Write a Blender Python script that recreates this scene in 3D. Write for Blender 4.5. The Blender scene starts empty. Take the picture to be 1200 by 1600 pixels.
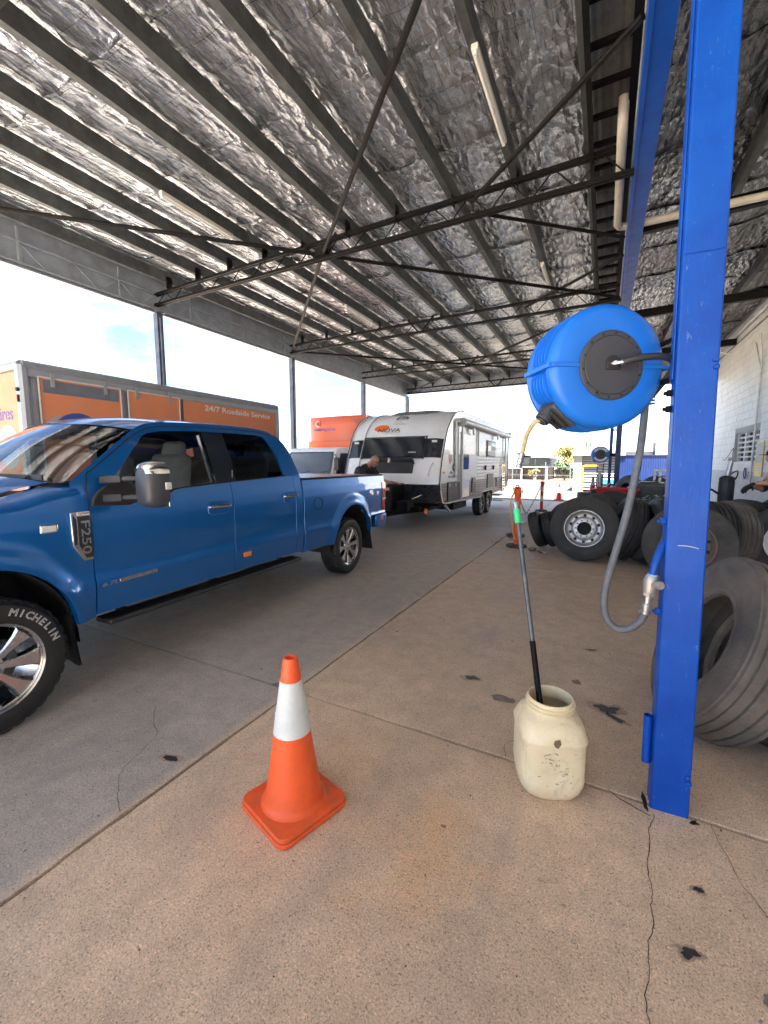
import bpy, bmesh, math, random
from mathutils import Vector, Matrix, Euler, noise
R = math.radians
random.seed(7)
scene = bpy.context.scene
COL = scene.collection

# ------------------------------------------------------------------ camera
cam_data = bpy.data.cameras.new("camera")
cam = bpy.data.objects.new("camera", cam_data)
COL.objects.link(cam)
cam.location = (0, 0, 1.6)
cam.rotation_euler = (R(90 - 6.532), 0, R(27.623))
cam_data.sensor_fit = 'HORIZONTAL'
cam_data.sensor_width = 36
cam_data.lens = 36 * 655 / 1200
cam_data.clip_start = 0.05
cam_data.clip_end = 2000
scene.camera = cam

# ------------------------------------------------------------------ sky and sun
SUN_DIR = Vector((0.10, -0.30, 1.0)).normalized()      # towards the sun
SUN_EL = math.asin(SUN_DIR.z)
world = bpy.data.worlds.new("World")
scene.world = world
world.use_nodes = True
wn, wl = world.node_tree.nodes, world.node_tree.links
wn.clear()
w_out = wn.new('ShaderNodeOutputWorld')
w_bg = wn.new('ShaderNodeBackground')
w_sky = wn.new('ShaderNodeTexSky')
w_sky.sky_type = 'NISHITA'
w_sky.sun_disc = False
w_sky.sun_elevation = SUN_EL
w_sky.sun_rotation = math.atan2(SUN_DIR.x, SUN_DIR.y)
w_sky.air_density = 1.0
w_sky.dust_density = 0.0
w_sky.altitude = 3500
w_sky.ozone_density = 2.0
w_tc = wn.new('ShaderNodeTexCoord')
w_map = wn.new('ShaderNodeMapping')
w_map.inputs['Scale'].default_value = (1.0, 1.0, 2.6)
w_n = wn.new('ShaderNodeTexNoise')
w_n.inputs['Scale'].default_value = 2.6
w_n.inputs['Detail'].default_value = 9
w_n.inputs['Roughness'].default_value = 0.58
w_r = wn.new('ShaderNodeValToRGB')
w_r.color_ramp.elements[0].position = 0.40
w_r.color_ramp.elements[1].position = 0.74
w_mix = wn.new('ShaderNodeMixRGB')
w_mix.inputs[2].default_value = (5.2, 5.5, 5.8, 1)
wl.new(w_tc.outputs['Generated'], w_map.inputs['Vector'])
wl.new(w_map.outputs['Vector'], w_n.inputs['Vector'])
wl.new(w_n.outputs['Fac'], w_r.inputs['Fac'])
wl.new(w_r.outputs['Color'], w_mix.inputs['Fac'])
wl.new(w_sky.outputs['Color'], w_mix.inputs[1])
wl.new(w_mix.outputs['Color'], w_bg.inputs['Color'])
w_bg.inputs['Strength'].default_value = 0.05
wl.new(w_bg.outputs['Background'], w_out.inputs['Surface'])

sun_data = bpy.data.lights.new("sun", 'SUN')
sun_data.energy = 5.0
sun_data.angle = R(0.6)
sun_data.color = (1.0, 0.95, 0.88)
sun = bpy.data.objects.new("sun", sun_data)
COL.objects.link(sun)
sun.rotation_euler = (-SUN_DIR).to_track_quat('-Z', 'Y').to_euler()

scene.view_settings.view_transform = 'Standard'
scene.view_settings.look = 'None'
scene.view_settings.gamma = 1
scene.view_settings.exposure = 3.4
try:
    scene.cycles.max_bounces = 10
    scene.cycles.diffuse_bounces = 5
    scene.cycles.transparent_max_bounces = 12
except Exception:
    pass

# ------------------------------------------------------------------ materials
def _mat(name):
    m = bpy.data.materials.new(name)
    m.use_nodes = True
    nt = m.node_tree
    b = nt.nodes['Principled BSDF']
    return m, nt, b

def noise_node(nt, scale, detail=6, rough=0.55, vec=None, dist=0.0):
    n = nt.nodes.new('ShaderNodeTexNoise')
    n.inputs['Scale'].default_value = scale
    n.inputs['Detail'].default_value = detail
    n.inputs['Roughness'].default_value = rough
    n.inputs['Distortion'].default_value = dist
    if vec is not None:
        nt.links.new(vec, n.inputs['Vector'])
    return n

def ramp(nt, fac, stops):
    r = nt.nodes.new('ShaderNodeValToRGB')
    el = r.color_ramp.elements
    while len(el) < len(stops):
        el.new(0.5)
    for e, (p, c) in zip(el, stops):
        e.position = p
        e.color = (c, c, c, 1) if not isinstance(c, (tuple, list)) else (*c[:3], 1)
    nt.links.new(fac, r.inputs['Fac'])
    return r

def mixc(nt, fac, a, b, mode='MIX'):
    m = nt.nodes.new('ShaderNodeMixRGB')
    m.blend_type = mode
    for i, x in ((0, fac), (1, a), (2, b)):
        if isinstance(x, (int, float)):
            m.inputs[i].default_value = x
        elif isinstance(x, (tuple, list)):
            m.inputs[i].default_value = (*x[:3], 1)
        else:
            nt.links.new(x, m.inputs[i])
    return m

def bump(nt, b, height, strength=0.3, dist=0.01, prev=None):
    bm_ = nt.nodes.new('ShaderNodeBump')
    bm_.inputs['Strength'].default_value = strength
    bm_.inputs['Distance'].default_value = dist
    nt.links.new(height, bm_.inputs['Height'])
    if prev is not None:
        nt.links.new(prev.outputs['Normal'], bm_.inputs['Normal'])
    nt.links.new(bm_.outputs['Normal'], b.inputs['Normal'])
    return bm_

def pm(name, col, rough=0.5, metal=0.0, var=0.12, scale=6.0, bmp=0.0, bscale=60.0, coat=0.0,
       spec=0.5, dirt=None, dirt_amt=0.5, dscale=3.0, rvar=0.12):
    """plain real-world surface: base colour with mottling, wear patches, uneven gloss, fine relief"""
    m, nt, b = _mat(name)
    tc = nt.nodes.new('ShaderNodeTexCoord')
    v = tc.outputs['Object']
    n1 = noise_node(nt, scale, 6, 0.6, v)
    lo = tuple(c * (1 - var) for c in col)
    hi = tuple(min(1, c * (1 + var)) for c in col)
    r1 = ramp(nt, n1.outputs['Fac'], [(0.3, lo), (0.7, hi)])
    out = r1.outputs['Color']
    if dirt is not None:
        n2 = noise_node(nt, dscale, 9, 0.65, v, 0.4)
        r2 = ramp(nt, n2.outputs['Fac'], [(0.5 - 0.05, 0.0), (0.72, dirt_amt)])
        out = mixc(nt, r2.outputs['Color'], out, dirt).outputs['Color']
    nt.links.new(out, b.inputs['Base Color'])
    n3 = noise_node(nt, scale * 2.3, 5, 0.6, v)
    r3 = ramp(nt, n3.outputs['Fac'], [(0.25, max(0.02, rough - rvar)), (0.75, min(1, rough + rvar))])
    nt.links.new(r3.outputs['Color'], b.inputs['Roughness'])
    b.inputs['Metallic'].default_value = metal
    b.inputs['Specular IOR Level'].default_value = spec
    if coat:
        b.inputs['Coat Weight'].default_value = coat
        b.inputs['Coat Roughness'].default_value = 0.04
    if bmp:
        n4 = noise_node(nt, bscale, 4, 0.6, v)
        bump(nt, b, n4.outputs['Fac'], bmp, 0.01)
    return m

def glass(name, tint, alpha, rough=0.02, ior=1.62):
    """window glass: tinted see-through pane with a fresnel reflection"""
    m, nt, b = _mat(name)
    nt.nodes.remove(b)
    out = nt.nodes['Material Output']
    tr = nt.nodes.new('ShaderNodeBsdfTransparent')
    tr.inputs['Color'].default_value = (*[c * alpha for c in tint], 1)
    gl = nt.nodes.new('ShaderNodeBsdfGlossy')
    gl.inputs['Roughness'].default_value = rough
    gl.inputs['Color'].default_value = (0.95, 0.97, 1, 1)
    fr = nt.nodes.new('ShaderNodeFresnel')
    fr.inputs['IOR'].default_value = ior
    mx = nt.nodes.new('ShaderNodeMixShader')
    nt.links.new(fr.outputs['Fac'], mx.inputs['Fac'])
    nt.links.new(tr.outputs['BSDF'], mx.inputs[1])
    nt.links.new(gl.outputs['BSDF'], mx.inputs[2])
    nt.links.new(mx.outputs['Shader'], out.inputs['Surface'])
    return m

# ------------------------------------------------------------------ mesh helpers
class MB:
    def __init__(s):
        s.v, s.f, s.mi = [], [], []

    def add(s, verts, faces, mi=0, M=None):
        o = len(s.v)
        if M is not None:
            verts = [M @ Vector(p) for p in verts]
        s.v += [tuple(p) for p in verts]
        s.f += [tuple(i + o for i in f) for f in faces]
        s.mi += [mi] * len(faces)
        return s

    def box(s, c, size, M=None, mi=0, taper=None):
        x, y, z = (k / 2 for k in size)
        t = taper or (1, 1)
        vs = [(-x, -y, -z), (x, -y, -z), (x, y, -z), (-x, y, -z),
              (-x * t[0], -y * t[1], z), (x * t[0], -y * t[1], z), (x * t[0], y * t[1], z), (-x * t[0], y * t[1], z)]
        vs = [(a + c[0], b + c[1], d + c[2]) for a, b, d in vs]
        return s.add(vs, [(0, 3, 2, 1), (4, 5, 6, 7), (0, 1, 5, 4), (1, 2, 6, 5), (2, 3, 7, 6), (3, 0, 4, 7)], mi, M)

    def span(s, a, b, M=None, mi=0):
        return s.box([(a[i] + b[i]) / 2 for i in range(3)], [abs(b[i] - a[i]) for i in range(3)], M, mi)

    def bar(s, p0, p1, w, h, up=(0, 0, 1), mi=0, M=None):
        p0, p1 = Vector(p0), Vector(p1)
        d = (p1 - p0).normalized()
        u = Vector(up)
        if abs(d.dot(u)) > 0.98:
            u = Vector((1, 0, 0)) if abs(d.x) < 0.9 else Vector((0, 1, 0))
        sx = d.cross(u).normalized() * (w / 2)
        sy = sx.cross(d).normalized() * (h / 2)
        vs = [p0 - sx - sy, p0 + sx - sy, p0 + sx + sy, p0 - sx + sy, p1 - sx - sy, p1 + sx - sy, p1 + sx + sy, p1 - sx + sy]
        return s.add(vs, [(0, 3, 2, 1), (4, 5, 6, 7), (0, 1, 5, 4), (1, 2, 6, 5), (2, 3, 7, 6), (3, 0, 4, 7)], mi, M)

    def tube(s, path, r, seg=10, mi=0, M=None, closed=False, cap=True):
        P = [Vector(p) for p in path]
        n = len(P)
        rr = r if isinstance(r, (list, tuple)) else [r] * n
        vs, fs = [], []
        prev = None
        for i, p in enumerate(P):
            a = P[(i - 1) % n] if (closed or i > 0) else P[i]
            b = P[(i + 1) % n] if (closed or i < n - 1) else P[i]
            d = (b - a).normalized()
            if prev is None:
                u = Vector((0, 0, 1)) if abs(d.z) < 0.9 else Vector((1, 0, 0))
                x = d.cross(u).normalized()
            else:
                x = (prev - d * prev.dot(d)).normalized()
            prev = x
            y = d.cross(x)
            for k in range(seg):
                t = 2 * math.pi * k / seg
                vs.append(p + (x * math.cos(t) + y * math.sin(t)) * rr[i])
        m = n if closed else n - 1
        for i in range(m):
            for k in range(seg):
                a, b = i * seg + k, i * seg + (k + 1) % seg
                c, d2 = ((i + 1) % n) * seg + (k + 1) % seg, ((i + 1) % n) * seg + k
                fs.append((a, b, c, d2))
        if cap and not closed:
            fs.append(tuple(reversed(range(seg))))
            fs.append(tuple(range((n - 1) * seg, n * seg)))
        return s.add(vs, fs, mi, M)

    def cyl(s, p0, p1, r0, r1=None, seg=16, mi=0, M=None):
        return s.tube([p0, p1], [r0, r0 if r1 is None else r1], seg, mi, M)

    def lathe(s, prof, seg=32, mi=0, M=None, closed=False, fn=None, a0=0.0, a1=None):
        """profile of (r, z) spun about z; fn(k, i, r) may change the radius"""
        vs, fs = [], []
        full = a1 is None
        ns = seg if full else seg + 1
        for k in range(ns):
            t = 2 * math.pi * k / seg if full else a0 + (a1 - a0) * k / seg
            for i, (r, z) in enumerate(prof):
                if fn:
                    r = fn(k, i, r)
                vs.append((r * math.cos(t), r * math.sin(t), z))
        n = len(prof)
        for k in range(seg):
            k2 = (k + 1) % ns if full else k + 1
            for i in range(n if closed else n - 1):
                j = (i + 1) % n
                fs.append((k * n + i, k2 * n + i, k2 * n + j, k * n + j))
        if full and not closed:
            if prof[0][0] > 1e-4:
                pass
        return s.add(vs, fs, mi, M)

    def disc(s, r, z=0, seg=24, mi=0, M=None):
        return s.add([(r * math.cos(2 * math.pi * k / seg), r * math.sin(2 * math.pi * k / seg), z) for k in range(seg)],
                     [tuple(range(seg))], mi, M)

    def prism(s, poly, d0, d1, M=None, mi=0):
        """2-D polygon (x, y) extruded along z from d0 to d1"""
        n = len(poly)
        vs = [(x, y, d0) for x, y in poly] + [(x, y, d1) for x, y in poly]
        fs = [tuple(reversed(range(n))), tuple(range(n, 2 * n))]
        fs += [(i, (i + 1) % n, n + (i + 1) % n, n + i) for i in range(n)]
        return s.add(vs, fs, mi, M)

    def grid(s, fn, nu, nv, mi=0, M=None):
        vs = [fn(i, j) for i in range(nu) for j in range(nv)]
        fs = [(i * nv + j, (i + 1) * nv + j, (i + 1) * nv + j + 1, i * nv + j + 1) for i in range(nu - 1) for j in range(nv - 1)]
        return s.add(vs, fs, mi, M)

    def mesh(s, name, mats, ang=35, recalc=True):
        me = bpy.data.meshes.new(name)
        me.from_pydata(s.v, [], s.f)
        if not isinstance(mats, (list, tuple)):
            mats = [mats]
        for m in mats:
            me.materials.append(m)
        if len(mats) > 1:
            me.polygons.foreach_set('material_index', s.mi)
        if recalc:
            b = bmesh.new()
            b.from_mesh(me)
            bmesh.ops.remove_doubles(b, verts=b.verts, dist=0.00005)
            bmesh.ops.recalc_face_normals(b, faces=b.faces)
            b.to_mesh(me)
            b.free()
        me.polygons.foreach_set('use_smooth', [True] * len(me.polygons))
        me.set_sharp_from_angle(angle=R(ang))
        me.update()
        return me

    def build(s, name, mats, parent=None, bevel=0, ang=35, recalc=True, kind=None, loc=None, seg=2):
        o = bpy.data.objects.new(name, s.mesh(name, mats, ang, recalc))
        return link(o, parent, bevel, kind, loc, seg)

def link(o, parent=None, bevel=0, kind=None, loc=None, seg=2):
    COL.objects.link(o)
    if parent is not None:
        o.parent = parent
    if loc is not None:
        o.location = loc
    if bevel:
        m = o.modifiers.new('edge', 'BEVEL')
        m.width = bevel
        m.segments = seg
        m.limit_method = 'ANGLE'
        m.angle_limit = R(40)
        m.harden_normals = False
    if kind:
        o['kind'] = kind
    return o

def tag(o, label, cat, group=None, kind=None):
    o['label'] = label
    o['category'] = cat
    if group:
        o['group'] = group
    if kind:
        o['kind'] = kind
    return o

def thing(name, label, cat, loc=(0, 0, 0), rz=0.0, group=None, rot=None):
    o = bpy.data.objects.new(name, None)
    o.empty_display_size = 0.1
    COL.objects.link(o)
    o.location = loc
    o.rotation_euler = rot if rot is not None else (0, 0, rz)
    return tag(o, label, cat, group)

def kids(o):
    return [c for c in bpy.data.objects if c.parent is o]

def copy_tree(o, parent=None):
    c = o.copy()
    COL.objects.link(c)
    c.parent = parent
    for ch in kids(o):
        copy_tree(ch, c)
    return c

def frame(o, x, y, z):
    """4x4 from an origin and three axes"""
    M = Matrix.Identity(4)
    for i, a in enumerate((x, y, z)):
        a = Vector(a)
        for k in range(3):
            M[k][i] = a[k]
    for k in range(3):
        M[k][3] = o[k]
    return M

def axis_frame(o, n, up=(0, 0, 1)):
    """z along n, y as near to up as can be"""
    n = Vector(n).normalized()
    x = Vector(up).cross(n).normalized()
    return frame(o, x, n.cross(x), n)

def text(body, size, mat, parent, M, name='lettering', ext=0.0015, width=None, outline=0, align='CENTER', shear=0.0, bold=0.0):
    cu = bpy.data.curves.new(name, 'FONT')
    cu.body = body
    cu.size = size
    cu.align_x = align
    cu.align_y = 'CENTER'
    cu.shear = shear
    cu.resolution_u = 3
    if outline:
        cu.fill_mode = 'NONE'
        cu.bevel_depth = outline
        cu.bevel_resolution = 0
    else:
        cu.extrude = ext
        cu.offset = bold
    tmp = bpy.data.objects.new(name, cu)
    COL.objects.link(tmp)
    dg = bpy.context.evaluated_depsgraph_get()
    me = bpy.data.meshes.new_from_object(tmp.evaluated_get(dg))
    bpy.data.objects.remove(tmp)
    bpy.data.curves.remove(cu)
    me.materials.clear()
    me.materials.append(mat)
    if width and len(me.vertices):
        xs = [v.co.x for v in me.vertices]
        k = width / max(1e-6, max(xs) - min(xs))
        for v in me.vertices:
            v.co.x *= k
    me.name = name
    o = bpy.data.objects.new(name, me)
    COL.objects.link(o)
    o.parent = parent
    o.matrix_local = M
    return o

def smooth_path(pts, n=8, closed=False):
    """Catmull-Rom through the points"""
    P = [Vector(p) for p in pts]
    out = []
    m = len(P)
    for i in range(m if closed else m - 1):
        p0 = P[(i - 1) % m] if (closed or i > 0) else P[0] * 2 - P[1]
        p1, p2 = P[i], P[(i + 1) % m]
        p3 = P[(i + 2) % m] if (closed or i + 2 < m) else P[-1] * 2 - P[-2]
        for k in range(n):
            t = k / n
            out.append(0.5 * ((2 * p1) + (p2 - p0) * t + (2 * p0 - 5 * p1 + 4 * p2 - p3) * t * t + (3 * p1 - p0 - 3 * p2 + p3) * t ** 3))
    if not closed:
        out.append(P[-1])
    return out

def lerp_table(tab, x):
    if x <= tab[0][0]:
        return tab[0][1]
    for (a, b), (c, d) in zip(tab, tab[1:]):
        if x <= c:
            return b + (d - b) * (x - a) / (c - a)
    return tab[-1][1]

def smoothstep(a, b, x):
    t = min(1, max(0, (x - a) / (b - a)))
    return t * t * (3 - 2 * t)
# ------------------------------------------------------------------ the shared palette
M_ = {}
M_['black_plastic'] = pm('black_plastic', (0.022, 0.023, 0.025), 0.5, bmp=0.15, bscale=300)
M_['dark_plastic'] = pm('dark_plastic', (0.05, 0.056, 0.068), 0.42, bmp=0.1, bscale=400)
M_['rubber'] = pm('rubber', (0.026, 0.026, 0.028), 0.62, var=0.25, scale=9, bmp=0.2, bscale=120, dirt=(0.10, 0.085, 0.07), dirt_amt=0.22)
M_['rubber_new'] = pm('rubber_new', (0.018, 0.018, 0.02), 0.55, var=0.2, scale=9, bmp=0.15, bscale=160)
M_['rubber_worn'] = pm('rubber_worn', (0.105, 0.094, 0.083), 0.8, var=0.3, scale=5, bmp=0.5, bscale=60, dirt=(0.27, 0.22, 0.175), dirt_amt=0.7, dscale=2.2)
M_['rubber_dusty'] = pm('rubber_dusty', (0.048, 0.046, 0.045), 0.75, var=0.25, scale=7, bmp=0.3, bscale=90, dirt=(0.16, 0.14, 0.12), dirt_amt=0.45)
M_['hose'] = pm('hose', (0.10, 0.115, 0.135), 0.5, var=0.25, scale=20, bmp=0.2, bscale=200, dirt=(0.2, 0.2, 0.2), dirt_amt=0.3, dscale=8)
M_['hose_dark'] = pm('hose_dark', (0.03, 0.034, 0.04), 0.45, var=0.2, scale=20, bmp=0.2, bscale=200)
M_['hose_tan'] = pm('hose_tan', (0.52, 0.42, 0.20), 0.55, var=0.2, scale=20, bmp=0.2, bscale=200, dirt=(0.2, 0.16, 0.08), dirt_amt=0.4, dscale=14)
M_['rim_grey'] = pm('rim_grey', (0.52, 0.52, 0.52), 0.42, 0.8, var=0.15, scale=14, dirt=(0.14, 0.12, 0.10), dirt_amt=0.5, dscale=9)
M_['chrome'] = pm('chrome', (0.78, 0.79, 0.8), 0.09, 1.0, var=0.03, rvar=0.04)
M_['alloy'] = pm('alloy', (0.62, 0.63, 0.65), 0.24, 1.0, var=0.06, rvar=0.08)
M_['alloy_dark'] = pm('alloy_dark', (0.16, 0.16, 0.17), 0.4, 0.8)
M_['steel'] = pm('steel', (0.42, 0.43, 0.45), 0.38, 0.9, var=0.2, scale=15, bmp=0.1, bscale=90)
M_['fence_galv'] = pm('fence_galv', (0.20, 0.21, 0.22), 0.6, 0.3, var=0.15)
M_['galv'] = pm('galv', (0.50, 0.52, 0.54), 0.5, 0.6, var=0.18, scale=12)
M_['brass'] = pm('brass', (0.62, 0.55, 0.36), 0.35, 0.9, var=0.2, scale=30)
M_['paint_blue'] = None
M_['white_paint'] = pm('white_paint', (0.78, 0.79, 0.79), 0.4, var=0.04)
M_['van_white'] = pm('van_white', (0.80, 0.81, 0.82), 0.22, var=0.03, coat=0.5)
M_['cream'] = pm('cream', (0.45, 0.44, 0.39), 0.5, var=0.12, scale=9, dirt=(0.25, 0.22, 0.18), dirt_amt=0.4)
M_['grey_panel'] = pm('grey_panel', (0.46, 0.48, 0.50), 0.35, 0.25, var=0.06)
M_['dark_steel'] = pm('dark_steel', (0.004, 0.004, 0.005), 0.6, 0.0, var=0.3, spec=0.2, scale=12, bmp=0.15, bscale=80, dirt=(0.016, 0.010, 0.008), dirt_amt=0.5, dscale=4)
M_['purlin'] = pm('purlin', (0.105, 0.115, 0.118), 0.55, 0.45, var=0.35, scale=7, bmp=0.15, bscale=60, dirt=(0.05, 0.048, 0.045), dirt_amt=0.7, dscale=3.2)
M_['bluepost_far'] = pm('bluepost_far', (0.07, 0.085, 0.13), 0.45, var=0.2, scale=8, dirt=(0.25, 0.25, 0.27), dirt_amt=0.3)
M_['fascia'] = pm('fascia', (0.36, 0.41, 0.48), 0.5, 0.1, var=0.15, scale=4, dirt=(0.2, 0.19, 0.18), dirt_amt=0.5)
M_['roof_sheet'] = pm('roof_sheet', (0.30, 0.32, 0.31), 0.45, 0.6, var=0.2, scale=6)
M_['orange_cone'] = pm('orange_cone', (1.0, 0.125, 0.025), 0.42, var=0.06, scale=6, bmp=0.06, bscale=160, dirt=(0.45, 0.10, 0.04), dirt_amt=0.35, dscale=9)
M_['orange_base'] = pm('orange_base', (0.95, 0.125, 0.025), 0.5, var=0.10, scale=10, bmp=0.15, bscale=160, dirt=(0.30, 0.16, 0.09), dirt_amt=0.55, dscale=7)
M_['reflective'] = pm('reflective', (0.70, 0.75, 0.75), 0.35, var=0.06, scale=20, bmp=0.1, bscale=420, dirt=(0.5, 0.5, 0.47), dirt_amt=0.4, dscale=12)
M_['red_plastic'] = pm('red_plastic', (0.78, 0.035, 0.02), 0.45, var=0.1, scale=10)
M_['orange_fluoro'] = pm('orange_fluoro', (0.90, 0.12, 0.02), 0.5, var=0.08)
M_['green_tape'] = pm('green_tape', (0.04, 0.62, 0.22), 0.4, var=0.08)
M_['red_lens'] = pm('red_lens', (0.55, 0.006, 0.01), 0.15, var=0.1, coat=0.6)
M_['amber_lens'] = pm('amber_lens', (0.95, 0.26, 0.02), 0.2, var=0.05, coat=0.5)
M_['orange_box'] = pm('orange_box', (0.66, 0.12, 0.045), 0.4, var=0.05, scale=2, dirt=(0.6, 0.22, 0.12), dirt_amt=0.3)
M_['orange_panel'] = pm('orange_panel', (0.80, 0.27, 0.12), 0.5, var=0.06, scale=2, dirt=(0.55, 0.28, 0.18), dirt_amt=0.3)
M_['box_frame'] = pm('box_frame', (0.38, 0.40, 0.43), 0.4, 0.4, var=0.1, scale=5)
M_['band_grey'] = pm('band_grey', (0.17, 0.19, 0.23), 0.45, 0.1)
M_['print_blue'] = pm('print_blue', (0.04, 0.09, 0.36), 0.4, var=0.04)
M_['print_purple'] = pm('print_purple', (0.16, 0.10, 0.34), 0.4, var=0.04)
M_['print_grey'] = pm('print_grey', (0.42, 0.42, 0.42), 0.4, var=0.04)
M_['print_white'] = pm('print_white', (0.82, 0.82, 0.82), 0.4, var=0.03)
M_['print_black'] = pm('print_black', (0.02, 0.02, 0.022), 0.4, var=0.05)
M_['print_orange'] = pm('print_orange', (0.90, 0.16, 0.03), 0.4, var=0.04)
M_['print_red'] = pm('print_red', (0.65, 0.03, 0.03), 0.4, var=0.04)
M_['dark_glass'] = pm('dark_glass', (0.02, 0.026, 0.035), 0.08, var=0.1, rvar=0.03, spec=0.4)
M_['skin'] = pm('skin', (0.50, 0.27, 0.18), 0.5, var=0.1, scale=12, bmp=0.08, bscale=200)
M_['shirt_black'] = pm('shirt_black', (0.03, 0.031, 0.036), 0.85, var=0.2, scale=14, bmp=0.3, bscale=40)
M_['trousers'] = pm('trousers', (0.035, 0.045, 0.075), 0.85, var=0.2, scale=14, bmp=0.3, bscale=40)
M_['navy'] = pm('navy', (0.018, 0.024, 0.06), 0.8, var=0.2, scale=14, bmp=0.3, bscale=40)
M_['hivis'] = pm('hivis', (0.66, 0.78, 0.05), 0.75, var=0.08, scale=14, bmp=0.3, bscale=40)
M_['glove'] = pm('glove', (0.015, 0.015, 0.017), 0.7, bmp=0.3, bscale=120)
M_['leather'] = pm('leather', (0.50, 0.51, 0.49), 0.5, var=0.1, bmp=0.15, bscale=120)
M_['interior'] = pm('interior', (0.05, 0.05, 0.055), 0.7)
M_['bin_green'] = pm('bin_green', (0.045, 0.06, 0.055), 0.5, var=0.15, bmp=0.1, bscale=100, dirt=(0.15, 0.14, 0.12), dirt_amt=0.4)
M_['blue_sheet'] = pm('blue_sheet', (0.010, 0.03, 0.13), 0.42, 0.1, var=0.12, scale=3)
M_['roller_grey'] = pm('roller_grey', (0.24, 0.25, 0.26), 0.5, 0.1, var=0.1, scale=3)
M_['yellow_paint'] = pm('yellow_paint', (0.82, 0.46, 0.05), 0.45, var=0.08, dirt=(0.3, 0.2, 0.1), dirt_amt=0.3)
M_['sign_yellow'] = pm('sign_yellow', (0.85, 0.58, 0.04), 0.35, var=0.05)
M_['concrete_post'] = pm('concrete_post', (0.26, 0.27, 0.28), 0.7, var=0.1, bmp=0.2, bscale=40)
M_['house_wall'] = pm('house_wall', (0.20, 0.205, 0.21), 0.7, var=0.08)
M_['house_white'] = pm('house_white', (0.42, 0.43, 0.44), 0.6, var=0.05)
M_['house_brick'] = pm('house_brick', (0.20, 0.14, 0.12), 0.8, var=0.15, scale=8)
M_['house_roof'] = pm('house_roof', (0.34, 0.36, 0.37), 0.5, 0.3, var=0.08)
M_['bark'] = pm('bark', (0.15, 0.11, 0.08), 0.9, var=0.25, bmp=0.5, bscale=30)
M_['leaf_yellow'] = pm('leaf_yellow', (0.20, 0.175, 0.045), 0.6, var=0.45, scale=1.2)
M_['leaf_green'] = pm('leaf_green', (0.055, 0.095, 0.035), 0.6, var=0.4, scale=1.4)
M_['wood_pole'] = pm('wood_pole', (0.16, 0.13, 0.11), 0.9, var=0.2)
M_['lamp_tube'] = pm('lamp_tube', (0.62, 0.62, 0.58), 0.4, var=0.05)
M_['pvc'] = pm('pvc', (0.50, 0.48, 0.42), 0.45, var=0.1, scale=8, dirt=(0.28, 0.25, 0.2), dirt_amt=0.4)
M_['gasket'] = pm('gasket', (0.012, 0.012, 0.013), 0.8)
M_['stain'] = pm('stain', (0.05, 0.042, 0.037), 0.4, var=0.4, scale=40, rvar=0.1)
M_['stain_halo'] = pm('stain_halo', (0.40, 0.30, 0.22), 0.7, var=0.25, scale=40)
M_['stain_dry'] = pm('stain_dry', (0.22, 0.175, 0.14), 0.7, var=0.3, scale=30)
M_['leafbit'] = pm('leafbit', (0.10, 0.08, 0.055), 0.8, var=0.4, scale=60)
M_['grit'] = pm('grit', (0.32, 0.29, 0.25), 0.8, var=0.6, scale=20)

def car_paint(name, col, deep):
    m, nt, b = _mat(name)
    tc = nt.nodes.new('ShaderNodeTexCoord')
    n = noise_node(nt, 900, 2, 0.5, tc.outputs['Object'])
    r = ramp(nt, n.outputs['Fac'], [(0.35, deep), (0.7, col)])
    d = noise_node(nt, 2.5, 6, 0.6, tc.outputs['Object'])
    rd = ramp(nt, d.outputs['Fac'], [(0.55, 0.0), (0.8, 0.10)])
    c = mixc(nt, rd.outputs['Color'], r.outputs['Color'], (0.18, 0.17, 0.16))
    nt.links.new(c.outputs['Color'], b.inputs['Base Color'])
    b.inputs['Metallic'].default_value = 0.55
    b.inputs['Roughness'].default_value = 0.34
    b.inputs['Coat Weight'].default_value = 1.0
    b.inputs['Coat Roughness'].default_value = 0.02
    return m
M_['ute_blue'] = car_paint('ute_blue', (0.001, 0.185, 0.60), (0.0005, 0.125, 0.46))

def post_paint():
    """thick gloss enamel: brush-marked, chipped, grubby near the foot"""
    m, nt, b = _mat('post_blue')
    tc = nt.nodes.new('ShaderNodeTexCoord')
    v = tc.outputs['Object']
    n = noise_node(nt, 3, 6, 0.6, v)
    r = ramp(nt, n.outputs['Fac'], [(0.3, (0.0005, 0.05, 0.34)), (0.7, (0.001, 0.085, 0.46))])
    mp = nt.nodes.new('ShaderNodeMapping')
    mp.inputs['Scale'].default_value = (1, 1, 0.35)
    nt.links.new(v, mp.inputs['Vector'])
    n2 = noise_node(nt, 60, 8, 0.75, mp.outputs['Vector'], 0.6)
    r2 = ramp(nt, n2.outputs['Fac'], [(0.61, 0.0), (0.67, 0.6)])
    c = mixc(nt, r2.outputs['Color'], r.outputs['Color'], (0.16, 0.26, 0.52))
    nd = noise_node(nt, 9, 9, 0.7, v, 0.3)
    rdt = ramp(nt, nd.outputs['Fac'], [(0.58, 0.0), (0.75, 0.35)])
    c2 = mixc(nt, rdt.outputs['Color'], c.outputs['Color'], (0.03, 0.05, 0.16))
    nt.links.new(c2.outputs['Color'], b.inputs['Base Color'])
    n3 = noise_node(nt, 8, 6, 0.6, v)
    r3 = ramp(nt, n3.outputs['Fac'], [(0.3, 0.3), (0.7, 0.48)])
    b.inputs['Specular IOR Level'].default_value = 0.32
    nt.links.new(r3.outputs['Color'], b.inputs['Roughness'])
    n4 = noise_node(nt, 45, 5, 0.6, mp.outputs['Vector'])
    bump(nt, b, n4.outputs['Fac'], 0.25, 0.006)
    return m
M_['post_blue'] = post_paint()
M_['reel_blue'] = pm('reel_blue', (0.008, 0.17, 0.72), 0.38, var=0.05, scale=8, bmp=0.06, bscale=220)

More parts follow.
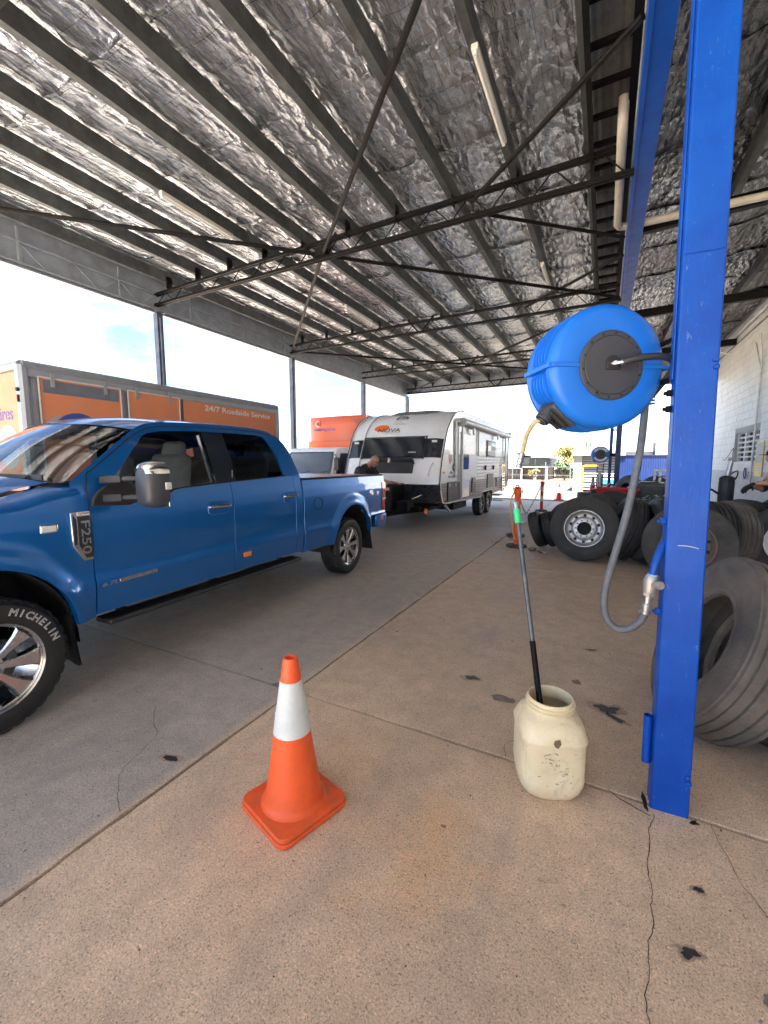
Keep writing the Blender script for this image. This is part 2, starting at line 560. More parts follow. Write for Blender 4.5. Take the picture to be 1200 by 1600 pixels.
def foil_mat(name='foil', dim=1.0):
    """aluminium-faced roof blanket: crinkled, seamed by safety mesh, sooty in patches"""
    m, nt, b = _mat(name)
    tc = nt.nodes.new('ShaderNodeTexCoord')
    v = tc.outputs['Object']
    sep = nt.nodes.new('ShaderNodeSeparateXYZ')
    nt.links.new(v, sep.inputs[0])
    def lines(axis, period, width):
        mo = nt.nodes.new('ShaderNodeMath'); mo.operation = 'PINGPONG'
        mo.inputs[1].default_value = period / 2
        nt.links.new(sep.outputs[axis], mo.inputs[0])
        lt = nt.nodes.new('ShaderNodeMath'); lt.operation = 'LESS_THAN'
        lt.inputs[1].default_value = width
        nt.links.new(mo.outputs[0], lt.inputs[0])
        return lt
    l1 = lines('X', 0.15, 0.0022)
    l2 = lines('Y', 0.30, 0.0022)
    mx = nt.nodes.new('ShaderNodeMath'); mx.operation = 'MAXIMUM'
    nt.links.new(l1.outputs[0], mx.inputs[0]); nt.links.new(l2.outputs[0], mx.inputs[1])
    n = noise_node(nt, 1.3, 8, 0.65, v)
    base = ramp(nt, n.outputs['Fac'], [(0.3, (0.50, 0.535, 0.57)), (0.7, (0.74, 0.775, 0.81))])
    n2 = noise_node(nt, 2.2, 9, 0.7, v, 0.6)
    soot = ramp(nt, n2.outputs['Fac'], [(0.55, 0.0), (0.75, 0.6)])
    c = mixc(nt, soot.outputs['Color'], base.outputs['Color'], (0.26, 0.26, 0.26))
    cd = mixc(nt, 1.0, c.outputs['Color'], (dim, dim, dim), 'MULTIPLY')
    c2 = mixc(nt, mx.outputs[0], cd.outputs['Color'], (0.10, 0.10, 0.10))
    nt.links.new(c2.outputs['Color'], b.inputs['Base Color'])
    b.inputs['Metallic'].default_value = 0.88
    rr = ramp(nt, n2.outputs['Fac'], [(0.3, 0.15), (0.75, 0.33)])
    nt.links.new(rr.outputs['Color'], b.inputs['Roughness'])
    mp = nt.nodes.new('ShaderNodeMapping')
    mp.inputs['Scale'].default_value = (2.6, 1.0, 1.0)
    mp.inputs['Rotation'].default_value = (0, 0, 0.35)
    nt.links.new(v, mp.inputs['Vector'])
    w1 = nt.nodes.new('ShaderNodeTexVoronoi'); w1.feature = 'F1'
    w1.inputs['Scale'].default_value = 5.0
    nw = noise_node(nt, 3, 5, 0.6, v)
    mixv = mixc(nt, 0.25, mp.outputs['Vector'], nw.outputs['Color'])
    nt.links.new(mixv.outputs['Color'], w1.inputs['Vector'])
    w2 = noise_node(nt, 9, 8, 0.62, mp.outputs['Vector'], 1.4)
    w1.inputs['Scale'].default_value = 6.5
    b1 = bump(nt, b, w1.outputs['Distance'], 0.42, 0.10)
    w3 = nt.nodes.new('ShaderNodeTexVoronoi')
    w3.inputs['Scale'].default_value = 17
    nt.links.new(mixv.outputs['Color'], w3.inputs['Vector'])
    b3 = bump(nt, b, w3.outputs['Distance'], 0.17, 0.035, b1)
    b2 = bump(nt, b, w2.outputs['Fac'], 0.26, 0.03, b3)
    return m
M_['foil'] = foil_mat()
M_['foil_shaded'] = foil_mat('foil_shaded', 0.34)  # same foil, colour darkened to stand for the right roof's weaker light

def concrete_mat(name='concrete', dim=1.0):
    """old workshop slab: grey-brown cement, tyre-polished and oil-darkened, orange flare glow painted in, pitted"""
    m, nt, b = _mat(name)
    g = nt.nodes.new('ShaderNodeNewGeometry')
    v = g.outputs['Position']
    big = noise_node(nt, 0.45, 4, 0.5, v, 0.2)
    c1 = ramp(nt, big.outputs['Fac'], [(0.32, (0.62, 0.42, 0.275)), (0.52, (0.73, 0.50, 0.325)), (0.72, (0.78, 0.55, 0.37))])
    # the drive lane (beyond the long joint) is greyer than the walk-up slabs
    sep = nt.nodes.new('ShaderNodeSeparateXYZ')
    nt.links.new(v, sep.inputs[0])
    lane = nt.nodes.new('ShaderNodeMapRange')
    lane.inputs['From Min'].default_value = -1.95
    lane.inputs['From Max'].default_value = -1.85
    lane.inputs['To Min'].default_value = 0.8
    lane.inputs['To Max'].default_value = 0.0
    nt.links.new(sep.outputs['X'], lane.inputs['Value'])
    c1b = mixc(nt, lane.outputs[0], c1.outputs['Color'], (0.43, 0.375, 0.325))
    # beyond the cross joint the slabs turn to a darker brown
    lane2 = nt.nodes.new('ShaderNodeMapRange')
    lane2.inputs['From Min'].default_value = 1.9
    lane2.inputs['From Max'].default_value = 3.4
    lane2.inputs['To Min'].default_value = 0.0
    lane2.inputs['To Max'].default_value = 0.55
    nw_ = noise_node(nt, 1.3, 6, 0.6, v)
    wob = nt.nodes.new('ShaderNodeMath'); wob.operation = 'MULTIPLY_ADD'
    wob.inputs[1].default_value = 2.4
    nt.links.new(nw_.outputs['Fac'], wob.inputs[0])
    nt.links.new(sep.outputs['Y'], wob.inputs[2])
    sub = nt.nodes.new('ShaderNodeMath'); sub.operation = 'SUBTRACT'
    sub.inputs[1].default_value = 1.2
    nt.links.new(wob.outputs[0], sub.inputs[0])
    nt.links.new(sub.outputs[0], lane2.inputs['Value'])
    c1c = mixc(nt, lane2.outputs[0], c1b.outputs['Color'], (0.42, 0.325, 0.25))
    # tyre tracks: soft rubbed lines along the lane
    mpt = nt.nodes.new('ShaderNodeMapping')
    mpt.inputs['Scale'].default_value = (2.6, 0.12, 1)
    nt.links.new(v, mpt.inputs['Vector'])
    trk = noise_node(nt, 1.0, 5, 0.6, mpt.outputs['Vector'], 0.3)
    rt = ramp(nt, trk.outputs['Fac'], [(0.54, 0.0), (0.70, 0.26)])
    c1d = mixc(nt, rt.outputs['Color'], c1c.outputs['Color'], (0.30, 0.265, 0.235))
    mid = noise_node(nt, 6.5, 9, 0.7, v, 0.2)
    r2 = ramp(nt, mid.outputs['Fac'], [(0.36, 0.86), (0.64, 1.06)])
    c2 = mixc(nt, 1.0, c1d.outputs['Color'], r2.outputs['Color'], 'MULTIPLY')
    oil = noise_node(nt, 0.8, 9, 0.66, v, 0.7)
    ro = ramp(nt, oil.outputs['Fac'], [(0.56, 0.0), (0.70, 0.5)])
    c3 = mixc(nt, ro.outputs['Color'], c2.outputs['Color'], (0.25, 0.22, 0.20))
    # orange glow of a lens flare, painted into the slab colour
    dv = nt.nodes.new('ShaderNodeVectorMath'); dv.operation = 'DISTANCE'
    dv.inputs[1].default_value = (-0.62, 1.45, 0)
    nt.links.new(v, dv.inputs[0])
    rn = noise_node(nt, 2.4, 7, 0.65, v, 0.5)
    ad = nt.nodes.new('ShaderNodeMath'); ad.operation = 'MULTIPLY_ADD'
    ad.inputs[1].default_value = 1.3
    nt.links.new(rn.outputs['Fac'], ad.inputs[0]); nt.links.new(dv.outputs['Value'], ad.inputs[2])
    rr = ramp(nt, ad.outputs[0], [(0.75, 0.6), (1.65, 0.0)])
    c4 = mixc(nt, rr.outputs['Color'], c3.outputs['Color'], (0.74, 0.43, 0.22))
    # aggregate speckle, pale and dark grains
    fine = noise_node(nt, 150, 3, 0.8, v)
    rf = ramp(nt, fine.outputs['Fac'], [(0.30, 0.55), (0.5, 1.0), (0.72, 1.5)])
    c5 = mixc(nt, 0.8, c4.outputs['Color'], rf.outputs['Color'], 'MULTIPLY')
    vg = nt.nodes.new('ShaderNodeTexVoronoi')
    vg.inputs['Scale'].default_value = 210
    nt.links.new(v, vg.inputs['Vector'])
    gsep = nt.nodes.new('ShaderNodeSeparateColor')
    nt.links.new(vg.outputs['Color'], gsep.inputs[0])
    gr = ramp(nt, gsep.outputs[0], [(0.0, 1.3), (0.05, 1.0), (0.90, 1.0), (0.97, 0.6)])
    c5 = mixc(nt, 1.0, c5.outputs['Color'], gr.outputs['Color'], 'MULTIPLY')
    sp1 = noise_node(nt, 52, 3, 0.7, v, 0.8)
    sr = ramp(nt, sp1.outputs['Fac'], [(0.27, 1.28), (0.33, 1.0), (0.64, 1.0), (0.71, 0.6)])
    c5 = mixc(nt, 1.0, c5.outputs['Color'], sr.outputs['Color'], 'MULTIPLY')
    vo = nt.nodes.new('ShaderNodeTexVoronoi')
    vo.inputs['Scale'].default_value = 40
    nt.links.new(v, vo.inputs['Vector'])
    pit = ramp(nt, vo.outputs['Distance'], [(0.06, 0.3), (0.13, 1.0)])
    pn = noise_node(nt, 2.0, 3, 0.5, v)
    pk = ramp(nt, pn.outputs['Fac'], [(0.36, 0.1), (0.55, 0.9)])
    c6 = mixc(nt, pk.outputs['Color'], c5.outputs['Color'], mixc(nt, 1.0, c5.outputs['Color'], pit.outputs['Color'], 'MULTIPLY').outputs['Color'])
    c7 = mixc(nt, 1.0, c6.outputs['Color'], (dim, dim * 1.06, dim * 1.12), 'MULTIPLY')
    nt.links.new(c7.outputs['Color'], b.inputs['Base Color'])
    rg = ramp(nt, oil.outputs['Fac'], [(0.4, 0.75), (0.66, 0.45)])
    nt.links.new(rg.outputs['Color'], b.inputs['Roughness'])
    b.inputs['Specular IOR Level'].default_value = 0.35
    b1 = bump(nt, b, fine.outputs['Fac'], 0.35, 0.004)
    b2 = bump(nt, b, mid.outputs['Fac'], 0.25, 0.01, b1)
    b3 = bump(nt, b, pit.outputs['Color'], 0.35, 0.004, b2)
    b4 = bump(nt, b, sp1.outputs['Fac'], 0.3, 0.004, b3)
    return m
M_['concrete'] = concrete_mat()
M_['concrete_yard'] = concrete_mat('concrete_yard', 0.17)  # same concrete darkened in colour to offset the strong sun outside
M_['joint_dirt'] = pm('joint_dirt', (0.016, 0.013, 0.011), 0.9, bmp=0.5, bscale=90)

def ground_mat(name='dry_ground', d=1.0):
    m, nt, b = _mat(name)
    g = nt.nodes.new('ShaderNodeNewGeometry')
    n = noise_node(nt, 0.4, 9, 0.7, g.outputs['Position'])
    r = ramp(nt, n.outputs['Fac'], [(0.3, (0.32, 0.26, 0.18)), (0.55, (0.42, 0.35, 0.25)), (0.75, (0.47, 0.40, 0.30))])
    n2 = noise_node(nt, 30, 5, 0.7, g.outputs['Position'])
    r2 = ramp(nt, n2.outputs['Fac'], [(0.3, 0.7), (0.7, 1.2)])
    c = mixc(nt, 1.0, r.outputs['Color'], r2.outputs['Color'], 'MULTIPLY')
    c = mixc(nt, 1.0, c.outputs['Color'], (d, d * 0.97, d * 0.9), 'MULTIPLY')
    nt.links.new(c.outputs['Color'], b.inputs['Base Color'])
    b.inputs['Roughness'].default_value = 0.95
    bump(nt, b, n2.outputs['Fac'], 0.5, 0.03)
    return m
M_['dry_ground'] = ground_mat()
M_['verge_grass'] = ground_mat('verge_grass', 0.26)
M_['asphalt'] = pm('asphalt', (0.055, 0.055, 0.056), 0.85, var=0.2, scale=1.5, bmp=0.4, bscale=60)
M_['block_white'] = pm('block_white', (0.78, 0.80, 0.81), 0.55, var=0.04, scale=3, bmp=0.35, bscale=45, dirt=(0.5, 0.5, 0.48), dirt_amt=0.35, dscale=1.4)
M_['block_grey'] = pm('block_grey', (0.50, 0.53, 0.55), 0.55, var=0.06, scale=3, bmp=0.35, bscale=45, dirt=(0.36, 0.36, 0.35), dirt_amt=0.5, dscale=1.4)
M_['mortar'] = pm('mortar', (0.46, 0.48, 0.49), 0.8, var=0.08, scale=3)
M_['jar'] = None

def jar_mat():
    """weathered natural polyethylene: yellowed, scuffed, a little translucent"""
    m, nt, b = _mat('jar_plastic')
    tc = nt.nodes.new('ShaderNodeTexCoord')
    v = tc.outputs['Object']
    n = noise_node(nt, 6, 7, 0.6, v)
    r = ramp(nt, n.outputs['Fac'], [(0.3, (0.78, 0.65, 0.41)), (0.7, (0.89, 0.78, 0.55))])
    n2 = noise_node(nt, 9, 9, 0.75, v, 0.8)
    r2 = ramp(nt, n2.outputs['Fac'], [(0.52, 0.0), (0.72, 0.55)])
    c = mixc(nt, r2.outputs['Color'], r.outputs['Color'], (0.40, 0.31, 0.17))
    nt.links.new(c.outputs['Color'], b.inputs['Base Color'])
    b.inputs['Roughness'].default_value = 0.42
    b.inputs['Subsurface Weight'].default_value = 0.25
    b.inputs['Subsurface Radius'].default_value = (0.02, 0.015, 0.008)
    b.inputs['Subsurface Scale'].default_value = 0.5
    n3 = noise_node(nt, 30, 5, 0.6, v)
    bump(nt, b, n3.outputs['Fac'], 0.12, 0.01)
    return m
M_['jar'] = jar_mat()

def clad_mat(name, col, period, depth, axis='Z', rough=0.35, metal=0.2):
    """ribbed cladding: fine horizontal profile in relief"""
    m, nt, b = _mat(name)
    tc = nt.nodes.new('ShaderNodeTexCoord')
    w = nt.nodes.new('ShaderNodeTexWave')
    w.wave_type = 'BANDS'
    w.bands_direction = axis
    w.inputs['Scale'].default_value = 0.314 / period * 1.0
    w.inputs['Distortion'].default_value = 0.25
    w.inputs['Detail'].default_value = 1
    nt.links.new(tc.outputs['Object'], w.inputs['Vector'])
    n = noise_node(nt, 3, 5, 0.6, tc.outputs['Object'])
    r = ramp(nt, n.outputs['Fac'], [(0.3, tuple(c * 0.9 for c in col)), (0.7, tuple(c * 1.1 for c in col))])
    nt.links.new(r.outputs['Color'], b.inputs['Base Color'])
    b.inputs['Roughness'].default_value = rough
    b.inputs['Metallic'].default_value = metal
    bump(nt, b, w.outputs['Fac'], 0.4, depth)
    return m
M_['van_grey'] = clad_mat('van_grey', (0.42, 0.44, 0.46), 0.10, 0.015)
M_['van_wood'] = clad_mat('van_wood', (0.075, 0.045, 0.047), 0.07, 0.01, rough=0.4, metal=0.0)

def checker_mat():
    m, nt, b = _mat('checker_plate')
    tc = nt.nodes.new('ShaderNodeTexCoord')
    mp = nt.nodes.new('ShaderNodeMapping')
    mp.inputs['Rotation'].default_value = (0.6, 0.7, 0.78)
    nt.links.new(tc.outputs['Object'], mp.inputs['Vector'])
    ch = nt.nodes.new('ShaderNodeTexChecker')
    ch.inputs['Scale'].default_value = 28
    nt.links.new(mp.outputs['Vector'], ch.inputs['Vector'])
    b.inputs['Base Color'].default_value = (0.02, 0.021, 0.023, 1)
    b.inputs['Roughness'].default_value = 0.3
    b.inputs['Metallic'].default_value = 0.3
    bump(nt, b, ch.outputs['Fac'], 0.6, 0.004)
    return m
M_['checker'] = checker_mat()
# ================================================================== SETTING
# ---- ground sheet out to the horizon
MB().add([(-900, -900, -0.09), (900, -900, -0.09), (900, 1200, -0.09), (-900, 1200, -0.09)], [(0, 1, 2, 3)]).build('ground', M_['dry_ground'], kind='structure')

MB().add([(-60, 32.6, -0.075), (40, 32.6, -0.075), (40, 120, -0.075), (-60, 120, -0.075)], [(0, 1, 2, 3)]).build('verge', M_['verge_grass'], kind='structure')

# ---- concrete floor: cast slabs with open joints over a dirt-filled bed
floor = bpy.data.objects.new('concrete_floor', None)
COL.objects.link(floor)
floor['kind'] = 'structure'
MB().add([(-31.9, -11.0, -0.05), (3.6, -11.0, -0.05), (3.6, 32.3, -0.05), (-31.9, 32.3, -0.05)], [(0, 1, 2, 3)]).build('joint_bed', M_['joint_dirt'], floor)
rnd = random.Random(3)
XJ = [-31.8, -27.4, -23.0, -18.6, -14.2, -9.8, -5.5, -1.872, 3.55]  # far left columns lie out of view, added to bounce sunlight inside
YJ = [-10.9, -6.5, -2.0, 2.19, 6.6, 10.9, 15.2, 19.3, 23.6, 28.0, 32.2]
def slab_edge(a, b, n, amp, seed):
    pts = []
    for i in range(n):
        t = i / n
        p = Vector(a).lerp(Vector(b), t)
        d = (Vector(b) - Vector(a)).normalized()
        q = Vector((-d.y, d.x))
        e = amp * (noise.noise((p.x * 5 + seed, p.y * 5, seed)) + 0.6 * noise.noise((p.x * 19 + seed, p.y * 19, 3)))
        if i:
            p = p + q * e
        pts.append((p.x, p.y))
    return pts
for i in range(len(XJ) - 1):
    for j in range(len(YJ) - 1):
        g = 0.0095 if i >= 6 else 0.0055
        x0, x1, y0, y1 = XJ[i] + g, XJ[i + 1] - g, YJ[j] + g, YJ[j + 1] - g
        near = i >= 5 and 1 <= j <= 4
        n = 60 if near else 6
        s = i * 10 + j
        amp = 0.008 if near else 0.004
        poly = slab_edge((x0, y0), (x1, y0), n, amp, s) + slab_edge((x1, y0), (x1, y1), n, amp, s + 1) + slab_edge((x1, y1), (x0, y1), n, amp, s + 2) + slab_edge((x0, y1), (x0, y0), n, amp, s + 3)
        dz = rnd.uniform(-0.0015, 0.0015)
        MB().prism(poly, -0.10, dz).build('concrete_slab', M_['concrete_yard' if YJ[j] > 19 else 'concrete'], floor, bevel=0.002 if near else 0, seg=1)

# cracks: thin wandering dirt-filled openings
def crack(pts, w, seed, name='crack'):
    b = MB()
    P = smooth_path([(x, y, 0.0028) for x, y in pts], 14)
    vs, fs = [], []
    for k, p in enumerate(P):
        a, c = P[max(0, k - 1)], P[min(len(P) - 1, k + 1)]
        d = (c - a).normalized()
        q = Vector((-d.y, d.x, 0))
        o = q * (0.016 * noise.noise((p.x * 9 + seed, p.y * 9, 1)) + 0.006 * noise.noise((p.x * 40, p.y * 40, seed)))
        ww = w * (0.55 + 0.8 * abs(noise.noise((p.x * 14, p.y * 14, seed + 5)))) * 0.5
        vs += [p + o + q * ww, p + o - q * ww]
        if k:
            fs.append((2 * k - 2, 2 * k, 2 * k + 1, 2 * k - 1))
    b.add(vs, fs)
    return b.build(name, M_['joint_dirt'], floor)
crack([(0.275, 2.13), (0.245, 1.85), (0.235, 1.6), (0.20, 1.35), (0.19, 1.15), (0.14, 0.9), (0.12, 0.5)], 0.0032, 2)
crack([(-2.55, 1.62), (-2.42, 1.5), (-2.28, 1.44), (-2.2, 1.25), (-2.13, 1.13), (-2.0, 1.05), (-1.9, 1.0)], 0.003, 4)
crack([(-0.4, 2.6), (-0.36, 2.45), (-0.42, 2.3), (-0.4, 2.2)], 0.003, 9)
crack([(0.5, 2.18), (0.55, 1.9), (0.65, 1.7), (0.9, 1.55)], 0.0025, 12)
crack([(0.10, 2.2), (0.16, 2.16), (0.22, 2.13), (0.27, 2.115)], 0.008, 17)

# stains, chips and leaf bits lying on the slab
def blotch(cx, cy, rx, ry, rot, seed, mat, name='oil_stain', z=0.0034, rough=0.6):
    pts = []
    for k in range(40):
        t = 2 * math.pi * k / 40
        r = 1 + rough * noise.noise((math.cos(t) * 1.4 + seed, math.sin(t) * 1.4, seed * 0.7)) + 0.22 * noise.noise((math.cos(t) * 4 + seed, math.sin(t) * 4, seed))
        x, y = rx * r * math.cos(t), ry * r * math.sin(t)
        pts.append((cx + x * math.cos(rot) - y * math.sin(rot), cy + x * math.sin(rot) + y * math.cos(rot), z))
    b = MB()
    b.add(pts + [(cx, cy, z)], [(k, (k + 1) % 40, 40) for k in range(40)])
    if name == 'oil_stain' and mat is M_['stain']:
        blotch(cx, cy, rx * 1.5, ry * 1.55, rot, seed + 0.4, M_['stain_halo'], 'oil_halo', 0.0022, 0.5)
    return b.build(name, mat, floor)
blotch(0.10, 2.97, 0.065, 0.045, 0.2, 3.1, M_['stain'], rough=0.7)
blotch(0.155, 2.87, 0.05, 0.02, -0.5, 8.1, M_['stain'], rough=0.65)
blotch(-0.80, 2.95, 0.05, 0.028, 0.3, 5.4, M_['stain'], rough=0.65)
blotch(-0.53, 2.78, 0.07, 0.035, 0.1, 6.4, M_['stain_dry'])
blotch(-0.10, 3.25, 0.035, 0.03, 0, 1.4, M_['stain_dry'])
blotch(-0.02, 3.9, 0.04, 0.02, 0.4, 2.7, M_['stain'], rough=0.65)
blotch(0.33, 1.53, 0.028, 0.016, 0.4, 4.7, M_['stain'], rough=0.7)
blotch(0.40, 1.80, 0.016, 0.012, 0.4, 7.7, M_['stain'])
blotch(0.52, 1.49, 0.022, 0.016, 1.0, 9.2, M_['stain_dry'])
blotch(0.66, 1.50, 0.014, 0.010, 1.0, 10.2, M_['stain_dry'])
blotch(0.40, 1.32, 0.014, 0.010, 1.0, 11.2, M_['stain_dry'])
blotch(-0.55, 1.62, 0.012, 0.008, 0.2, 13.0, M_['stain_dry'])
blotch(-2.02, 1.34, 0.05, 0.018, 0.2, 14.0, M_['stain'])
blotch(-2.03, 2.20, 0.05, 0.03, 0.2, 15.0, M_['stain_dry'])
blotch(-0.62, 3.9, 0.5, 0.22, 0.6, 16.0, M_['stain_dry'], z=0.0026) if False else None
# dirt packed round the post foot
blotch(0.253, 2.19, 0.010, 0.05, 0.1, 21.0, M_['joint_dirt'], 'dirt_patch')
blotch(0.437, 2.155, 0.022, 0.012, 0.3, 22.0, M_['joint_dirt'], 'dirt_patch')
b = MB()
for k in range(420):
    x, y = rnd.uniform(-3.6, 1.3), rnd.uniform(0.35, 5.5)
    s = rnd.uniform(0.0015, 0.0055) * (1.6 if rnd.random() < 0.08 else 1)
    Mx = Matrix.Translation((x, y, 0.002)) @ Matrix.Rotation(rnd.uniform(0, 6.28), 4, 'Z')
    b.box((0, 0, s * 0.3), (s * rnd.uniform(1, 2.6), s, s * 0.6), Mx, mi=rnd.choice((0, 0, 1, 1, 2)), taper=(0.6, 0.6))
b.build('floor_grit', [M_['grit'], M_['leafbit'], M_['gasket']], kind='stuff')

# ================================================================== THE CANOPY
canopy = thing('workshop_canopy', 'wide flat steel canopy lined with crinkled silver foil over the forecourt', 'canopy')
TRY = [1.7, 5.88, 10.1, 14.25, 18.35]
def zc(x, top):
    """truss chord height: shallows towards the street side"""
    t = (x + 8.4) / 8.5
    return (5.06 + 0.12 * t) if top else (4.86 + 0.03 * t)
for Y in TRY:
    b = MB()
    for top in (0, 1):
        for dy in (-0.028, 0.028):
            b.bar((-8.4, Y + dy, zc(-8.4, top)), (0.12, Y + dy, zc(0.12, top)), 0.032, 0.044)
    tr = b.build('truss', M_['dark_steel'], canopy)
    l = MB()
    n = 32
    for k in range(n):
        x0, x1 = -8.35 + k * 8.4 / n, -8.35 + (k + 1) * 8.4 / n
        l.bar((x0, Y, zc(x0, k % 2)), (x1, Y, zc(x1, (k + 1) % 2)), 0.014, 0.014)
    l.build('lacing', M_['dark_steel'], tr)
    for x in (-4.2, -4.32):
        c = MB()
        c.bar((x, Y, 4.9), (x - 0.28 if x < -4.25 else x + 0.28, Y, 5.2), 0.04, 0.04)
        c.build('strut', M_['dark_steel'], tr)
    for k in range(10):
        MB().box((-0.37 - 0.848 * k + 0.05, Y, 5.21), (0.008, 0.13, 0.24)).build('cleat', M_['dark_steel'], tr)

# purlins: lipped C sections running down the length of the canopy
def purlin_mesh(y0, y1):
    b = MB()
    h, w, t, lip = 0.20, 0.078, 0.004, 0.018
    prof = [(0, 0), (w, 0), (w, lip), (w - t, lip), (w - t, t), (t, t), (t, h - t), (w - t, h - t), (w - t, h - lip), (w, h - lip), (w, h), (0, h)]
    Mx = frame((0.078, 0, 0), (-1, 0, 0), (0, 0, 1), (0, 1, 0))
    b.prism(prof, y0, y1, Mx)
    return b
PX = [-0.40 - 0.848 * k for k in range(10)]
pm_a = purlin_mesh(-2.7, 6.3).mesh('purlin', M_['purlin'])
pm_b = purlin_mesh(5.5, 18.5).mesh('purlin', M_['purlin'])
for x in PX:
    o = link(bpy.data.objects.new('purlin', pm_a), canopy, loc=(x, 0, 5.205))
    o = link(bpy.data.objects.new('purlin', pm_b), canopy, loc=(x + 0.006, 0, 5.211))

# foil-faced blanket: one strip after another, each hung over the purlins
def foil_strip(y0, y1, x0, x1, zf, seed, nx, ny=26):
    b = MB()
    def f(i, j):
        x = x0 + (x1 - x0) * i / (nx - 1)
        v = j / (ny - 1)
        y = y0 + (y1 - y0) * v
        t = ((x - PX[0]) / 0.848) % 1.0
        sag = -0.045 * math.sin(math.pi * t) ** 1.5
        e = min(v, 1 - v) * (y1 - y0)
        lip = -0.020 * math.exp(-(e / 0.06) ** 2) * (1 + 0.8 * noise.noise((x * 2, seed, v)))
        w = 0.016 * noise.noise((x * 3.1 + seed, y * 2.2, seed)) + 0.011 * noise.noise((x * 9 + seed, y * 5, seed * 2)) + 0.005 * noise.noise((x * 22, y * 13, seed))
        # gathers that fan out where the foil is pinched over a purlin
        d = min(t, 1 - t)
        w += 0.010 * math.exp(-(d / 0.16) ** 2) * math.sin(y * 38 + 3 * noise.noise((y * 2, seed, x))) * (0.3 + abs(noise.noise((y * 1.7, x, seed))))
        return (x, y + 0.012 * noise.noise((x * 1.5, seed, v * 3)), zf(x) + sag + w + lip)
    b.grid(f, nx, ny)
    return b
ys, k = -2.66, 0
while ys < 18.3:
    ye = min(ys + 1.36, 18.42)
    foil_strip(ys, ye + 0.02, -8.36, -0.40, lambda x, k=k: 5.452 + 0.006 * (k % 2), k * 3.7 + 1, 150).build('foil_sheet', M_['foil'], canopy, ang=80)
    foil_strip(ys, ye + 0.02, 0.34, 3.28, lambda x, k=k: 5.452 + 0.006 * (k % 2) + (x - 0.34) * 0.10, k * 5.1 + 40, 64).build('foil_sheet', M_['foil_shaded'], canopy, ang=80)
    ys += 1.33
    k += 1
# roofing iron on top of it all
b = MB()
b.span((-8.5, -2.7, 5.56), (-0.42, 18.5, 5.60))
b.add([(0.30, -7.0, 5.57), (3.35, -7.0, 5.87), (3.35, 18.5, 5.87), (0.30, 18.5, 5.57), (0.30, -7.0, 5.61), (3.35, -7.0, 5.91), (3.35, 18.5, 5.91), (0.30, 18.5, 5.61)],
      [(0, 1, 2, 3), (4, 7, 6, 5), (0, 4, 5, 1), (1, 5, 6, 2), (2, 6, 7, 3), (3, 7, 4, 0)])
b.build('roof_sheet', M_['roof_sheet'], canopy)
# valley gutter between the two roofs: corrugated sole, strap brackets
b = MB()
nx = 53
b.grid(lambda i, j: (-0.50 + 0.92 * i / (nx - 1), -2.7 + 21.2 * j, 5.47 + 0.011 * math.cos(2 * math.pi * (0.92 * i / (nx - 1)) / 0.076)), nx, 2)
b.build('gutter_sheet', M_['roof_sheet'], canopy, ang=80)
y = -2.5
gbm = MB().bar((-0.32, 0, 5.40), (0.13, 0, 5.40), 0.05, 0.045).mesh('gutter_bracket', M_['dark_steel'])
while y < 18.3:
    link(bpy.data.objects.new('gutter_bracket', gbm), canopy, loc=(0, y, 0))
    y += 0.45
b = MB()
b.span((-0.345, -2.7, 5.12), (-0.30, 18.4, 5.205))
b.span((0.02, -2.7, 5.30), (0.10, 18.4, 5.44))
b.build('gutter_bearer', M_['dark_steel'], canopy)
# blue valley beam
b = MB()
b.span((0.125, -2.7, 4.98), (0.315, 18.4, 5.28))
b.span((0.105, -2.7, 4.965), (0.15, 18.4, 4.995))
b.build('valley_beam', M_['post_blue'], canopy, bevel=0.006)
MB().tube([(0.10, -2.7, 5.10), (0.10, 18.4, 5.10)], 0.012, 8).build('conduit', M_['galv'], canopy)
# right-hand roof: purlins and rafters
for x in (1.38, 2.45):
    b = MB()
    z = 5.22 + (x - 0.34) * 0.10
    b.span((x, -2.7, z), (x + 0.012, 18.4, z + 0.2))
    b.span((x + 0.012, -2.7, z), (x + 0.09, 18.4, z + 0.012))
    b.span((x + 0.012, -2.7, z + 0.188), (x + 0.09, 18.4, z + 0.2))
    b.build('purlin', M_['purlin'], canopy)
for Y in (3.35, 7.72, 12.0, 16.3):
    b = MB()
    for dz in (0.0, 0.17):
        b.bar((0.32, Y, 5.02 + dz), (3.28, Y, 5.12 + dz), 0.10, 0.012)
    b.bar((0.32, Y, 5.105), (3.28, Y, 5.205), 0.012, 0.17)
    b.build('rafter', M_['dark_steel'], canopy)
# fascias and the lattice girder along the street side
b = MB()
b.span((-8.50, -2.75, 4.68), (-8.46, 18.55, 5.64))
b.span((-8.46, -2.75, 4.68), (-8.34, 18.50, 4.70))
b.build('fascia', M_['fascia'], canopy)
b = MB()
b.span((-8.46, 18.51, 4.86), (0.36, 18.55, 5.64))
b.span((-8.34, 18.44, 4.86), (0.36, 18.51, 4.88))
b.build('fascia', M_['fascia'], canopy)
MB().span((0.362, 18.51, 4.45), (3.28, 18.55, 5.9)).build('fascia', M_['fascia'], canopy)
b = MB()
for z in (4.76, 5.08):
    b.bar((-8.36, -2.7, z), (-8.36, 18.4, z), 0.03, 0.03)
n = 54
for k in range(n):
    y0, y1 = -2.7 + 21.1 * k / n, -2.7 + 21.1 * (k + 1) / n
    b.bar((-8.36, y0, 4.76 if k % 2 else 5.08), (-8.36, y1, 5.08 if k % 2 else 4.76), 0.013, 0.013)
    if k % 4 == 0:
        b.bar((-8.36, y0, 4.76), (-8.36, y0, 5.3), 0.022, 0.022)
b.build('edge_girder', M_['fascia'], canopy)
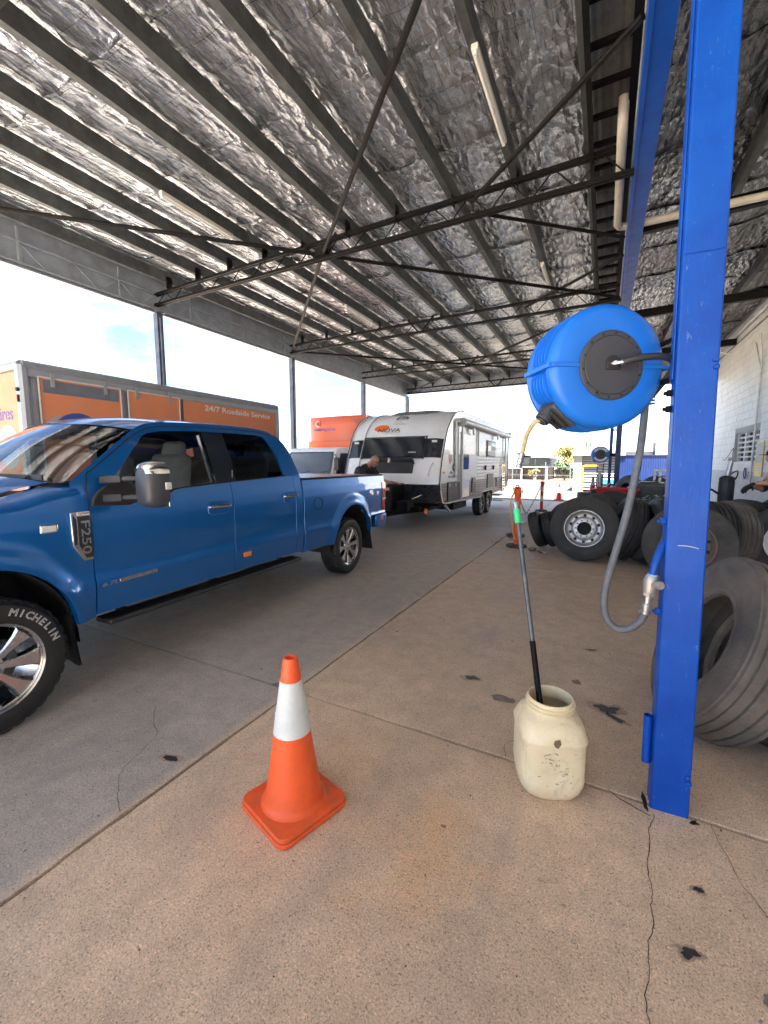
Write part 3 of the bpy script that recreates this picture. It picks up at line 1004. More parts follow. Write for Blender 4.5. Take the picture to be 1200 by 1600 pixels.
# wind bracing: pipes in the plane of the trusses
def brace(p0, p1, r=0.030):
    MB().tube([p0, p1], r, 8).build('brace', M_['dark_steel'], canopy)
N0 = (-4.18, 5.86, 4.92)
for q in ((-8.3, 1.75, 4.90), (0.08, 1.75, 4.93), (-8.3, 10.05, 4.90), (0.08, 10.05, 4.93)):
    brace(N0, q)
MB().box((-4.18, 5.86, 4.92), (0.22, 0.22, 0.05)).build('brace_plate', M_['dark_steel'], canopy)
for Y in (5.86, 10.06, 14.2):
    brace((-1.72, Y - 0.08, 5.02), (0.08, Y - 1.72, 5.02), 0.028)
    if Y < 10:
        brace((-1.72, Y + 0.08, 4.96), (0.08, Y + 1.72, 4.96), 0.024)
N1 = (-4.18, 14.22, 4.92)
for q in ((-8.3, 18.3, 4.90), (0.08, 18.3, 4.93), (-8.3, 10.15, 4.90), (0.08, 10.15, 4.93)):
    brace(N1, q, 0.03)

# fluorescent battens screwed to the purlins
LIGHTS = [(-1.185, 3.95, 'fluorescent batten beside the blue valley beam, above the blue post and reel'),
          (-1.185, 8.40, 'fluorescent batten further back beside the valley beam, above the hose reel'),
          (-5.41, 3.95, 'fluorescent batten on the street-side purlins, near the front of the canopy'),
          (-5.41, 8.45, 'fluorescent batten on the street-side purlins, above the caravan front')]
for x, y, lab in LIGHTS:
    t = thing('fluorescent_batten', lab, 'light fitting', (x, y, 5.15), 0, 'fluorescent battens under the canopy')
    MB().box((0, 0.6, 0.028), (0.062, 1.22, 0.05)).build('batten_body', M_['lamp_tube'], t, bevel=0.006)
    MB().cyl((0, 0.03, -0.018), (0, 1.17, -0.018), 0.014, seg=10).build('tube', M_['white_paint'], t)
    for yy in (0.01, 1.19):
        MB().box((0, yy, -0.008), (0.03, 0.02, 0.04)).build('tube_holder', M_['white_paint'], t)

# rainwater pipe under the valley
path = [(0.0, 5.32, 5.33), (0.0, 5.36, 5.22), (-0.005, 5.45, 5.12), (0.0, 5.6, 5.085)]
path = smooth_path([(-0.02, 5.38, 5.36), (-0.02, 5.40, 5.16), (-0.02, 5.52, 5.08)], 6) + [(-0.02, 7.2, 5.06)] + smooth_path([(-0.02, 7.34, 5.06), (0.02, 7.44, 5.06), (0.12, 7.47, 5.06)], 5) + [(3.2, 7.47, 5.03)]
b = MB().tube(path, 0.052, 14)
o = b.build('rainwater_pipe', M_['pvc'])
tag(o, 'cream plastic rainwater pipe bending under the roof valley beside the blue beam', 'pipe')

# ================================================================== POSTS
post = thing('blue_post', 'thick bright blue steel post with chipped paint, carrying the big hose reel', 'post', (0.345, 2.22, 0), rot=(R(-1.8), R(-0.55), R(3.0)))
b = MB()
b.span((-0.075, -0.05, -0.02), (0.075, 0.05, 5.0))
b.build('shaft', M_['post_blue'], post, bevel=0.007)
MB().span((-0.083, -0.012, 1.97), (-0.0755, 0.046, 4.98)).build('side_strip', M_['post_blue'], post, bevel=0.003)
b = MB()
for k in range(22):
    x = -0.070 + 0.140 * k / 21
    b.box((x, -0.0515, 2.475 + 0.006 * noise.noise((k * 1.7, 0, 0))), (0.0085, 0.006, 0.007))
b.build('weld_bead', M_['post_blue'], post, bevel=0.002)
b = MB()
b.tube([(-0.0945, 0.005, 0.19), (-0.0945, 0.005, 0.42)], 0.019, 16, cap=False)
b.tube([(-0.0945, 0.005, 0.19), (-0.0945, 0.005, 0.42)], 0.0145, 16, cap=False)
b.add([], [])
b.build('pipe_stub', M_['post_blue'], post)
for (z, yy) in ((1.915, 0.01), (1.845, 0.01), (0.93, -0.02), (1.345, -0.02)):
    b = MB()
    b.tube([(-0.0745, yy, z), (-0.096, yy, z)], 0.017, 6)
    b.tube([(-0.096, yy, z), (-0.108, yy, z)], 0.009, 8)
    b.build('bolt', M_['post_blue'] if z < 1.5 else M_['dark_steel'], post, bevel=0.002)
for x, z in ((0.062, 2.03), (0.065, 2.0), (0.06, 0.19), (0.066, 0.165)):
    MB().box((x, -0.054, z), (0.022, 0.014, 0.018)).build('weld_lump', M_['post_blue'], post, bevel=0.005)
# scratch in the paint
b = MB()
P = [(-0.03 + 0.075 * k / 12, -0.0512, 1.243 - 0.000 * k + 0.004 * math.sin(k * 0.26) - 0.0007 * k) for k in range(13)]
for p, q in zip(P, P[1:]):
    b.bar(p, q, 0.002, 0.003)
b.build('scratch', M_['grey_panel'], post)

def far_post(x, y, top, lab, w=0.13, mat='bluepost_far'):
    t = thing('canopy_post', lab, 'post', (x, y, 0), 0, 'posts along the street side of the canopy' if x < -8 else None)
    MB().span((-w / 2, -w / 2, 0.012), (w / 2, w / 2, top)).build('shaft', M_[mat], t, bevel=0.006)
    MB().span((-w, -w, 0), (w, w, 0.012)).build('base_plate', M_[mat], t)
    MB().span((-w * 0.8, -w * 0.8, top), (w * 0.8, w * 0.8, top + 0.015)).build('cap_plate', M_[mat], t)
    MB().tube([(w / 2 + 0.04, -0.02, 0.2), (w / 2 + 0.04, -0.02, top - 0.1)], 0.022, 8).build('downpipe', M_[mat], t)
    return t
far_post(-8.36, 5.88, 4.70, 'blue-grey canopy post standing behind the long orange box trailer')
far_post(-8.36, 10.1, 4.70, 'blue-grey canopy post rising between the long box trailer and the white truck cab')
far_post(-8.36, 14.25, 4.70, 'blue-grey canopy post rising behind the orange box of the white truck')
far_post(-8.36, 18.3, 4.70, 'blue-grey canopy post at the far corner, above the caravan roof')
pt = thing('blue_post', 'slimmer dark blue post at the far end, carrying the small hose reel', 'post', (0.42, 18.3, 0))
MB().span((-0.09, -0.09, 0), (0.09, 0.09, 4.98)).build('shaft', M_['blue_sheet'], pt, bevel=0.008)
MB().span((-0.30, -0.05, 0), (-0.19, 0.05, 4.98)).build('side_pipe', M_['blue_sheet'], pt, bevel=0.008)
b = MB()
for z in (0.8, 1.9, 2.85, 3.9):
    b.span((-0.19, -0.03, z), (-0.09, 0.03, z + 0.05))
b.build('tie_bar', M_['blue_sheet'], pt)

# ================================================================== BLOCK WALL on the right
wall = thing('block_wall', 'white painted concrete block wall with a grey band at its foot', 'wall')
WX = 3.3
b = MB()
def wall_core(y0, y1, z0, z1):
    b.span((WX + 0.006, y0, z0), (WX + 0.2, y1, z1))
WY0, WY1, WZ0, WZ1 = 13.4, 15.6, 1.66, 2.46
wall_core(-7, WY0, 0, 6.0); wall_core(WY1, 19.6, 0, 6.0); wall_core(WY0, WY1, 0, WZ0); wall_core(WY0, WY1, WZ1, 6.0)
b.build('wall_core', M_['mortar'], wall)
for nm, z0, z1, mt in (('block_course', 0, 7, 'block_grey'), ('block_course', 7, 28, 'block_white')):
    b = MB()
    for c in range(z0, z1):
        y = 2.0 + (0.2 if c % 2 else 0)
        while y < 19.5:
            a0, a1 = y, min(y + 0.392, 19.6)
            zz0, zz1 = c * 0.2 + 0.004, c * 0.2 + 0.196
            if not (zz1 > WZ0 and zz0 < WZ1 and a1 > WY0 and a0 < WY1):
                pr = rnd.uniform(-0.0012, 0.0012)
                b.box((WX + 0.003 + pr, (a0 + a1) / 2, (zz0 + zz1) / 2), (0.010, a1 - a0, zz1 - zz0))
            else:
                for u0, u1 in ((a0, min(a1, WY0)), (max(a0, WY1), a1)):
                    if u1 - u0 > 0.03:
                        b.box((WX + 0.003, (u0 + u1) / 2, (zz0 + zz1) / 2), (0.010, u1 - u0, zz1 - zz0))
            y += 0.4
    b.build(nm, M_[mt], wall, kind='stuff')
# breeze-block vent window
vent = MB()
vent.span((WX - 0.02, WY0 - 0.06, WZ0 - 0.07), (WX + 0.12, WY1 + 0.06, WZ0))
vo = vent.build('vent_window', M_['white_paint'], wall)
v2 = MB()
ny, nz = 3, 6
dy, dz = (WY1 - WY0 - 0.1) / ny, (WZ1 - WZ0) / nz
for i in range(ny + 1):
    y = WY0 + 0.05 + i * dy
    v2.span((WX + 0.07, y - 0.06, WZ0), (WX + 0.15, y + 0.06, WZ1))
for k in range(nz + 1):
    z = WZ0 + k * dz
    v2.span((WX + 0.074, WY0, z - 0.022), (WX + 0.146, WY1, z + 0.022))
v2.build('vent_grid', M_['block_white'], vo, bevel=0.004)
MB().span((WX + 0.16, WY0, WZ0), (WX + 0.19, WY1, WZ1)).build('vent_backing', M_['interior'], vo)
# pipes on the wall
b = MB()
b.tube([(WX - 0.07, 2, 5.36), (WX - 0.07, 19.4, 5.36)], 0.035, 10)
o = b.build('wall_pipe', M_['white_paint']); tag(o, 'white pipe running along the top of the block wall', 'pipe')
b = MB()
b.tube([(WX - 0.03, 2, 5.12), (WX - 0.03, 19.4, 5.12)], 0.010, 6)
o = b.build('wall_cable', M_['black_plastic']); tag(o, 'thin black cable strung below the white wall pipe', 'cable')
b = MB()
b.tube([(WX - 0.04, 13.62, 1.0), (WX - 0.04, 13.62, 4.1), (WX - 0.10, 13.60, 4.55), (WX - 0.14, 13.55, 4.75)], 0.022, 8)
b.tube([(WX - 0.04, 13.62, 3.9), (WX - 0.12, 13.9, 4.6)], 0.014, 8)
o = b.build('conduit_pipe', M_['galv']); tag(o, 'thin upright conduit on the white wall beside the yellow safety sign', 'pipe')
# bracket for a lamp high on the wall
b = MB()
b.bar((WX - 0.02, 16.9, 5.22), (WX - 0.5, 16.9, 5.18), 0.03, 0.03); b.bar((WX - 0.02, 16.9, 4.95), (WX - 0.5, 16.9, 5.16), 0.03, 0.03)
o = b.build('wall_bracket', M_['white_paint']); tag(o, 'small white triangular bracket under the pipe on the block wall', 'bracket')
# yellow safety sign: print too far off to read, only its blocks of text show
sg = thing('safety_sign', 'tall yellow safety sign with glare painted across its upper half on the white wall', 'sign', (WX - 0.012, 13.2, 1.3))
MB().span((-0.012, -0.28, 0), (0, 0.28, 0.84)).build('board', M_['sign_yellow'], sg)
MB().span((-0.0145, -0.25, 0.33), (-0.0122, 0.25, 0.82)).build('painted_glare', M_['cream'], sg)  # pale panel paints in the glare on the sign's upper half
b = MB()
for k in range(9):
    z = 0.78 - k * 0.05
    b.span((-0.0165, -0.22, z - 0.016), (-0.0148, 0.22 - 0.12 * rnd.random(), z))
for k in range(4):
    z = 0.27 - k * 0.06
    b.span((-0.0145, -0.2, z - 0.02), (-0.0124, 0.2 - 0.15 * rnd.random(), z))
b.build('print_lines', M_['print_grey'], sg)
# blue hose loop hung below the window
P = [(WX - 0.04, 14.15 + 0.09 * math.cos(t), 1.36 + 0.14 * math.sin(t)) for t in [2 * math.pi * k / 24 for k in range(24)]]
o = MB().tube(P, 0.014, 6, closed=True).build('hose_loop', M_['print_blue']); tag(o, 'small blue hose loop hung on the wall under the vent window', 'hose')
P = smooth_path([(WX - 0.04, 16.6, 1.75), (WX - 0.12, 15.9, 1.72), (WX - 0.1, 15.2, 2.05)], 6) + [(WX - 0.1, 15.2, 1.0)]
o = MB().tube(P, 0.008, 6).build('wall_lead', M_['black_plastic']); tag(o, 'thin black lead drooping across the white wall above the tank', 'cable')
# ================================================================== BEYOND THE CANOPY
# grey storage building with a slatted shutter
gb = thing('storage_shed', 'low grey shed with a horizontally slatted shutter behind the small hose reel', 'shed', (0, 27, 0))
b = MB()
b.span((-1.62, 0, 0), (-1.18, 4, 2.06))
b.span((-1.18, 0.35, 0), (0.9, 4, 2.06))
b.build('wall', M_['concrete_post'], gb)
MB().span((-1.74, -0.12, 2.06), (1.0, 4.1, 2.42)).build('fascia', M_['roller_grey'], gb, bevel=0.01)
sl = MB()
sl.span((-0.93, -0.03, -0.052), (0.93, 0.03, 0.052))
sm = sl.mesh('shutter_slat', M_['roller_grey'])
for k in range(13):
    o = link(bpy.data.objects.new('shutter_slat', sm), gb, loc=(-0.24, 0.2 - 0.0, 0.16 + 0.15 * k))
    o.rotation_euler = (R(-32), 0, 0)
MB().span((-1.17, 0.28, 0), (0.70, 0.33, 2.05)).build('shutter_backing', M_['interior'], gb)
MB().span((-0.35, 0.05, 0.48), (0.68, 0.12, 0.70)).build('blue_board', pm('teal', (0.05, 0.30, 0.52), 0.4), gb)
# yellow pipe guard in front of the shed
o = MB().tube([(-1.08, 26.3, 0), (-1.08, 26.3, 1.42)] + smooth_path([(-1.06, 26.3, 1.46), (-1.0, 26.3, 1.49)], 3) + [(-0.32, 26.3, 1.49)], 0.05, 10).build('pipe_guard', M_['yellow_paint'])
tag(o, 'yellow bent pipe guard in front of the grey shed', 'guard rail')
# blue corrugated fence: every rib in relief
bf = thing('corrugated_fence', 'dark blue ribbed steel fence between the far post and the white building', 'fence', (0, 27, 0))
b = MB()
n = 150
prof = [(0.0, 0), (0.055, 0), (0.065, 0.03), (0.085, 0.03), (0.095, 0)]
pts = []
x = 0.62
while x < 3.25:
    for dx, dd in prof:
        pts.append((x + dx, -dd))
    x += 0.11
vs = [(px, py, z) for px, py in pts for z in (0.0, 2.06)]
b.add(vs, [(2 * i, 2 * i + 2, 2 * i + 3, 2 * i + 1) for i in range(len(pts) - 1)])
b.build('ribbed_sheet', M_['blue_sheet'], bf)
MB().span((0.60, -0.05, 2.05), (3.27, 0.05, 2.10)).build('top_rail', M_['blue_sheet'], bf)
# pale flat-roofed box behind that fence
pb = thing('flat_roof_box', 'pale flat-roofed block showing above the dark blue ribbed fence', 'building', (0, 30, 0))
MB().span((0.7, 0, 0), (2.55, 3, 2.35)).build('wall', M_['house_white'], pb)
MB().span((0.6, -0.1, 2.35), (2.6, 3.1, 2.86)).build('parapet', M_['cream'], pb, bevel=0.01)
MB().span((0.6, -0.14, 2.33), (2.6, -0.1, 2.38)).build('gutter', M_['concrete_post'], pb)
# tall white building closing the right
wb = thing('white_building', 'tall plain white building behind the blue post, with a downpipe on its front', 'building', (0, 29.5, 0))
MB().span((2.62, 0, 0), (9.5, 9, 7.2)).build('wall', M_['white_paint'], wb)
MB().span((2.55, -0.12, 7.2), (9.6, 9.1, 7.45)).build('roof_edge', M_['roller_grey'], wb)
b = MB()
b.tube([(3.45, -0.06, 0.2), (3.45, -0.06, 4.6), (3.3, -0.08, 5.0), (2.75, -0.08, 5.05)], 0.03, 8)
b.build('downpipe', M_['galv'], wb)
b = MB()
b.tube([(2.75, -0.06, 2.9), (3.6, -0.08, 4.6)], 0.012, 6)
b.build('stay_wire', M_['galv'], wb)

# street fence: posts and rails with wire
sf = thing('wire_fence', 'low galvanised wire fence along the street verge beyond the yard', 'fence', (0, 34.3, 0))
for x in (-12.5, -9.4, -6.45, -4.0, -2.25):
    MB().cyl((x, 0, -0.1), (x, 0, 1.75), 0.035, seg=8).build('fence_post', M_['fence_galv'], sf)
b = MB()
for z in (0.12, 0.75, 1.38):
    b.cyl((-14, 0, z), (-2.25, 0, z), 0.009, seg=6)
b.build('fence_rail', M_['fence_galv'], sf)
b = MB()
for k in range(90):
    x = -14 + 0.13 * k
    b.bar((x, 0.0, 0.12), (x, 0.0, 1.38), 0.003, 0.003)
b.build('fence_wire', M_['fence_galv'], sf)

# houses over the road
h = thing('house', 'low house with a pale gable wall and a dark upper window over the street', 'house', (0, 48, 0))
s = 1.2
def hb(name, mat, a, b_, bev=0, par=None):
    return MB().span((a[0] * s, a[1], a[2]), (b_[0] * s, b_[1], b_[2])).build(name, M_[mat], par or h, bevel=bev)
hz = lambda z: 1.6 + (z - 1.6) * s
hb('gable_wall', 'house_white', (-9.2, -1.2, hz(1.2)), (-6.66, 6, hz(2.48)))
hb('wall', 'house_brick', (-9.2, -0.4, -0.1), (-6.66, 6, hz(1.2)))
hb('wall', 'house_brick', (-6.66, 0.4, -0.1), (-4.4, 6, hz(1.3)))
hb('upper_wall', 'house_wall', (-6.66, 0.4, hz(1.3)), (-4.2, 6, hz(2.2)))
w = hb('window', 'dark_glass', (-6.1, 0.3, hz(1.55)), (-4.4, 0.4, hz(2.08)))
hb('window_sash', 'house_wall', (-5.62, 0.24, hz(1.55)), (-5.56, 0.30, hz(2.08)), par=w)
w = hb('window', 'dark_glass', (-6.1, 0.3, hz(0.75)), (-5.3, 0.4, hz(1.2)))
hb('window_sash', 'house_white', (-5.72, 0.24, hz(0.75)), (-5.68, 0.30, hz(1.2)), par=w)
w = hb('window', 'dark_glass', (-7.3, -0.5, hz(0.75)), (-6.9, -0.4, hz(1.1)))
hb('window_sash', 'house_white', (-7.12, -0.56, hz(0.75)), (-7.08, -0.5, hz(1.1)), par=w)
MB().add([(-6.66 * s, -0.6, hz(2.45)), (-4.1 * s, -0.6, hz(2.15)), (-4.1 * s, 6.2, hz(2.15)), (-6.66 * s, 6.2, hz(2.45)), (-6.66 * s, -0.6, hz(2.40)), (-4.1 * s, -0.6, hz(2.10)), (-4.1 * s, 6.2, hz(2.10)), (-6.66 * s, 6.2, hz(2.40))],
         [(0, 1, 2, 3), (7, 6, 5, 4), (0, 4, 5, 1), (1, 5, 6, 2), (2, 6, 7, 3), (3, 7, 4, 0)]).build('roof', M_['house_roof'], h)
hb('verandah_roof', 'house_white', (-6.62, -0.9, hz(1.30)), (-4.4, 0.4, hz(1.36)))
for x in (-6.6, -5.4, -4.45):
    MB().span((x * s - 0.07, -0.85, -0.1), (x * s + 0.07, -0.75, hz(1.3))).build('verandah_post', M_['house_white'], h)
hb('sign_board', 'print_white', (-5.7, -0.95, hz(0.8)), (-5.35, -0.92, hz(0.95)))
h2 = thing('house', 'grey low house half hidden by the green shrub, beside the pale gable house', 'house', (0, 53, 0))
s = 1.3
MB().span((-3.9 * s, 0, -0.1), (-1.9 * s, 6, hz(1.2))).build('wall', M_['house_wall'], h2)
MB().span((-3.4 * s, -0.05, hz(0.6)), (-2.9 * s, 0.0, hz(1.0))).build('window', M_['dark_glass'], h2)
MB().add([(-4.4 * s, -0.6, hz(1.45)), (-1.8 * s, -0.6, hz(1.2)), (-1.8 * s, 6.4, hz(1.5)), (-4.4 * s, 6.4, hz(1.75)), (-4.4 * s, -0.6, hz(1.39)), (-1.8 * s, -0.6, hz(1.14)), (-1.8 * s, 6.4, hz(1.44)), (-4.4 * s, 6.4, hz(1.69))],
         [(0, 1, 2, 3), (7, 6, 5, 4), (0, 4, 5, 1), (1, 5, 6, 2), (2, 6, 7, 3), (3, 7, 4, 0)]).build('roof', M_['house_roof'], h2)

def tree(name, label, cat, loc, hgt, rad, mat, n, leaf, trunk, seed, flat=1.0):
    r = random.Random(seed)
    t = thing(name, label, cat, loc)
    b = MB()
    clumps = []
    top = hgt * trunk
    b.tube(smooth_path([(0, 0, -0.1), (0.08, 0, top * 0.5), (0, 0.05, top)], 4), [0.16 * rad / 2 * (1 - 0.5 * k / 8) + 0.03 for k in range(9)], 7)
    for k in range(16):
        a = r.uniform(0, 6.28)
        rr = rad * math.sqrt(r.random()) * 0.85
        z = top + (hgt - top) * (0.15 + 0.75 * r.random()) * (1 - 0.35 * rr / rad)
        c = Vector((rr * math.cos(a), rr * math.sin(a), z))
        clumps.append((c, rad * r.uniform(0.22, 0.42)))
        b.tube(smooth_path([(0, 0.05, top * r.uniform(0.6, 1)), (c.x * 0.5, c.y * 0.5, (top + c.z) / 2 - 0.1), tuple(c)], 3), [0.05, 0.042, 0.035, 0.028, 0.02, 0.015, 0.01], 5)
    b.build('trunk', M_['bark'], t)
    l = MB()
    for k in range(n):
        c, cr = r.choice(clumps)
        d = Vector((r.gauss(0, 1), r.gauss(0, 1), r.gauss(0, 0.8))).normalized() * cr * (r.random() ** 0.45)
        p = c + d * Vector((1, 1, flat)).length / 1.732
        s_ = leaf * r.uniform(0.6, 1.4)
        Mx = Matrix.Translation(p) @ Euler((r.uniform(-1, 1), r.uniform(-1, 1), r.uniform(0, 6.28))).to_matrix().to_4x4()
        l.add([(-s_, 0, 0), (0, -s_ * 0.45, 0.02), (s_, 0, 0), (0, s_ * 0.45, 0.02)], [(0, 1, 2, 3)], 0, Mx)
    l.build('crown', M_[mat], t, recalc=False)
    return t
tree('broadleaf_tree', 'yellow-green spreading tree above the roofs over the street', 'tree', (-4.1, 58, -0.09), 4.2, 2.3, 'leaf_yellow', 5200, 0.12, 0.38, 5)
tree('garden_shrub', 'green leafy shrub in front of the grey house over the street', 'shrub', (-3.6, 46, -0.09), 2.2, 1.0, 'leaf_green', 2200, 0.08, 0.25, 8)
tree('garden_shrub', 'small yellowish shrub against the brick wall of the pale gable house', 'shrub', (-6.45, 45.5, -0.09), 1.35, 0.6, 'leaf_yellow', 1100, 0.06, 0.2, 11)
tree('garden_shrub', 'dark shrub at the corner of the far houses, beside the wire fence end', 'shrub', (-2.6, 46, -0.09), 1.4, 0.7, 'leaf_green', 1100, 0.07, 0.2, 14)

# power poles and lines over the street
pp = thing('power_pole', 'tall timber power pole with one crossarm, above the small hose reel', 'power pole', (-2.2, 60, -0.09))
MB().cyl((0, 0, 0), (0, 0, 7.4), 0.13, 0.1, 10).build('pole', M_['wood_pole'], pp)
MB().span((-0.8, -0.16, 4.2), (0.8, -0.08, 4.32)).build('crossarm', M_['wood_pole'], pp)
b = MB()
for x in (-0.75, -0.35, 0.35, 0.75):
    b.cyl((x, -0.12, 4.32), (x, -0.12, 4.46), 0.04, seg=8)
b.build('insulator', M_['concrete_post'], pp)
pp2 = thing('power_pole', 'shorter power pole just beyond the tall timber one', 'power pole', (-1.9, 66, -0.09))
MB().cyl((0, 0, 0), (0, 0, 4.75), 0.12, 0.09, 10).build('pole', M_['wood_pole'], pp2)
MB().span((-0.7, -0.15, 4.45), (0.7, -0.07, 4.55)).build('crossarm', M_['wood_pole'], pp2)
for i, (z0, z1, xx) in enumerate(((7.6, 6.6, -0.1), (5.3, 4.38, -0.75), (5.7, 5.0, -0.1), (4.6, 4.38, 0.35), (4.1, 3.7, -0.1))):
    P = [(-2.2 + xx + 60 * k / 24, 59.88, z1 + (z0 - z1) * k / 24 - 1.2 * k / 24 * (1 - k / 24)) for k in range(24, 0, -1)]
    P += [(-2.2 + xx - 60 * k / 24, 59.88, z1 + (z0 - z1) * k / 24 * 3 - 3.2 * k / 24 * (1 - k / 24)) for k in range(25)]
    o = MB().tube(P, 0.016, 4).build('power_line', M_['black_plastic'])
    tag(o, ['topmost power line, high on the tall timber pole', 'power line on the street end of the crossarm', 'middle power line, on the pole above the crossarm', 'power line on the inner half of the crossarm', 'lowest power line, under the crossarm'][i], 'power line', 'power lines over the street')
# ================================================================== THE BLUE PICK-UP
# local axes: x outwards to the side we see, y from front axle (0) to tail, z up
ute = thing('pickup_truck', 'shiny blue crew cab pickup with chrome wheels and tow mirrors', 'pickup truck', (-4.049, 0.907, 0), R(2.55))
UB = M_['ute_blue']
V_TAB = [(0.40, 0.955), (0.50, 0.975), (0.60, 0.992), (0.74, 1.008), (0.790, 1.012), (0.815, 1.000), (0.90, 0.998), (1.05, 1.004), (1.20, 1.002), (1.30, 0.992), (1.36, 0.980), (1.42, 0.968), (1.50, 0.955)]
def v_side(u, z):
    return lerp_table(V_TAB, z)
def v_up(z):
    d = z - 1.40
    return 0.970 - 0.30 * d - 0.12 * d * d
ARCH = ((0.0, 0.50, 0.60), (4.245, 0.545, 0.605))
ACZ = 0.41
def arch_z(u):
    z = -1
    for c, a, h in ARCH:
        d = (u - c) / a
        if abs(d) < 1:
            z = max(z, ACZ + h * math.sqrt(1 - d * d) ** 0.9)
    return z
def flare(u, z):
    f = 0
    for c, a, h in ARCH:
        d = math.hypot((u - c) / a, (z - ACZ) / h)
        f = max(f, 0.045 * (1 - smoothstep(1.03, 1.30, d)))
    return f
def side_panel(name, u0, u1, zb, zt, parent=ute, n=26, roll=None, flare_on=True, mats=UB):
    """body side between two u stations, bottom zb(u), top zt(u); edges turned in"""
    for s in (1, -1):
        us = []
        u = u0
        while u < u1 - 1e-6:
            us.append(u)
            u += 0.016 if flare_on else 0.04
        us.append(u1)
        b = MB()
        rows = []
        for u in us:
            z0, z1 = zb(u), zt(u)
            col = []
            z1s = z1 - (0.085 if roll else 0.0)
            for k in range(n):
                z = z0 + (z1s - z0) * k / (n - 1)
                v = v_side(u, z) + (flare(u, z) if flare_on else 0)
                col.append((v, u, z))
            if roll:
                vtop = col[-1][0]
                for q in (0.15, 0.35, 0.6, 0.85, 1.0):
                    a = q * math.pi / 2
                    col.append((vtop - (vtop - roll) * (1 - math.cos(a)), u, z1s + 0.085 * math.sin(a)))
            # turned-in bottom and top lips
            v0 = col[0]
            col = [(v0[0] - 0.07, u, v0[2] + 0.012), (v0[0] - 0.012, u, v0[2] - 0.004)] + col
            if not roll:
                vt = col[-1]
                col.append((vt[0] - 0.012, u, vt[2] + 0.005))
                col.append((vt[0] - 0.06, u, vt[2] + 0.004))
            rows.append(col)
        # turned-in front and rear edges
        first = [(p[0] - 0.035, p[1] + 0.001, p[2]) for p in rows[0]]
        last = [(p[0] - 0.035, p[1] - 0.001, p[2]) for p in rows[-1]]
        f2 = [(p[0] - 0.004, p[1] - 0.002, p[2]) for p in rows[0]]
        l2 = [(p[0] - 0.004, p[1] + 0.002, p[2]) for p in rows[-1]]
        rows = [first, f2] + rows + [l2, last]
        b.grid(lambda i, j: (s * rows[i][j][0], rows[i][j][1], rows[i][j][2]), len(rows), len(rows[0]))
        o = b.build(name, mats, parent, ang=38)
    return o
SILL = 0.535
FT = [(-0.92, 1.20), (-0.6, 1.27), (0, 1.365), (0.25, 1.40), (0.42, 1.445), (0.60, 1.475)]
fender_top = lambda u: lerp_table(FT, u)
BT = [(0.60, 1.335), (1.10, 1.325), (1.17, 1.330), (1.24, 1.355), (1.31, 1.388), (1.38, 1.398), (1.9, 1.425), (2.5, 1.450), (3.03, 1.470)]
belt = lambda u: lerp_table(BT, u)
def bot_f(u):
    a = arch_z(u)
    return a if a > SILL else (SILL if u > 0 else 0.60)
side_panel('front_fender', -0.90, 0.622, bot_f, fender_top, roll=0.80)
side_panel('front_door', 0.632, 1.925, lambda u: SILL + 0.02, belt, flare_on=False)
side_panel('rear_door', 1.935, 2.90, lambda u: SILL + 0.02 if u < 2.72 else SILL + 0.02 + 0.0, belt, flare_on=False)
side_panel('cab_corner', 2.908, 3.035, lambda u: SILL + 0.02, belt, flare_on=False)
def bot_b(u):
    a = arch_z(u)
    if a > 0.53:
        return a
    return 0.525 if u < 4.2 else 0.79
side_panel('bed_side', 3.065, 5.36, bot_b, lambda u: 1.405)
# rail along the bed
for s in (1, -1):
    MB().span((s * 0.89, 3.065, 1.412), (s * 0.965, 5.36, 1.432)).build('bed_rail', M_['black_plastic'], ute, bevel=0.008)
MB().span((-0.90, 3.08, 1.405), (0.90, 5.34, 1.428)).build('tonneau_cover', pm('tonneau', (0.10, 0.10, 0.105), 0.3, bmp=0.1, bscale=150), ute, bevel=0.006)
# inner wheel houses, floor and chassis: what shows dark under the body
b = MB()
for c, a, h in ARCH:
    for s in (1, -1):
        vs = []
        for k in range(19):
            t = math.pi * k / 18
            for x in (0.55, 0.965):
                vs.append((s * x, c + (a + 0.02) * math.cos(t), ACZ + (h + 0.02) * math.sin(t) - 0.02))
        b.add(vs, [(2 * k, 2 * k + 1, 2 * k + 3, 2 * k + 2) for k in range(18)])
        b.span((s * 0.55, c - a, 0.40), (s * 0.56, c + a, ACZ + h))
b.span((-0.93, 0.50, 0.56), (0.93, 3.72, 0.60))
b.span((-0.95, 4.76, 0.60), (0.95, 5.2, 0.64))
for s in (1, -1):
    b.span((s * 0.36, -0.85, 0.52), (s * 0.46, 5.3, 0.66))
b.cyl((-0.8, 4.17, 0.41), (0.8, 4.17, 0.41), 0.06, seg=10)
b.cyl((-0.8, 0.05, 0.41), (0.8, 0.05, 0.41), 0.05, seg=10)
b.cyl((-0.16, 4.17, 0.41), (0.16, 4.17, 0.41), 0.15, seg=12)
b.build('underbody', M_['gasket'], ute)
# chassis member seen below the sill, running board
for s in (1, -1):
    MB().span((s * 0.83, 0.70, 0.452), (s * 1.015, 2.98, 0.492)).build('running_board', M_['black_plastic'], ute, bevel=0.014)
    for y in (0.9, 1.8, 2.8):
        MB().bar((s * 0.5, y, 0.55), (s * 0.93, y, 0.47), 0.05, 0.03).build('step_bracket', M_['black_plastic'], ute)

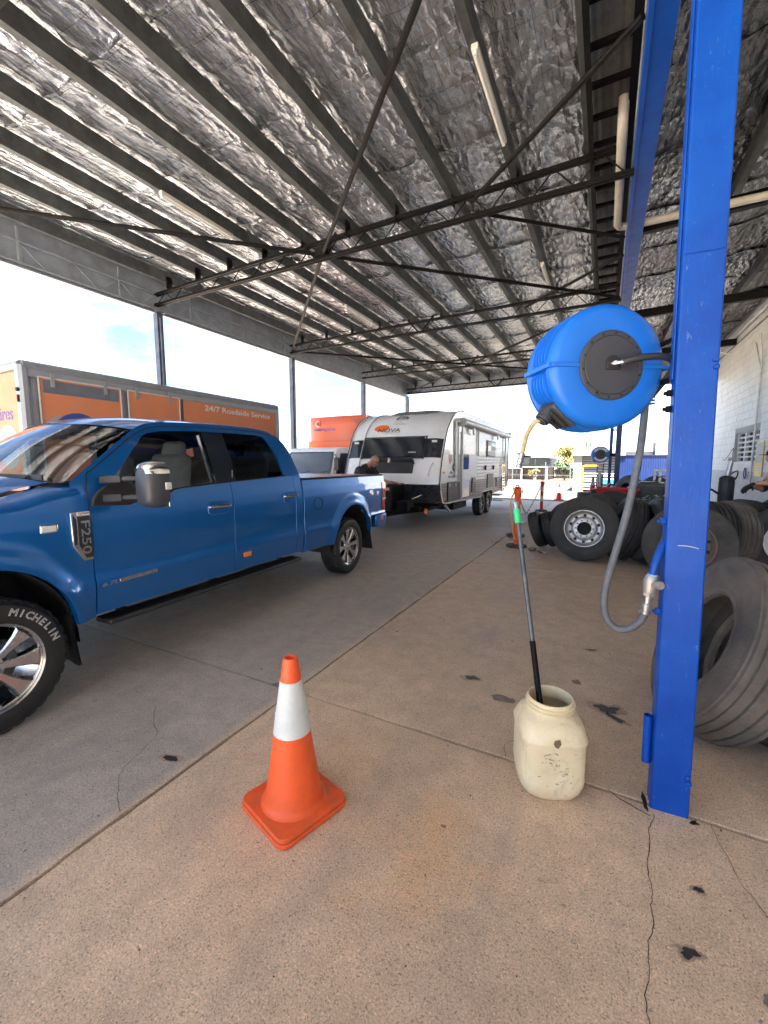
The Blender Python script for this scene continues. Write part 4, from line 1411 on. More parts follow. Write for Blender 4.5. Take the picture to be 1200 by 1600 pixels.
# ---- greenhouse
ZR = [(0.54, 1.478), (0.66, 1.565), (0.9, 1.735), (1.06, 1.845), (1.14, 1.893), (1.22, 1.925), (1.35, 1.950), (1.7, 1.972), (2.2, 1.985), (2.5, 1.982), (2.7, 1.965), (2.84, 1.915), (2.92, 1.84), (2.98, 1.74), (3.04, 1.49)]
zroof = lambda u: lerp_table(ZR, u)
def win_top(u):
    t = min(zroof(u) - 0.075, 1.322 + (u - 0.66) * 1.0)
    if u > 2.55:
        t = min(t, 1.90 - 1.0 * max(0, (u - 2.58)) ** 1.6 * 4)
    return t
def upper(name, mat, us, z0, z1, n=10, off=0.0, inset=0.03):
    for s in (1, -1):
        b = MB()
        rows = []
        for u in us:
            a, c = z0(u), z1(u)
            col = [(v_up(a + (c - a) * k / (n - 1)) + off, u, a + (c - a) * k / (n - 1)) for k in range(n)]
            if inset:
                col = [(col[0][0] - inset, u, col[0][2])] + col + [(col[-1][0] - inset, u, col[-1][2])]
            rows.append(col)
        if inset:
            rows = [[(p[0] - inset, p[1], p[2]) for p in rows[0]]] + rows + [[(p[0] - inset, p[1], p[2]) for p in rows[-1]]]
        b.grid(lambda i, j: (s * rows[i][j][0], rows[i][j][1], rows[i][j][2]), len(rows), len(rows[0]))
        b.build(name, mat, ute, ang=45)
def rng(a, c, st):
    n = max(2, int(round((c - a) / st)) + 1)
    return [a + (c - a) * k / (n - 1) for k in range(n)]
# pillars and roof rail over the windows: one pressed frame each side
for s in (1, -1):
    b = MB()
    rows = []
    for u in rng(0.54, 3.04, 0.02):
        hi = zroof(u)
        if u < 0.665:
            lo = max(1.335, belt(u)) if u > 0.6 else min(hi - 0.01, 1.44)
        elif u > 2.745:
            lo = belt(u)
        else:
            lo = max(win_top(u), belt(u))
        col = [(v_up(lo + (hi - lo) * k / 6) + 0.004, u, lo + (hi - lo) * k / 6) for k in range(7)]
        col = [(col[0][0] - 0.022, u, col[0][2] + 0.004)] + col
        rows.append(col)
    b.grid(lambda i, j: (s * rows[i][j][0], rows[i][j][1], rows[i][j][2]), len(rows), len(rows[0]))
    cf = b.build('cab_frame', UB, ute, ang=50)
    # black gap that the door frame closes on
    P = [(s * (v_up(zroof(u) - 0.035) + 0.0065), u, zroof(u) - 0.035) for u in rng(0.66, 2.8, 0.03)]
    P = [(s * 1.0, 0.627, 1.20), (s * 0.985, 0.627, 1.40)] + P
    MB().tube(smooth_path(P, 2), 0.0038, 6).build('door_seal', M_['gasket'], cf)
TINT = glass('cab_glass', (0.80, 0.85, 0.86), 0.95)
TINT2 = glass('rear_glass', (0.42, 0.46, 0.48), 0.55)
SCREEN = glass('screen_glass', (0.70, 0.85, 0.88), 0.55, ior=1.9)
upper('door_glass', TINT, rng(0.67, 1.775, 0.03), belt, win_top, off=-0.010, inset=0)
upper('door_glass', TINT2, rng(2.03, 2.74, 0.03), belt, win_top, off=-0.010, inset=0)
upper('b_pillar', M_['dark_glass'], rng(1.775, 2.03, 0.03), belt, win_top, off=-0.006, inset=0.02)
# grey pillar trim seen inside the glass, belt weather strips
for s in (1, -1):
    P = [(s * (v_up(belt(u)) + 0.006), u, belt(u) + 0.006) for u in rng(0.66, 2.76, 0.04)]
    MB().tube(P, 0.006, 6).build('belt_strip', M_['gasket'], ute)
    MB().bar((s * 0.80, 1.72, 1.86), (s * 0.86, 1.80, 1.43), 0.06, 0.02).build('pillar_trim', M_['grey_panel'], ute)
# roof skin
def roof_pt(i, j, nu, nv):
    us_ = 1.10 + (2.95 - 1.10) * i / (nu - 1)
    t = -1 + 2 * j / (nv - 1)
    ze = zroof(us_)
    ve = v_up(ze) + 0.004
    x = ve * math.copysign(abs(t) ** 0.9, t)
    return (x, us_ - 0.16 * (1 - t * t) * (1 - i / (nu - 1)), ze + 0.052 * (1 - abs(t) ** 2.6))
MB().grid(lambda i, j: roof_pt(i, j, 24, 25), 24, 25).build('roof', UB, ute, ang=60)
# windscreen, rear screen, cowl
def ws(i, j, nu=14, nv=21):
    k, t = i / (nu - 1), -1 + 2 * j / (nv - 1)
    u0, z0, v0 = 0.54 - 0.24 * (1 - t * t), 1.478 - 0.02 * (1 - t * t), 0.895
    u1, z1, v1 = 1.10 - 0.16 * (1 - t * t), zroof(1.10) + 0.052 * (1 - abs(t) ** 2.6), v_up(zroof(1.10)) - 0.015
    return ((v0 + (v1 - v0) * k) * t, u0 + (u1 - u0) * k, z0 + (z1 - z0) * k + 0.035 * math.sin(math.pi * k))
MB().grid(ws, 14, 21).build('windscreen', SCREEN, ute, ang=60)
b = MB()
b.grid(lambda i, j: ((-0.70 + 1.40 * j / 8) * (1.0 + 0.08 * (1 - i / 5)), 3.04 - 0.10 * i / 5, 1.50 + 0.36 * i / 5), 6, 9)
b.build('rear_screen', TINT2, ute)
b = MB()
b.span((-0.93, 3.02, 0.56), (0.93, 3.05, 1.50))
b.build('cab_back', UB, ute, bevel=0.01)
# bonnet
def hood(i, j, nu=22, nv=21):
    k, t = i / (nu - 1), -1 + 2 * j / (nv - 1)
    u = -0.92 + (0.50 + 0.92) * k - (0.24 * (1 - t * t) * k)
    z = fender_top(min(0.6, -0.92 + 1.52 * k)) + 0.055 * (1 - abs(t) ** 3) * (0.6 + 0.4 * k)
    if 0.45 < abs(t) < 0.62:
        z += 0.012 * math.sin((abs(t) - 0.45) / 0.17 * math.pi)
    return (0.795 * t, u, z + 0.003)
MB().grid(hood, 22, 21).build('bonnet', UB, ute, ang=60)
b = MB()
b.grid(lambda i, j: ((-0.89 + 1.78 * j / 16), 0.50 - 0.24 * (1 - (-1 + j / 8) ** 2) + 0.075 * i, 1.455 + 0.012 * i), 2, 17)
b.build('cowl', M_['black_plastic'], ute)
P = [(0.62, 0.40, 1.485), (0.45, 0.41, 1.50), (0.10, 0.335, 1.505)]
b = MB()
b.tube([(0.66, 0.50, 1.49), (0.64, 0.45, 1.50)], 0.03, 8)
b.tube(smooth_path([(0.64, 0.45, 1.505), (0.35, 0.39, 1.525), (-0.10, 0.34, 1.53)], 6), 0.012, 6)
b.bar((0.76, 0.485, 1.51), (0.05, 0.345, 1.525), 0.012, 0.035)
b.tube([(-0.25, 0.36, 1.50), (-0.75, 0.50, 1.52)], 0.012, 6)
b.build('wiper', M_['black_plastic'], ute)
# front end, plain but whole
MB().span((-0.90, -0.97, 0.62), (0.90, -0.90, 1.20)).build('grille', M_['alloy_dark'], ute, bevel=0.02)
b = MB()
for z in (0.72, 0.86, 1.0):
    b.span((-0.62, -0.985, z), (0.62, -0.965, z + 0.05))
b.build('grille_bar', M_['chrome'], ute, bevel=0.008)
for s in (1, -1):
    MB().span((s * 0.66, -0.99, 0.82), (s * 0.97, -0.80, 1.12)).build('headlight', M_['reflective'], ute, bevel=0.02)
MB().span((-0.99, -1.04, 0.42), (0.99, -0.88, 0.66)).build('front_bumper', M_['chrome'], ute, bevel=0.03)

# ---- cabin
it = MB()
it.span((-0.88, 0.62, 0.62), (0.88, 3.0, 0.66))
it.span((-0.86, 0.55, 1.02), (0.86, 0.95, 1.36))
it.build('cabin_floor', M_['interior'], ute, bevel=0.02)
for s in (1, -1):
    b = MB()
    b.span((s * 0.87, 0.66, 0.62), (s * 0.90, 2.9, 1.30))
    b.build('door_trim', M_['interior'], ute)
def seat(x, y):
    b = MB()
    Mx = Matrix.Translation((x, y, 1.0))
    b.box((0, -0.20, 0), (0.52, 0.52, 0.20), Mx)
    b.box((0, 0, 0), (0.52, 0.16, 0.68), Matrix.Translation((x, y + 0.16, 1.36)) @ Matrix.Rotation(R(-12), 4, 'X'), taper=(0.86, 0.8))
    st = b.build('seat', M_['leather'], ute, bevel=0.05, seg=3)
    MB().box((0, 0, 0), (0.28, 0.12, 0.20), Matrix.Translation((x, y + 0.25, 1.72)) @ Matrix.Rotation(R(-8), 4, 'X'), taper=(0.85, 0.8)).build('headrest', M_['leather'], st, bevel=0.04, seg=3)
    b = MB()
    for dx in (-0.06, 0.06):
        b.cyl((x + dx, y + 0.24, 1.6), (x + dx, y + 0.25, 1.72), 0.008, seg=6)
    b.build('headrest_stalk', M_['steel'], st)
for x in (0.42, -0.42):
    seat(x, 1.52); seat(x, 2.62)
P = [(-0.42 + 0.19 * math.cos(t), 1.02 + 0.05 * math.sin(t), 1.30 + 0.18 * math.sin(t)) for t in [2 * math.pi * k / 28 for k in range(28)]]
b = MB().tube(P, 0.016, 8, closed=True)
b.bar((-0.60, 1.02, 1.30), (-0.24, 1.02, 1.30), 0.02, 0.05)
b.build('steering_wheel', M_['interior'], ute)
MB().box((0, 0.98, 1.84), (0.26, 0.04, 0.07)).build('rear_view_mirror', M_['black_plastic'], ute, bevel=0.01)
MB().span((-0.84, 2.9, 0.6), (0.84, 2.98, 1.4)).build('cabin_back', M_['interior'], ute)
MB().span((-0.62, 1.3, 1.955), (0.62, 2.8, 1.965)).build('headlining', M_['interior'], ute)

# ---- lamps, handles, badges
for s in (1, -1):
    rows = []
    b = MB()
    def tl(i, j):
        z = 0.83 + (1.30 - 0.83) * i / 10
        k = j / 8
        if k < 0.55:
            return (s * (v_side(5.3, z) + 0.008), 5.235 + 0.02 * (i / 10) + (5.375 - 5.235) * k / 0.55, z)
        q = (k - 0.55) / 0.45
        return (s * (v_side(5.3, z) + 0.008 - 0.14 * q ** 1.4), 5.375 + 0.012 * math.sin(q * 3.1), z)
    b.grid(tl, 11, 9)
    b.build('tail_light', M_['red_lens'], ute, ang=60)
    b = MB()
    b.grid(lambda i, j: (tl(i, j)[0] + s * 0.002, tl(i, j)[1], 0.985 + 0.07 * i / 10), 11, 5)
    b.build('reversing_lens', M_['reflective'], ute)
MB().span((-0.90, 5.335, 0.80), (0.90, 5.385, 1.40)).build('tailgate', UB, ute, bevel=0.012)
b = MB()
poly = [(-1.02, 5.02), (1.02, 5.02), (1.02, 5.40), (0.93, 5.50), (-0.93, 5.50), (-1.02, 5.40)]
b.prism(poly, 0.56, 0.775)
b.build('rear_bumper', UB, ute, bevel=0.03)
MB().span((-0.40, 5.42, 0.778), (0.40, 5.515, 0.80)).build('bumper_step', M_['black_plastic'], ute, bevel=0.006)
b = MB()
b.bar((0, 5.2, 0.47), (0, 5.62, 0.47), 0.07, 0.07)
b.cyl((0, 5.72, 0.47), (0, 5.72, 0.56), 0.03, seg=12)
b.bar((0, 5.55, 0.47), (0, 5.78, 0.47), 0.06, 0.03)
b.build('tow_bar', M_['black_plastic'], ute)
for s in (1, -1):
    MB().box((s * 1.024, 5.22, 0.70), (0.014, 0.075, 0.045)).build('side_marker', M_['amber_lens'], ute, bevel=0.005)
    MB().box((s * 1.006, 2.085, 0.70), (0.010, 0.105, 0.045)).build('side_marker', M_['amber_lens'], ute, bevel=0.004)
    # front fender repeater
    f = MB().box((s * 1.004, 0.375, 1.195), (0.014, 0.085, 0.042)).build('repeater_lamp', M_['reflective'], ute, bevel=0.006)
    MB().box((s * 1.001, 0.378, 1.195), (0.012, 0.10, 0.054)).build('repeater_bezel', M_['chrome'], f, bevel=0.006)
    for y, z in ((1.745, 1.212), (2.80, 1.235)):
        b = MB()
        b.tube(smooth_path([(s * 1.006, y - 0.12, z), (s * 1.035, y - 0.10, z + 0.004), (s * 1.04, y, z + 0.006), (s * 1.035, y + 0.10, z + 0.004), (s * 1.006, y + 0.12, z)], 4), 0.014, 10)
        hd = b.build('door_handle', M_['chrome'], ute)
        cup = MB()
        cup.add([(s * 1.0035, y + 0.10 * math.cos(t), z - 0.008 + 0.045 * math.sin(t)) for t in [2 * math.pi * k / 24 for k in range(24)]], [tuple(range(24))])
        cup.build('handle_recess', M_['gasket'] if False else UB, hd)
        MB().tube([(s * 1.0045, y + 0.125 * math.copysign(abs(math.cos(t)) ** 0.5, math.cos(t)), z - 0.01 + 0.058 * math.copysign(abs(math.sin(t)) ** 0.5, math.sin(t))) for t in [2 * math.pi * k / 40 for k in range(40)]], 0.003, 5, closed=True).build('recess_rim', UB, hd)
# fuel filler door on the bed side
P = [(1.0015 + 0.004, 3.36 + 0.10 * math.cos(t), 1.10 + 0.075 * math.sin(t)) for t in [2 * math.pi * k / 32 for k in range(32)]]
fd = MB().tube(P, 0.004, 5, closed=True).build('fuel_door_rim', M_['gasket'], ute)
# gap between cab and bed
for s in (1, -1):
    MB().span((s * 0.93, 3.037, 0.58), (s * 0.975, 3.063, 1.39)).build('bed_gap_seal', M_['gasket'], ute)
# fender vent badge
vb = MB()
poly = [(0.495, 1.285), (0.615, 1.290), (0.622, 0.955), (0.560, 0.955), (0.500, 1.06)]
Mside = frame((1.0, 0, 0), (0, 1, 0), (0, 0, 1), (1, 0, 0))
vb.prism(poly, 0.0, 0.018, Mside)
v_ = vb.build('fender_vent', M_['chrome'], ute, bevel=0.004)
MB().prism([(0.536, 1.255), (0.612, 1.256), (0.617, 0.972), (0.575, 0.973), (0.538, 1.065)], 0.018, 0.0205, Mside).build('vent_panel', M_['black_plastic'], v_)
MB().prism([(0.507, 1.275), (0.528, 1.235), (0.526, 1.07), (0.509, 1.07)], 0.018, 0.0200, Mside).build('vent_slot', M_['black_plastic'], v_)
MT = lambda u, z, off, rot=0: frame((1.0 + off, u, z), (0, 1, 0), (0, 0, 1), (1, 0, 0)) @ Matrix.Rotation(rot, 4, 'Z')
text('F250', 0.078, M_['chrome'], v_, MT(0.577, 1.115, 0.0212, R(-90)), width=0.225, ext=0.002, bold=0.001)
MB().prism([(0.535, 1.284), (0.612, 1.286), (0.612, 1.262), (0.535, 1.262)], 0.018, 0.0212, Mside).build('badge_bar', M_['print_white'], v_)
text('PLATINUM', 0.02, M_['print_black'], v_, MT(0.574, 1.274, 0.0218), width=0.068, ext=0.0006)
MB().prism([(0.79, 0.747), (1.09, 0.757), (1.09, 0.782), (0.79, 0.772)], 0.008, 0.0125, Mside).build('engine_badge', M_['chrome'], ute, bevel=0.002)
text('POWER STROKE', 0.026, M_['print_black'], ute, MT(0.94, 0.7645, 0.0132, R(1.9)), width=0.28, ext=0.0006)
text('6.7L', 0.036, M_['chrome'], ute, MT(0.72, 0.757, 0.010, R(1.9)), width=0.115, ext=0.002, shear=0.3)
# small pillar badge
MB().box((0.942, 1.985, 1.505), (0.004, 0.012, 0.075)).build('pillar_badge', M_['chrome'], ute)

# ---- tow mirrors
for s in (1, -1):
    mr = MB()
    poly = [(0.645, 1.31), (0.92, 1.30), (1.02, 1.335), (0.95, 1.45), (0.84, 1.50), (0.70, 1.42), (0.655, 1.37)]
    Ms = frame((s * 0.972, 0, 0), (0, 1, 0), (0, 0, 1), (s, 0, 0))
    mr.prism(poly, 0.0, 0.03, Ms)
    mo = mr.build('mirror_base', M_['black_plastic'], ute, bevel=0.012)
    b = MB()
    for z in (1.36, 1.49):
        b.bar((s * 0.97, 0.74, z), (s * 1.13, 0.79, z + 0.008), 0.062, 0.055)
        b.bar((s * 1.12, 0.787, z + 0.008), (s * 1.26, 0.835, z + 0.014), 0.042, 0.036)
    b.build('mirror_arm', M_['black_plastic'], mo, bevel=0.008)
    # housing: rounded tall shell
    def hs(i, j, nu=12, nv=28):
        t = 2 * math.pi * j / (nv - 1)
        k = i / (nu - 1)
        cx = math.copysign(abs(math.cos(t)) ** 0.55, math.cos(t))
        cz = math.copysign(abs(math.sin(t)) ** 0.55, math.sin(t))
        g = math.sin(min(1, k * 1.6) * math.pi / 2) ** 0.6
        w, hh = 0.104 * (0.55 + 0.45 * g), 0.158 * (0.72 + 0.28 * g)
        return (s * 1.325 + cx * w, 0.78 + 0.14 * k, 1.455 + cz * hh)
    MB().grid(hs, 12, 28).add([hs(0, j) for j in range(27)], [tuple(range(27))]).build('mirror_shell', M_['dark_plastic'], mo, ang=50)
    def cap(i, j, nu=12, nv=17):
        t = math.pi * (0.06 + 0.88 * j / (nv - 1))
        k = i / (nu - 1)
        cx = math.copysign(abs(math.cos(t)) ** 0.55, math.cos(t))
        cz = abs(math.sin(t)) ** 0.55
        g = math.sin(min(1, k * 1.6) * math.pi / 2) ** 0.6
        w, hh = 0.109 * (0.55 + 0.45 * g), 0.164 * (0.72 + 0.28 * g)
        return (s * 1.325 + cx * w, 0.776 + 0.145 * k, max(1.455 + cz * hh, 1.535))
    MB().grid(cap, 12, 17).build('mirror_cap', M_['chrome'], mo, ang=50)
    MB().box((s * 1.325, 0.918, 1.48), (0.185, 0.006, 0.22)).build('mirror_glass', M_['chrome'], mo, bevel=0.03)
    MB().box((s * 1.325, 0.919, 1.33), (0.185, 0.006, 0.06)).build('mirror_glass', M_['chrome'], mo, bevel=0.01)
    MB().box((s * 1.415, 0.905, 1.45), (0.05, 0.045, 0.05)).build('mirror_lamp', M_['reflective'], mo, bevel=0.006)

# mud flaps
for s in (1, -1):
    b = MB()
    b.grid(lambda i, j: (s * (0.72 + 0.27 * j / 4), 0.475 + 0.03 * (1 - i / 6) ** 2 + 0.012 * math.sin(j * 1.3), 0.235 + 0.36 * i / 6), 7, 5)
    b.grid(lambda i, j: (s * (0.72 + 0.27 * j / 4), 0.488 + 0.03 * (1 - i / 6) ** 2 + 0.012 * math.sin(j * 1.3), 0.235 + 0.36 * i / 6), 7, 5)
    b.build('mud_flap', M_['rubber_new'], ute)
    b = MB()
    b.grid(lambda i, j: (s * (0.72 + 0.28 * j / 4), 4.79 + 0.10 * (1 - i / 6) ** 2, 0.24 + 0.52 * i / 6), 7, 5)
    b.grid(lambda i, j: (s * (0.72 + 0.28 * j / 4), 4.803 + 0.10 * (1 - i / 6) ** 2, 0.24 + 0.52 * i / 6), 7, 5)
    b.build('mud_flap', M_['rubber_new'], ute)

# ---- wheels: axis along local x, outer face at +x
def tyre_mb(Ro, Ri, w, blocks=72, grooves=4, shoulder=0.06, notch=0.010, tread=0.007):
    """car tyre about z, outer face towards +z"""
    h = w / 2
    prof = [(Ri, -h * 0.80), (Ri + 0.008, -h * 0.9), (Ri + (Ro - Ri) * 0.25, -h * 0.98), (Ri + (Ro - Ri) * 0.5, -h), (Ri + (Ro - Ri) * 0.78, -h * 0.95), (Ro - 0.018, -h * 0.84)]
    tread_i = []
    n = grooves + 1
    for g in range(n):
        z0 = -h * 0.78 + (1.56 * h) * g / n + 0.004
        z1 = -h * 0.78 + (1.56 * h) * (g + 1) / n - 0.004
        for (rr, zz) in ((Ro - tread, z0 - 0.001), (Ro, z0), (Ro, z1), (Ro - tread, z1 + 0.001)):
            tread_i.append(len(prof))
            prof.append((rr - 0.008 * (abs(zz) / h) ** 3, zz))
    prof += [(Ro - 0.018, h * 0.84), (Ri + (Ro - Ri) * 0.78, h * 0.95), (Ri + (Ro - Ri) * 0.5, h), (Ri + (Ro - Ri) * 0.25, h * 0.98), (Ri + 0.008, h * 0.9), (Ri, h * 0.80)]
    sh = {5, 6, 7, len(prof) - 6, len(prof) - 7, len(prof) - 8, 8, len(prof) - 9}
    b = MB()
    b.lathe(prof, blocks * 2, fn=(lambda k, i, r: r - (notch if (i in sh and k % 4 in (0,)) else 0)))
    return b
TF = Matrix.Rotation(R(90), 4, 'Y')         # z -> x
def ute_wheel(x, y, spin, lettering):
    s = 1 if x > 0 else -1
    w = bpy.data.objects.new('wheel', None)
    COL.objects.link(w); w.parent = ute
    w.matrix_local = Matrix.Translation((x, y, 0.412)) @ (TF if s > 0 else Matrix.Rotation(R(180), 4, 'Z') @ TF) @ Matrix.Rotation(spin, 4, 'Z')
    tyre_mb(0.412, 0.262, 0.275).build('tyre', M_['rubber_new'], w, ang=28)
    rim = MB()
    rim.lathe([(0.262, 0.118), (0.272, 0.126), (0.276, 0.118), (0.268, 0.105), (0.252, 0.095), (0.246, 0.03), (0.244, -0.12), (0.268, -0.126)], 64)
    rim.build('rim', M_['alloy'], w, ang=40)
    # eight flat-faced spokes with a groove either side
    sp = MB()
    for k in range(8):
        Mx = Matrix.Rotation(2 * math.pi * k / 8, 4, 'Z')
        a = [(0.062, -0.022), (0.12, -0.024), (0.20, -0.040), (0.248, -0.060), (0.2535, 0.0), (0.248, 0.060), (0.20, 0.040), (0.12, 0.024), (0.062, 0.022)]
        zt = [0.086, 0.098, 0.108, 0.112, 0.112, 0.112, 0.108, 0.098, 0.086]
        n = len(a)
        c = (0.16, 0)
        inner = [(c[0] + (p[0] - c[0]) * 0.90, p[1] * 0.72) for p in a]
        vs = [(p[0], p[1], 0.035) for p in a] + [(p[0], p[1], z - 0.010) for p, z in zip(a, zt)] + [(p[0], p[1], z) for p, z in zip(inner, zt)]
        fs = [(i, (i + 1) % n, n + (i + 1) % n, n + i) for i in range(n)] + [(n + i, n + (i + 1) % n, 2 * n + (i + 1) % n, 2 * n + i) for i in range(n)] + [tuple(range(2 * n, 3 * n))]
        sp.add(vs, fs, 0, Mx)
    sp.build('spokes', M_['alloy'] if s and lettering else M_['chrome'], w, ang=25)
    hub = MB()
    hub.lathe([(0.0, 0.124), (0.040, 0.122), (0.048, 0.112), (0.050, 0.096), (0.078, 0.090), (0.086, 0.078), (0.088, 0.04)], 40)
    hub.build('hub_cap', M_['chrome'], w, ang=30)
    nut = MB()
    for k in range(8):
        t = 2 * math.pi * (k + 0.5) / 8
        nut.tube([(0.068 * math.cos(t), 0.068 * math.sin(t), 0.085), (0.068 * math.cos(t), 0.068 * math.sin(t), 0.104)], 0.0085, 6)
    nut.build('wheel_nut', M_['steel'], w)
    br = MB()
    br.lathe([(0.0, 0.0), (0.17, 0.0), (0.17, 0.02), (0.0, 0.022)], 32)
    br.build('brake_disc', M_['alloy_dark'], w)
    if lettering:
        word = 'MICHELIN'
        for q in range(2):
            for i, ch in enumerate(word):
                t = -(i - 3.5) * 0.13 + q * math.pi
                Mx = Matrix.Rotation(t, 4, 'Z') @ Matrix.Translation((0, 0.338, 0.1385)) @ Matrix.Rotation(R(1.5), 4, 'X')
                text(ch, 0.060, M_['print_white'], w, Mx, name='raised_letter', outline=0.0014)
    return w
ute_wheel(0.865, 0.03, R(42), True)
ute_wheel(0.865, 4.17, R(4), False)
ute_wheel(-0.865, 0.03, R(9), False)
ute_wheel(-0.865, 4.17, R(20), False)
# ================================================================== CARAVAN
van = thing('caravan', 'white touring caravan with dark front window band and wood-look skirt, hitched behind the blue pickup', 'caravan', (-4.58, 9.0, 0))
# local x: 0 centre, +1.28 the awning side; y from the nose back; z up
HW = 1.28
PROF = [(0.42, 0.66), (0.24, 0.68), (0.06, 0.98), (0.0, 1.13), (0.02, 1.30), (0.07, 1.48), (0.155, 1.75), (0.245, 1.95), (0.36, 2.20), (0.50, 2.43), (0.72, 2.64), (1.0, 2.80), (1.25, 2.89), (1.5, 2.935), (1.75, 2.95), (7.25, 2.90), (7.42, 2.84), (7.48, 2.70), (7.62, 0.80)]
def shell_strip(name, mat, i0, i1, x0=-HW, x1=HW, off=0.0, par=van, nz=1):
    """front and roof skin between two points of the profile"""
    P = PROF[i0:i1 + 1]
    b = MB()
    n = len(P)
    nx = 13
    def f(i, j):
        t = -1 + 2 * j / (nx - 1)
        x = (x0 + x1) / 2 + (x1 - x0) / 2 * t
        e = abs(x) / HW
        r = 0.05 * max(0, (e - 0.86) / 0.14) ** 2.2        # corners rolled back
        y, z = P[i]
        dn = Vector((P[min(i + 1, n - 1)][0] - P[max(i - 1, 0)][0], P[min(i + 1, n - 1)][1] - P[max(i - 1, 0)][1])).normalized()
        nrm = Vector((-dn.y, dn.x))
        d = off - r
        return (x, y + nrm.x * d, z + nrm.y * d)
    b.grid(f, n, nx)
    return b.build(name, mat, par, ang=50)
shell_strip('front_skirt', M_['band_grey'] if False else pm('skirt_black', (0.03, 0.034, 0.045), 0.3, coat=0.3), 0, 3)
shell_strip('front_lower', M_['van_white'], 3, 6)
shell_strip('front_band', M_['dark_glass'], 6, 8)
shell_strip('front_upper', M_['van_white'], 8, 14)
shell_strip('roof', M_['van_white'], 14, 16)
shell_strip('rear_wall', M_['van_white'], 16, 18)
# front window pane, proud of the band, with side strips
def front_pane(name, mat, x0, x1, z0, z1, off):
    pts = [p for p in PROF[4:10]]
    ys = lambda z: lerp_table([(p[1], p[0]) for p in pts], z)
    b = MB()
    b.grid(lambda i, j: (x0 + (x1 - x0) * j / 4, ys(z0 + (z1 - z0) * i / 6) - off, z0 + (z1 - z0) * i / 6 + off * 0.3), 7, 5)
    return b.build(name, mat, van, ang=50)
yfront = lambda z: lerp_table([(p[1], p[0]) for p in PROF[3:12]], z)
fp = front_pane('front_window', M_['dark_glass'], -0.80, 0.78, 1.775, 2.235, 0.02)
b = MB()
for x in (-0.84, 0.82):
    b.bar((x, yfront(1.72) - 0.015, 1.72), (x, yfront(2.26) - 0.015, 2.26), 0.035, 0.02)
b.bar((-0.84, yfront(1.745) - 0.018, 1.745), (0.82, yfront(1.745) - 0.018, 1.745), 0.03, 0.03)
b.bar((-0.84, yfront(2.255) - 0.018, 2.255), (0.82, yfront(2.255) - 0.018, 2.255), 0.02, 0.02)
b.build('window_surround', M_['black_plastic'], van)
# silver trim up the front at the left third
b = MB()
P = [(-0.88, yfront(z) - 0.012, z) for z in [1.2 + 0.1 * k for k in range(15)]] + [(-0.88, 0.985, 2.81), (-0.88, 1.3, 2.91), (-0.88, 1.75, 2.965)]
b.tube(P, 0.012, 6)
b.build('trim_strip', M_['galv'], van)
for x in (-1.07, 1.04):
    MB().box((x, yfront(2.13) - 0.022, 2.13), (0.13, 0.03, 0.055)).build('front_light', M_['reflective'], van, bevel=0.008)
text('POLARIS', 0.055, M_['print_grey'], van, frame((0.52, yfront(1.88) - 0.026, 1.88), (1, 0, 0), (0, 0.42, 0.9), (0, -0.9, 0.42)), ext=0.0006) if False else None
MB().box((0.52, yfront(1.875) - 0.026, 1.875), (0.20, 0.004, 0.035)).build('window_badge', M_['print_grey'], van)
# front boot, lid up: black box with a light under the lid
b = MB()
b.span((-0.42, yfront(1.5) - 0.035, 1.20), (0.60, yfront(1.5) + 0.12, 1.70))
bt = b.build('tunnel_boot', M_['black_plastic'], van, bevel=0.015)
b = MB()
b.add([(-0.47, -0.10, 1.745), (0.65, -0.10, 1.745), (0.63, 0.10, 1.60), (-0.45, 0.10, 1.60)], [(0, 1, 2, 3)])
b.bar((-0.47, -0.06, 1.735), (0.65, -0.06, 1.735), 0.05, 0.03)
b.build('boot_lid', M_['dark_plastic'], bt)
b = MB()
b.span((0.04, -0.13, 1.63), (0.10, -0.08, 1.74))
b.build('lid_catch', M_['chrome'], bt, bevel=0.01)
# grab handle
b = MB()
b.tube(smooth_path([(1.02, yfront(1.33) - 0.02, 1.33), (1.01, yfront(1.4) - 0.06, 1.38), (1.06, yfront(1.55) - 0.07, 1.56), (1.10, yfront(1.6) - 0.02, 1.62)], 4), 0.017, 8)
b.build('grab_handle', M_['white_paint'], van)
# brand print on the brow: orange disc, NOVA, thin lines
def brow(x, z, off=0.012):
    y = yfront(z)
    e = 0.02
    t = Vector((0, yfront(z + e) - yfront(z - e), 2 * e)).normalized()
    n = Vector((1, 0, 0)).cross(t)
    return frame((x, y + n.y * off, z + n.z * off), (1, 0, 0), t, n)
MB().disc(0.205, 0, 40, M=brow(-0.48, 2.49, 0.011) @ Matrix.Scale(0.62, 4, (0, 1, 0))).build('print_disc', M_['print_orange'], van)
text('NOVA', 0.16, M_['print_black'], van, brow(-0.24, 2.42, 0.016), width=0.62, ext=0.0006)
b = MB()
for x0, x1, z in ((-0.66, -0.56, 2.56), (-0.18, 0.16, 2.585), (-0.18, 0.08, 2.615), (-0.36, 0.08, 2.365)):
    b.bar((x0, yfront(z) - 0.012, z), (x1, yfront(z) - 0.012, z), 0.004, 0.008)
b.build('print_lines', M_['print_grey'], van)
# small emblem above
b = MB()
for p, q in (((-0.20, 2.72), (-0.14, 2.80)), ((-0.14, 2.80), (0.06, 2.80)), ((0.06, 2.80), (0.12, 2.72)), ((-0.20, 2.72), (-0.14, 2.72)), ((0.06, 2.72), (0.12, 2.72)), ((-0.17, 2.755), (0.09, 2.755))):
    yy = lambda z: lerp_table([(2.64, 0.72), (2.80, 1.0), (2.89, 1.25)], z) - 0.035
    b.bar((p[0], yy(p[1]), p[1] + 0.015), (q[0], yy(q[1]), q[1] + 0.015), 0.016, 0.016)
b.build('emblem', M_['print_black'], van)
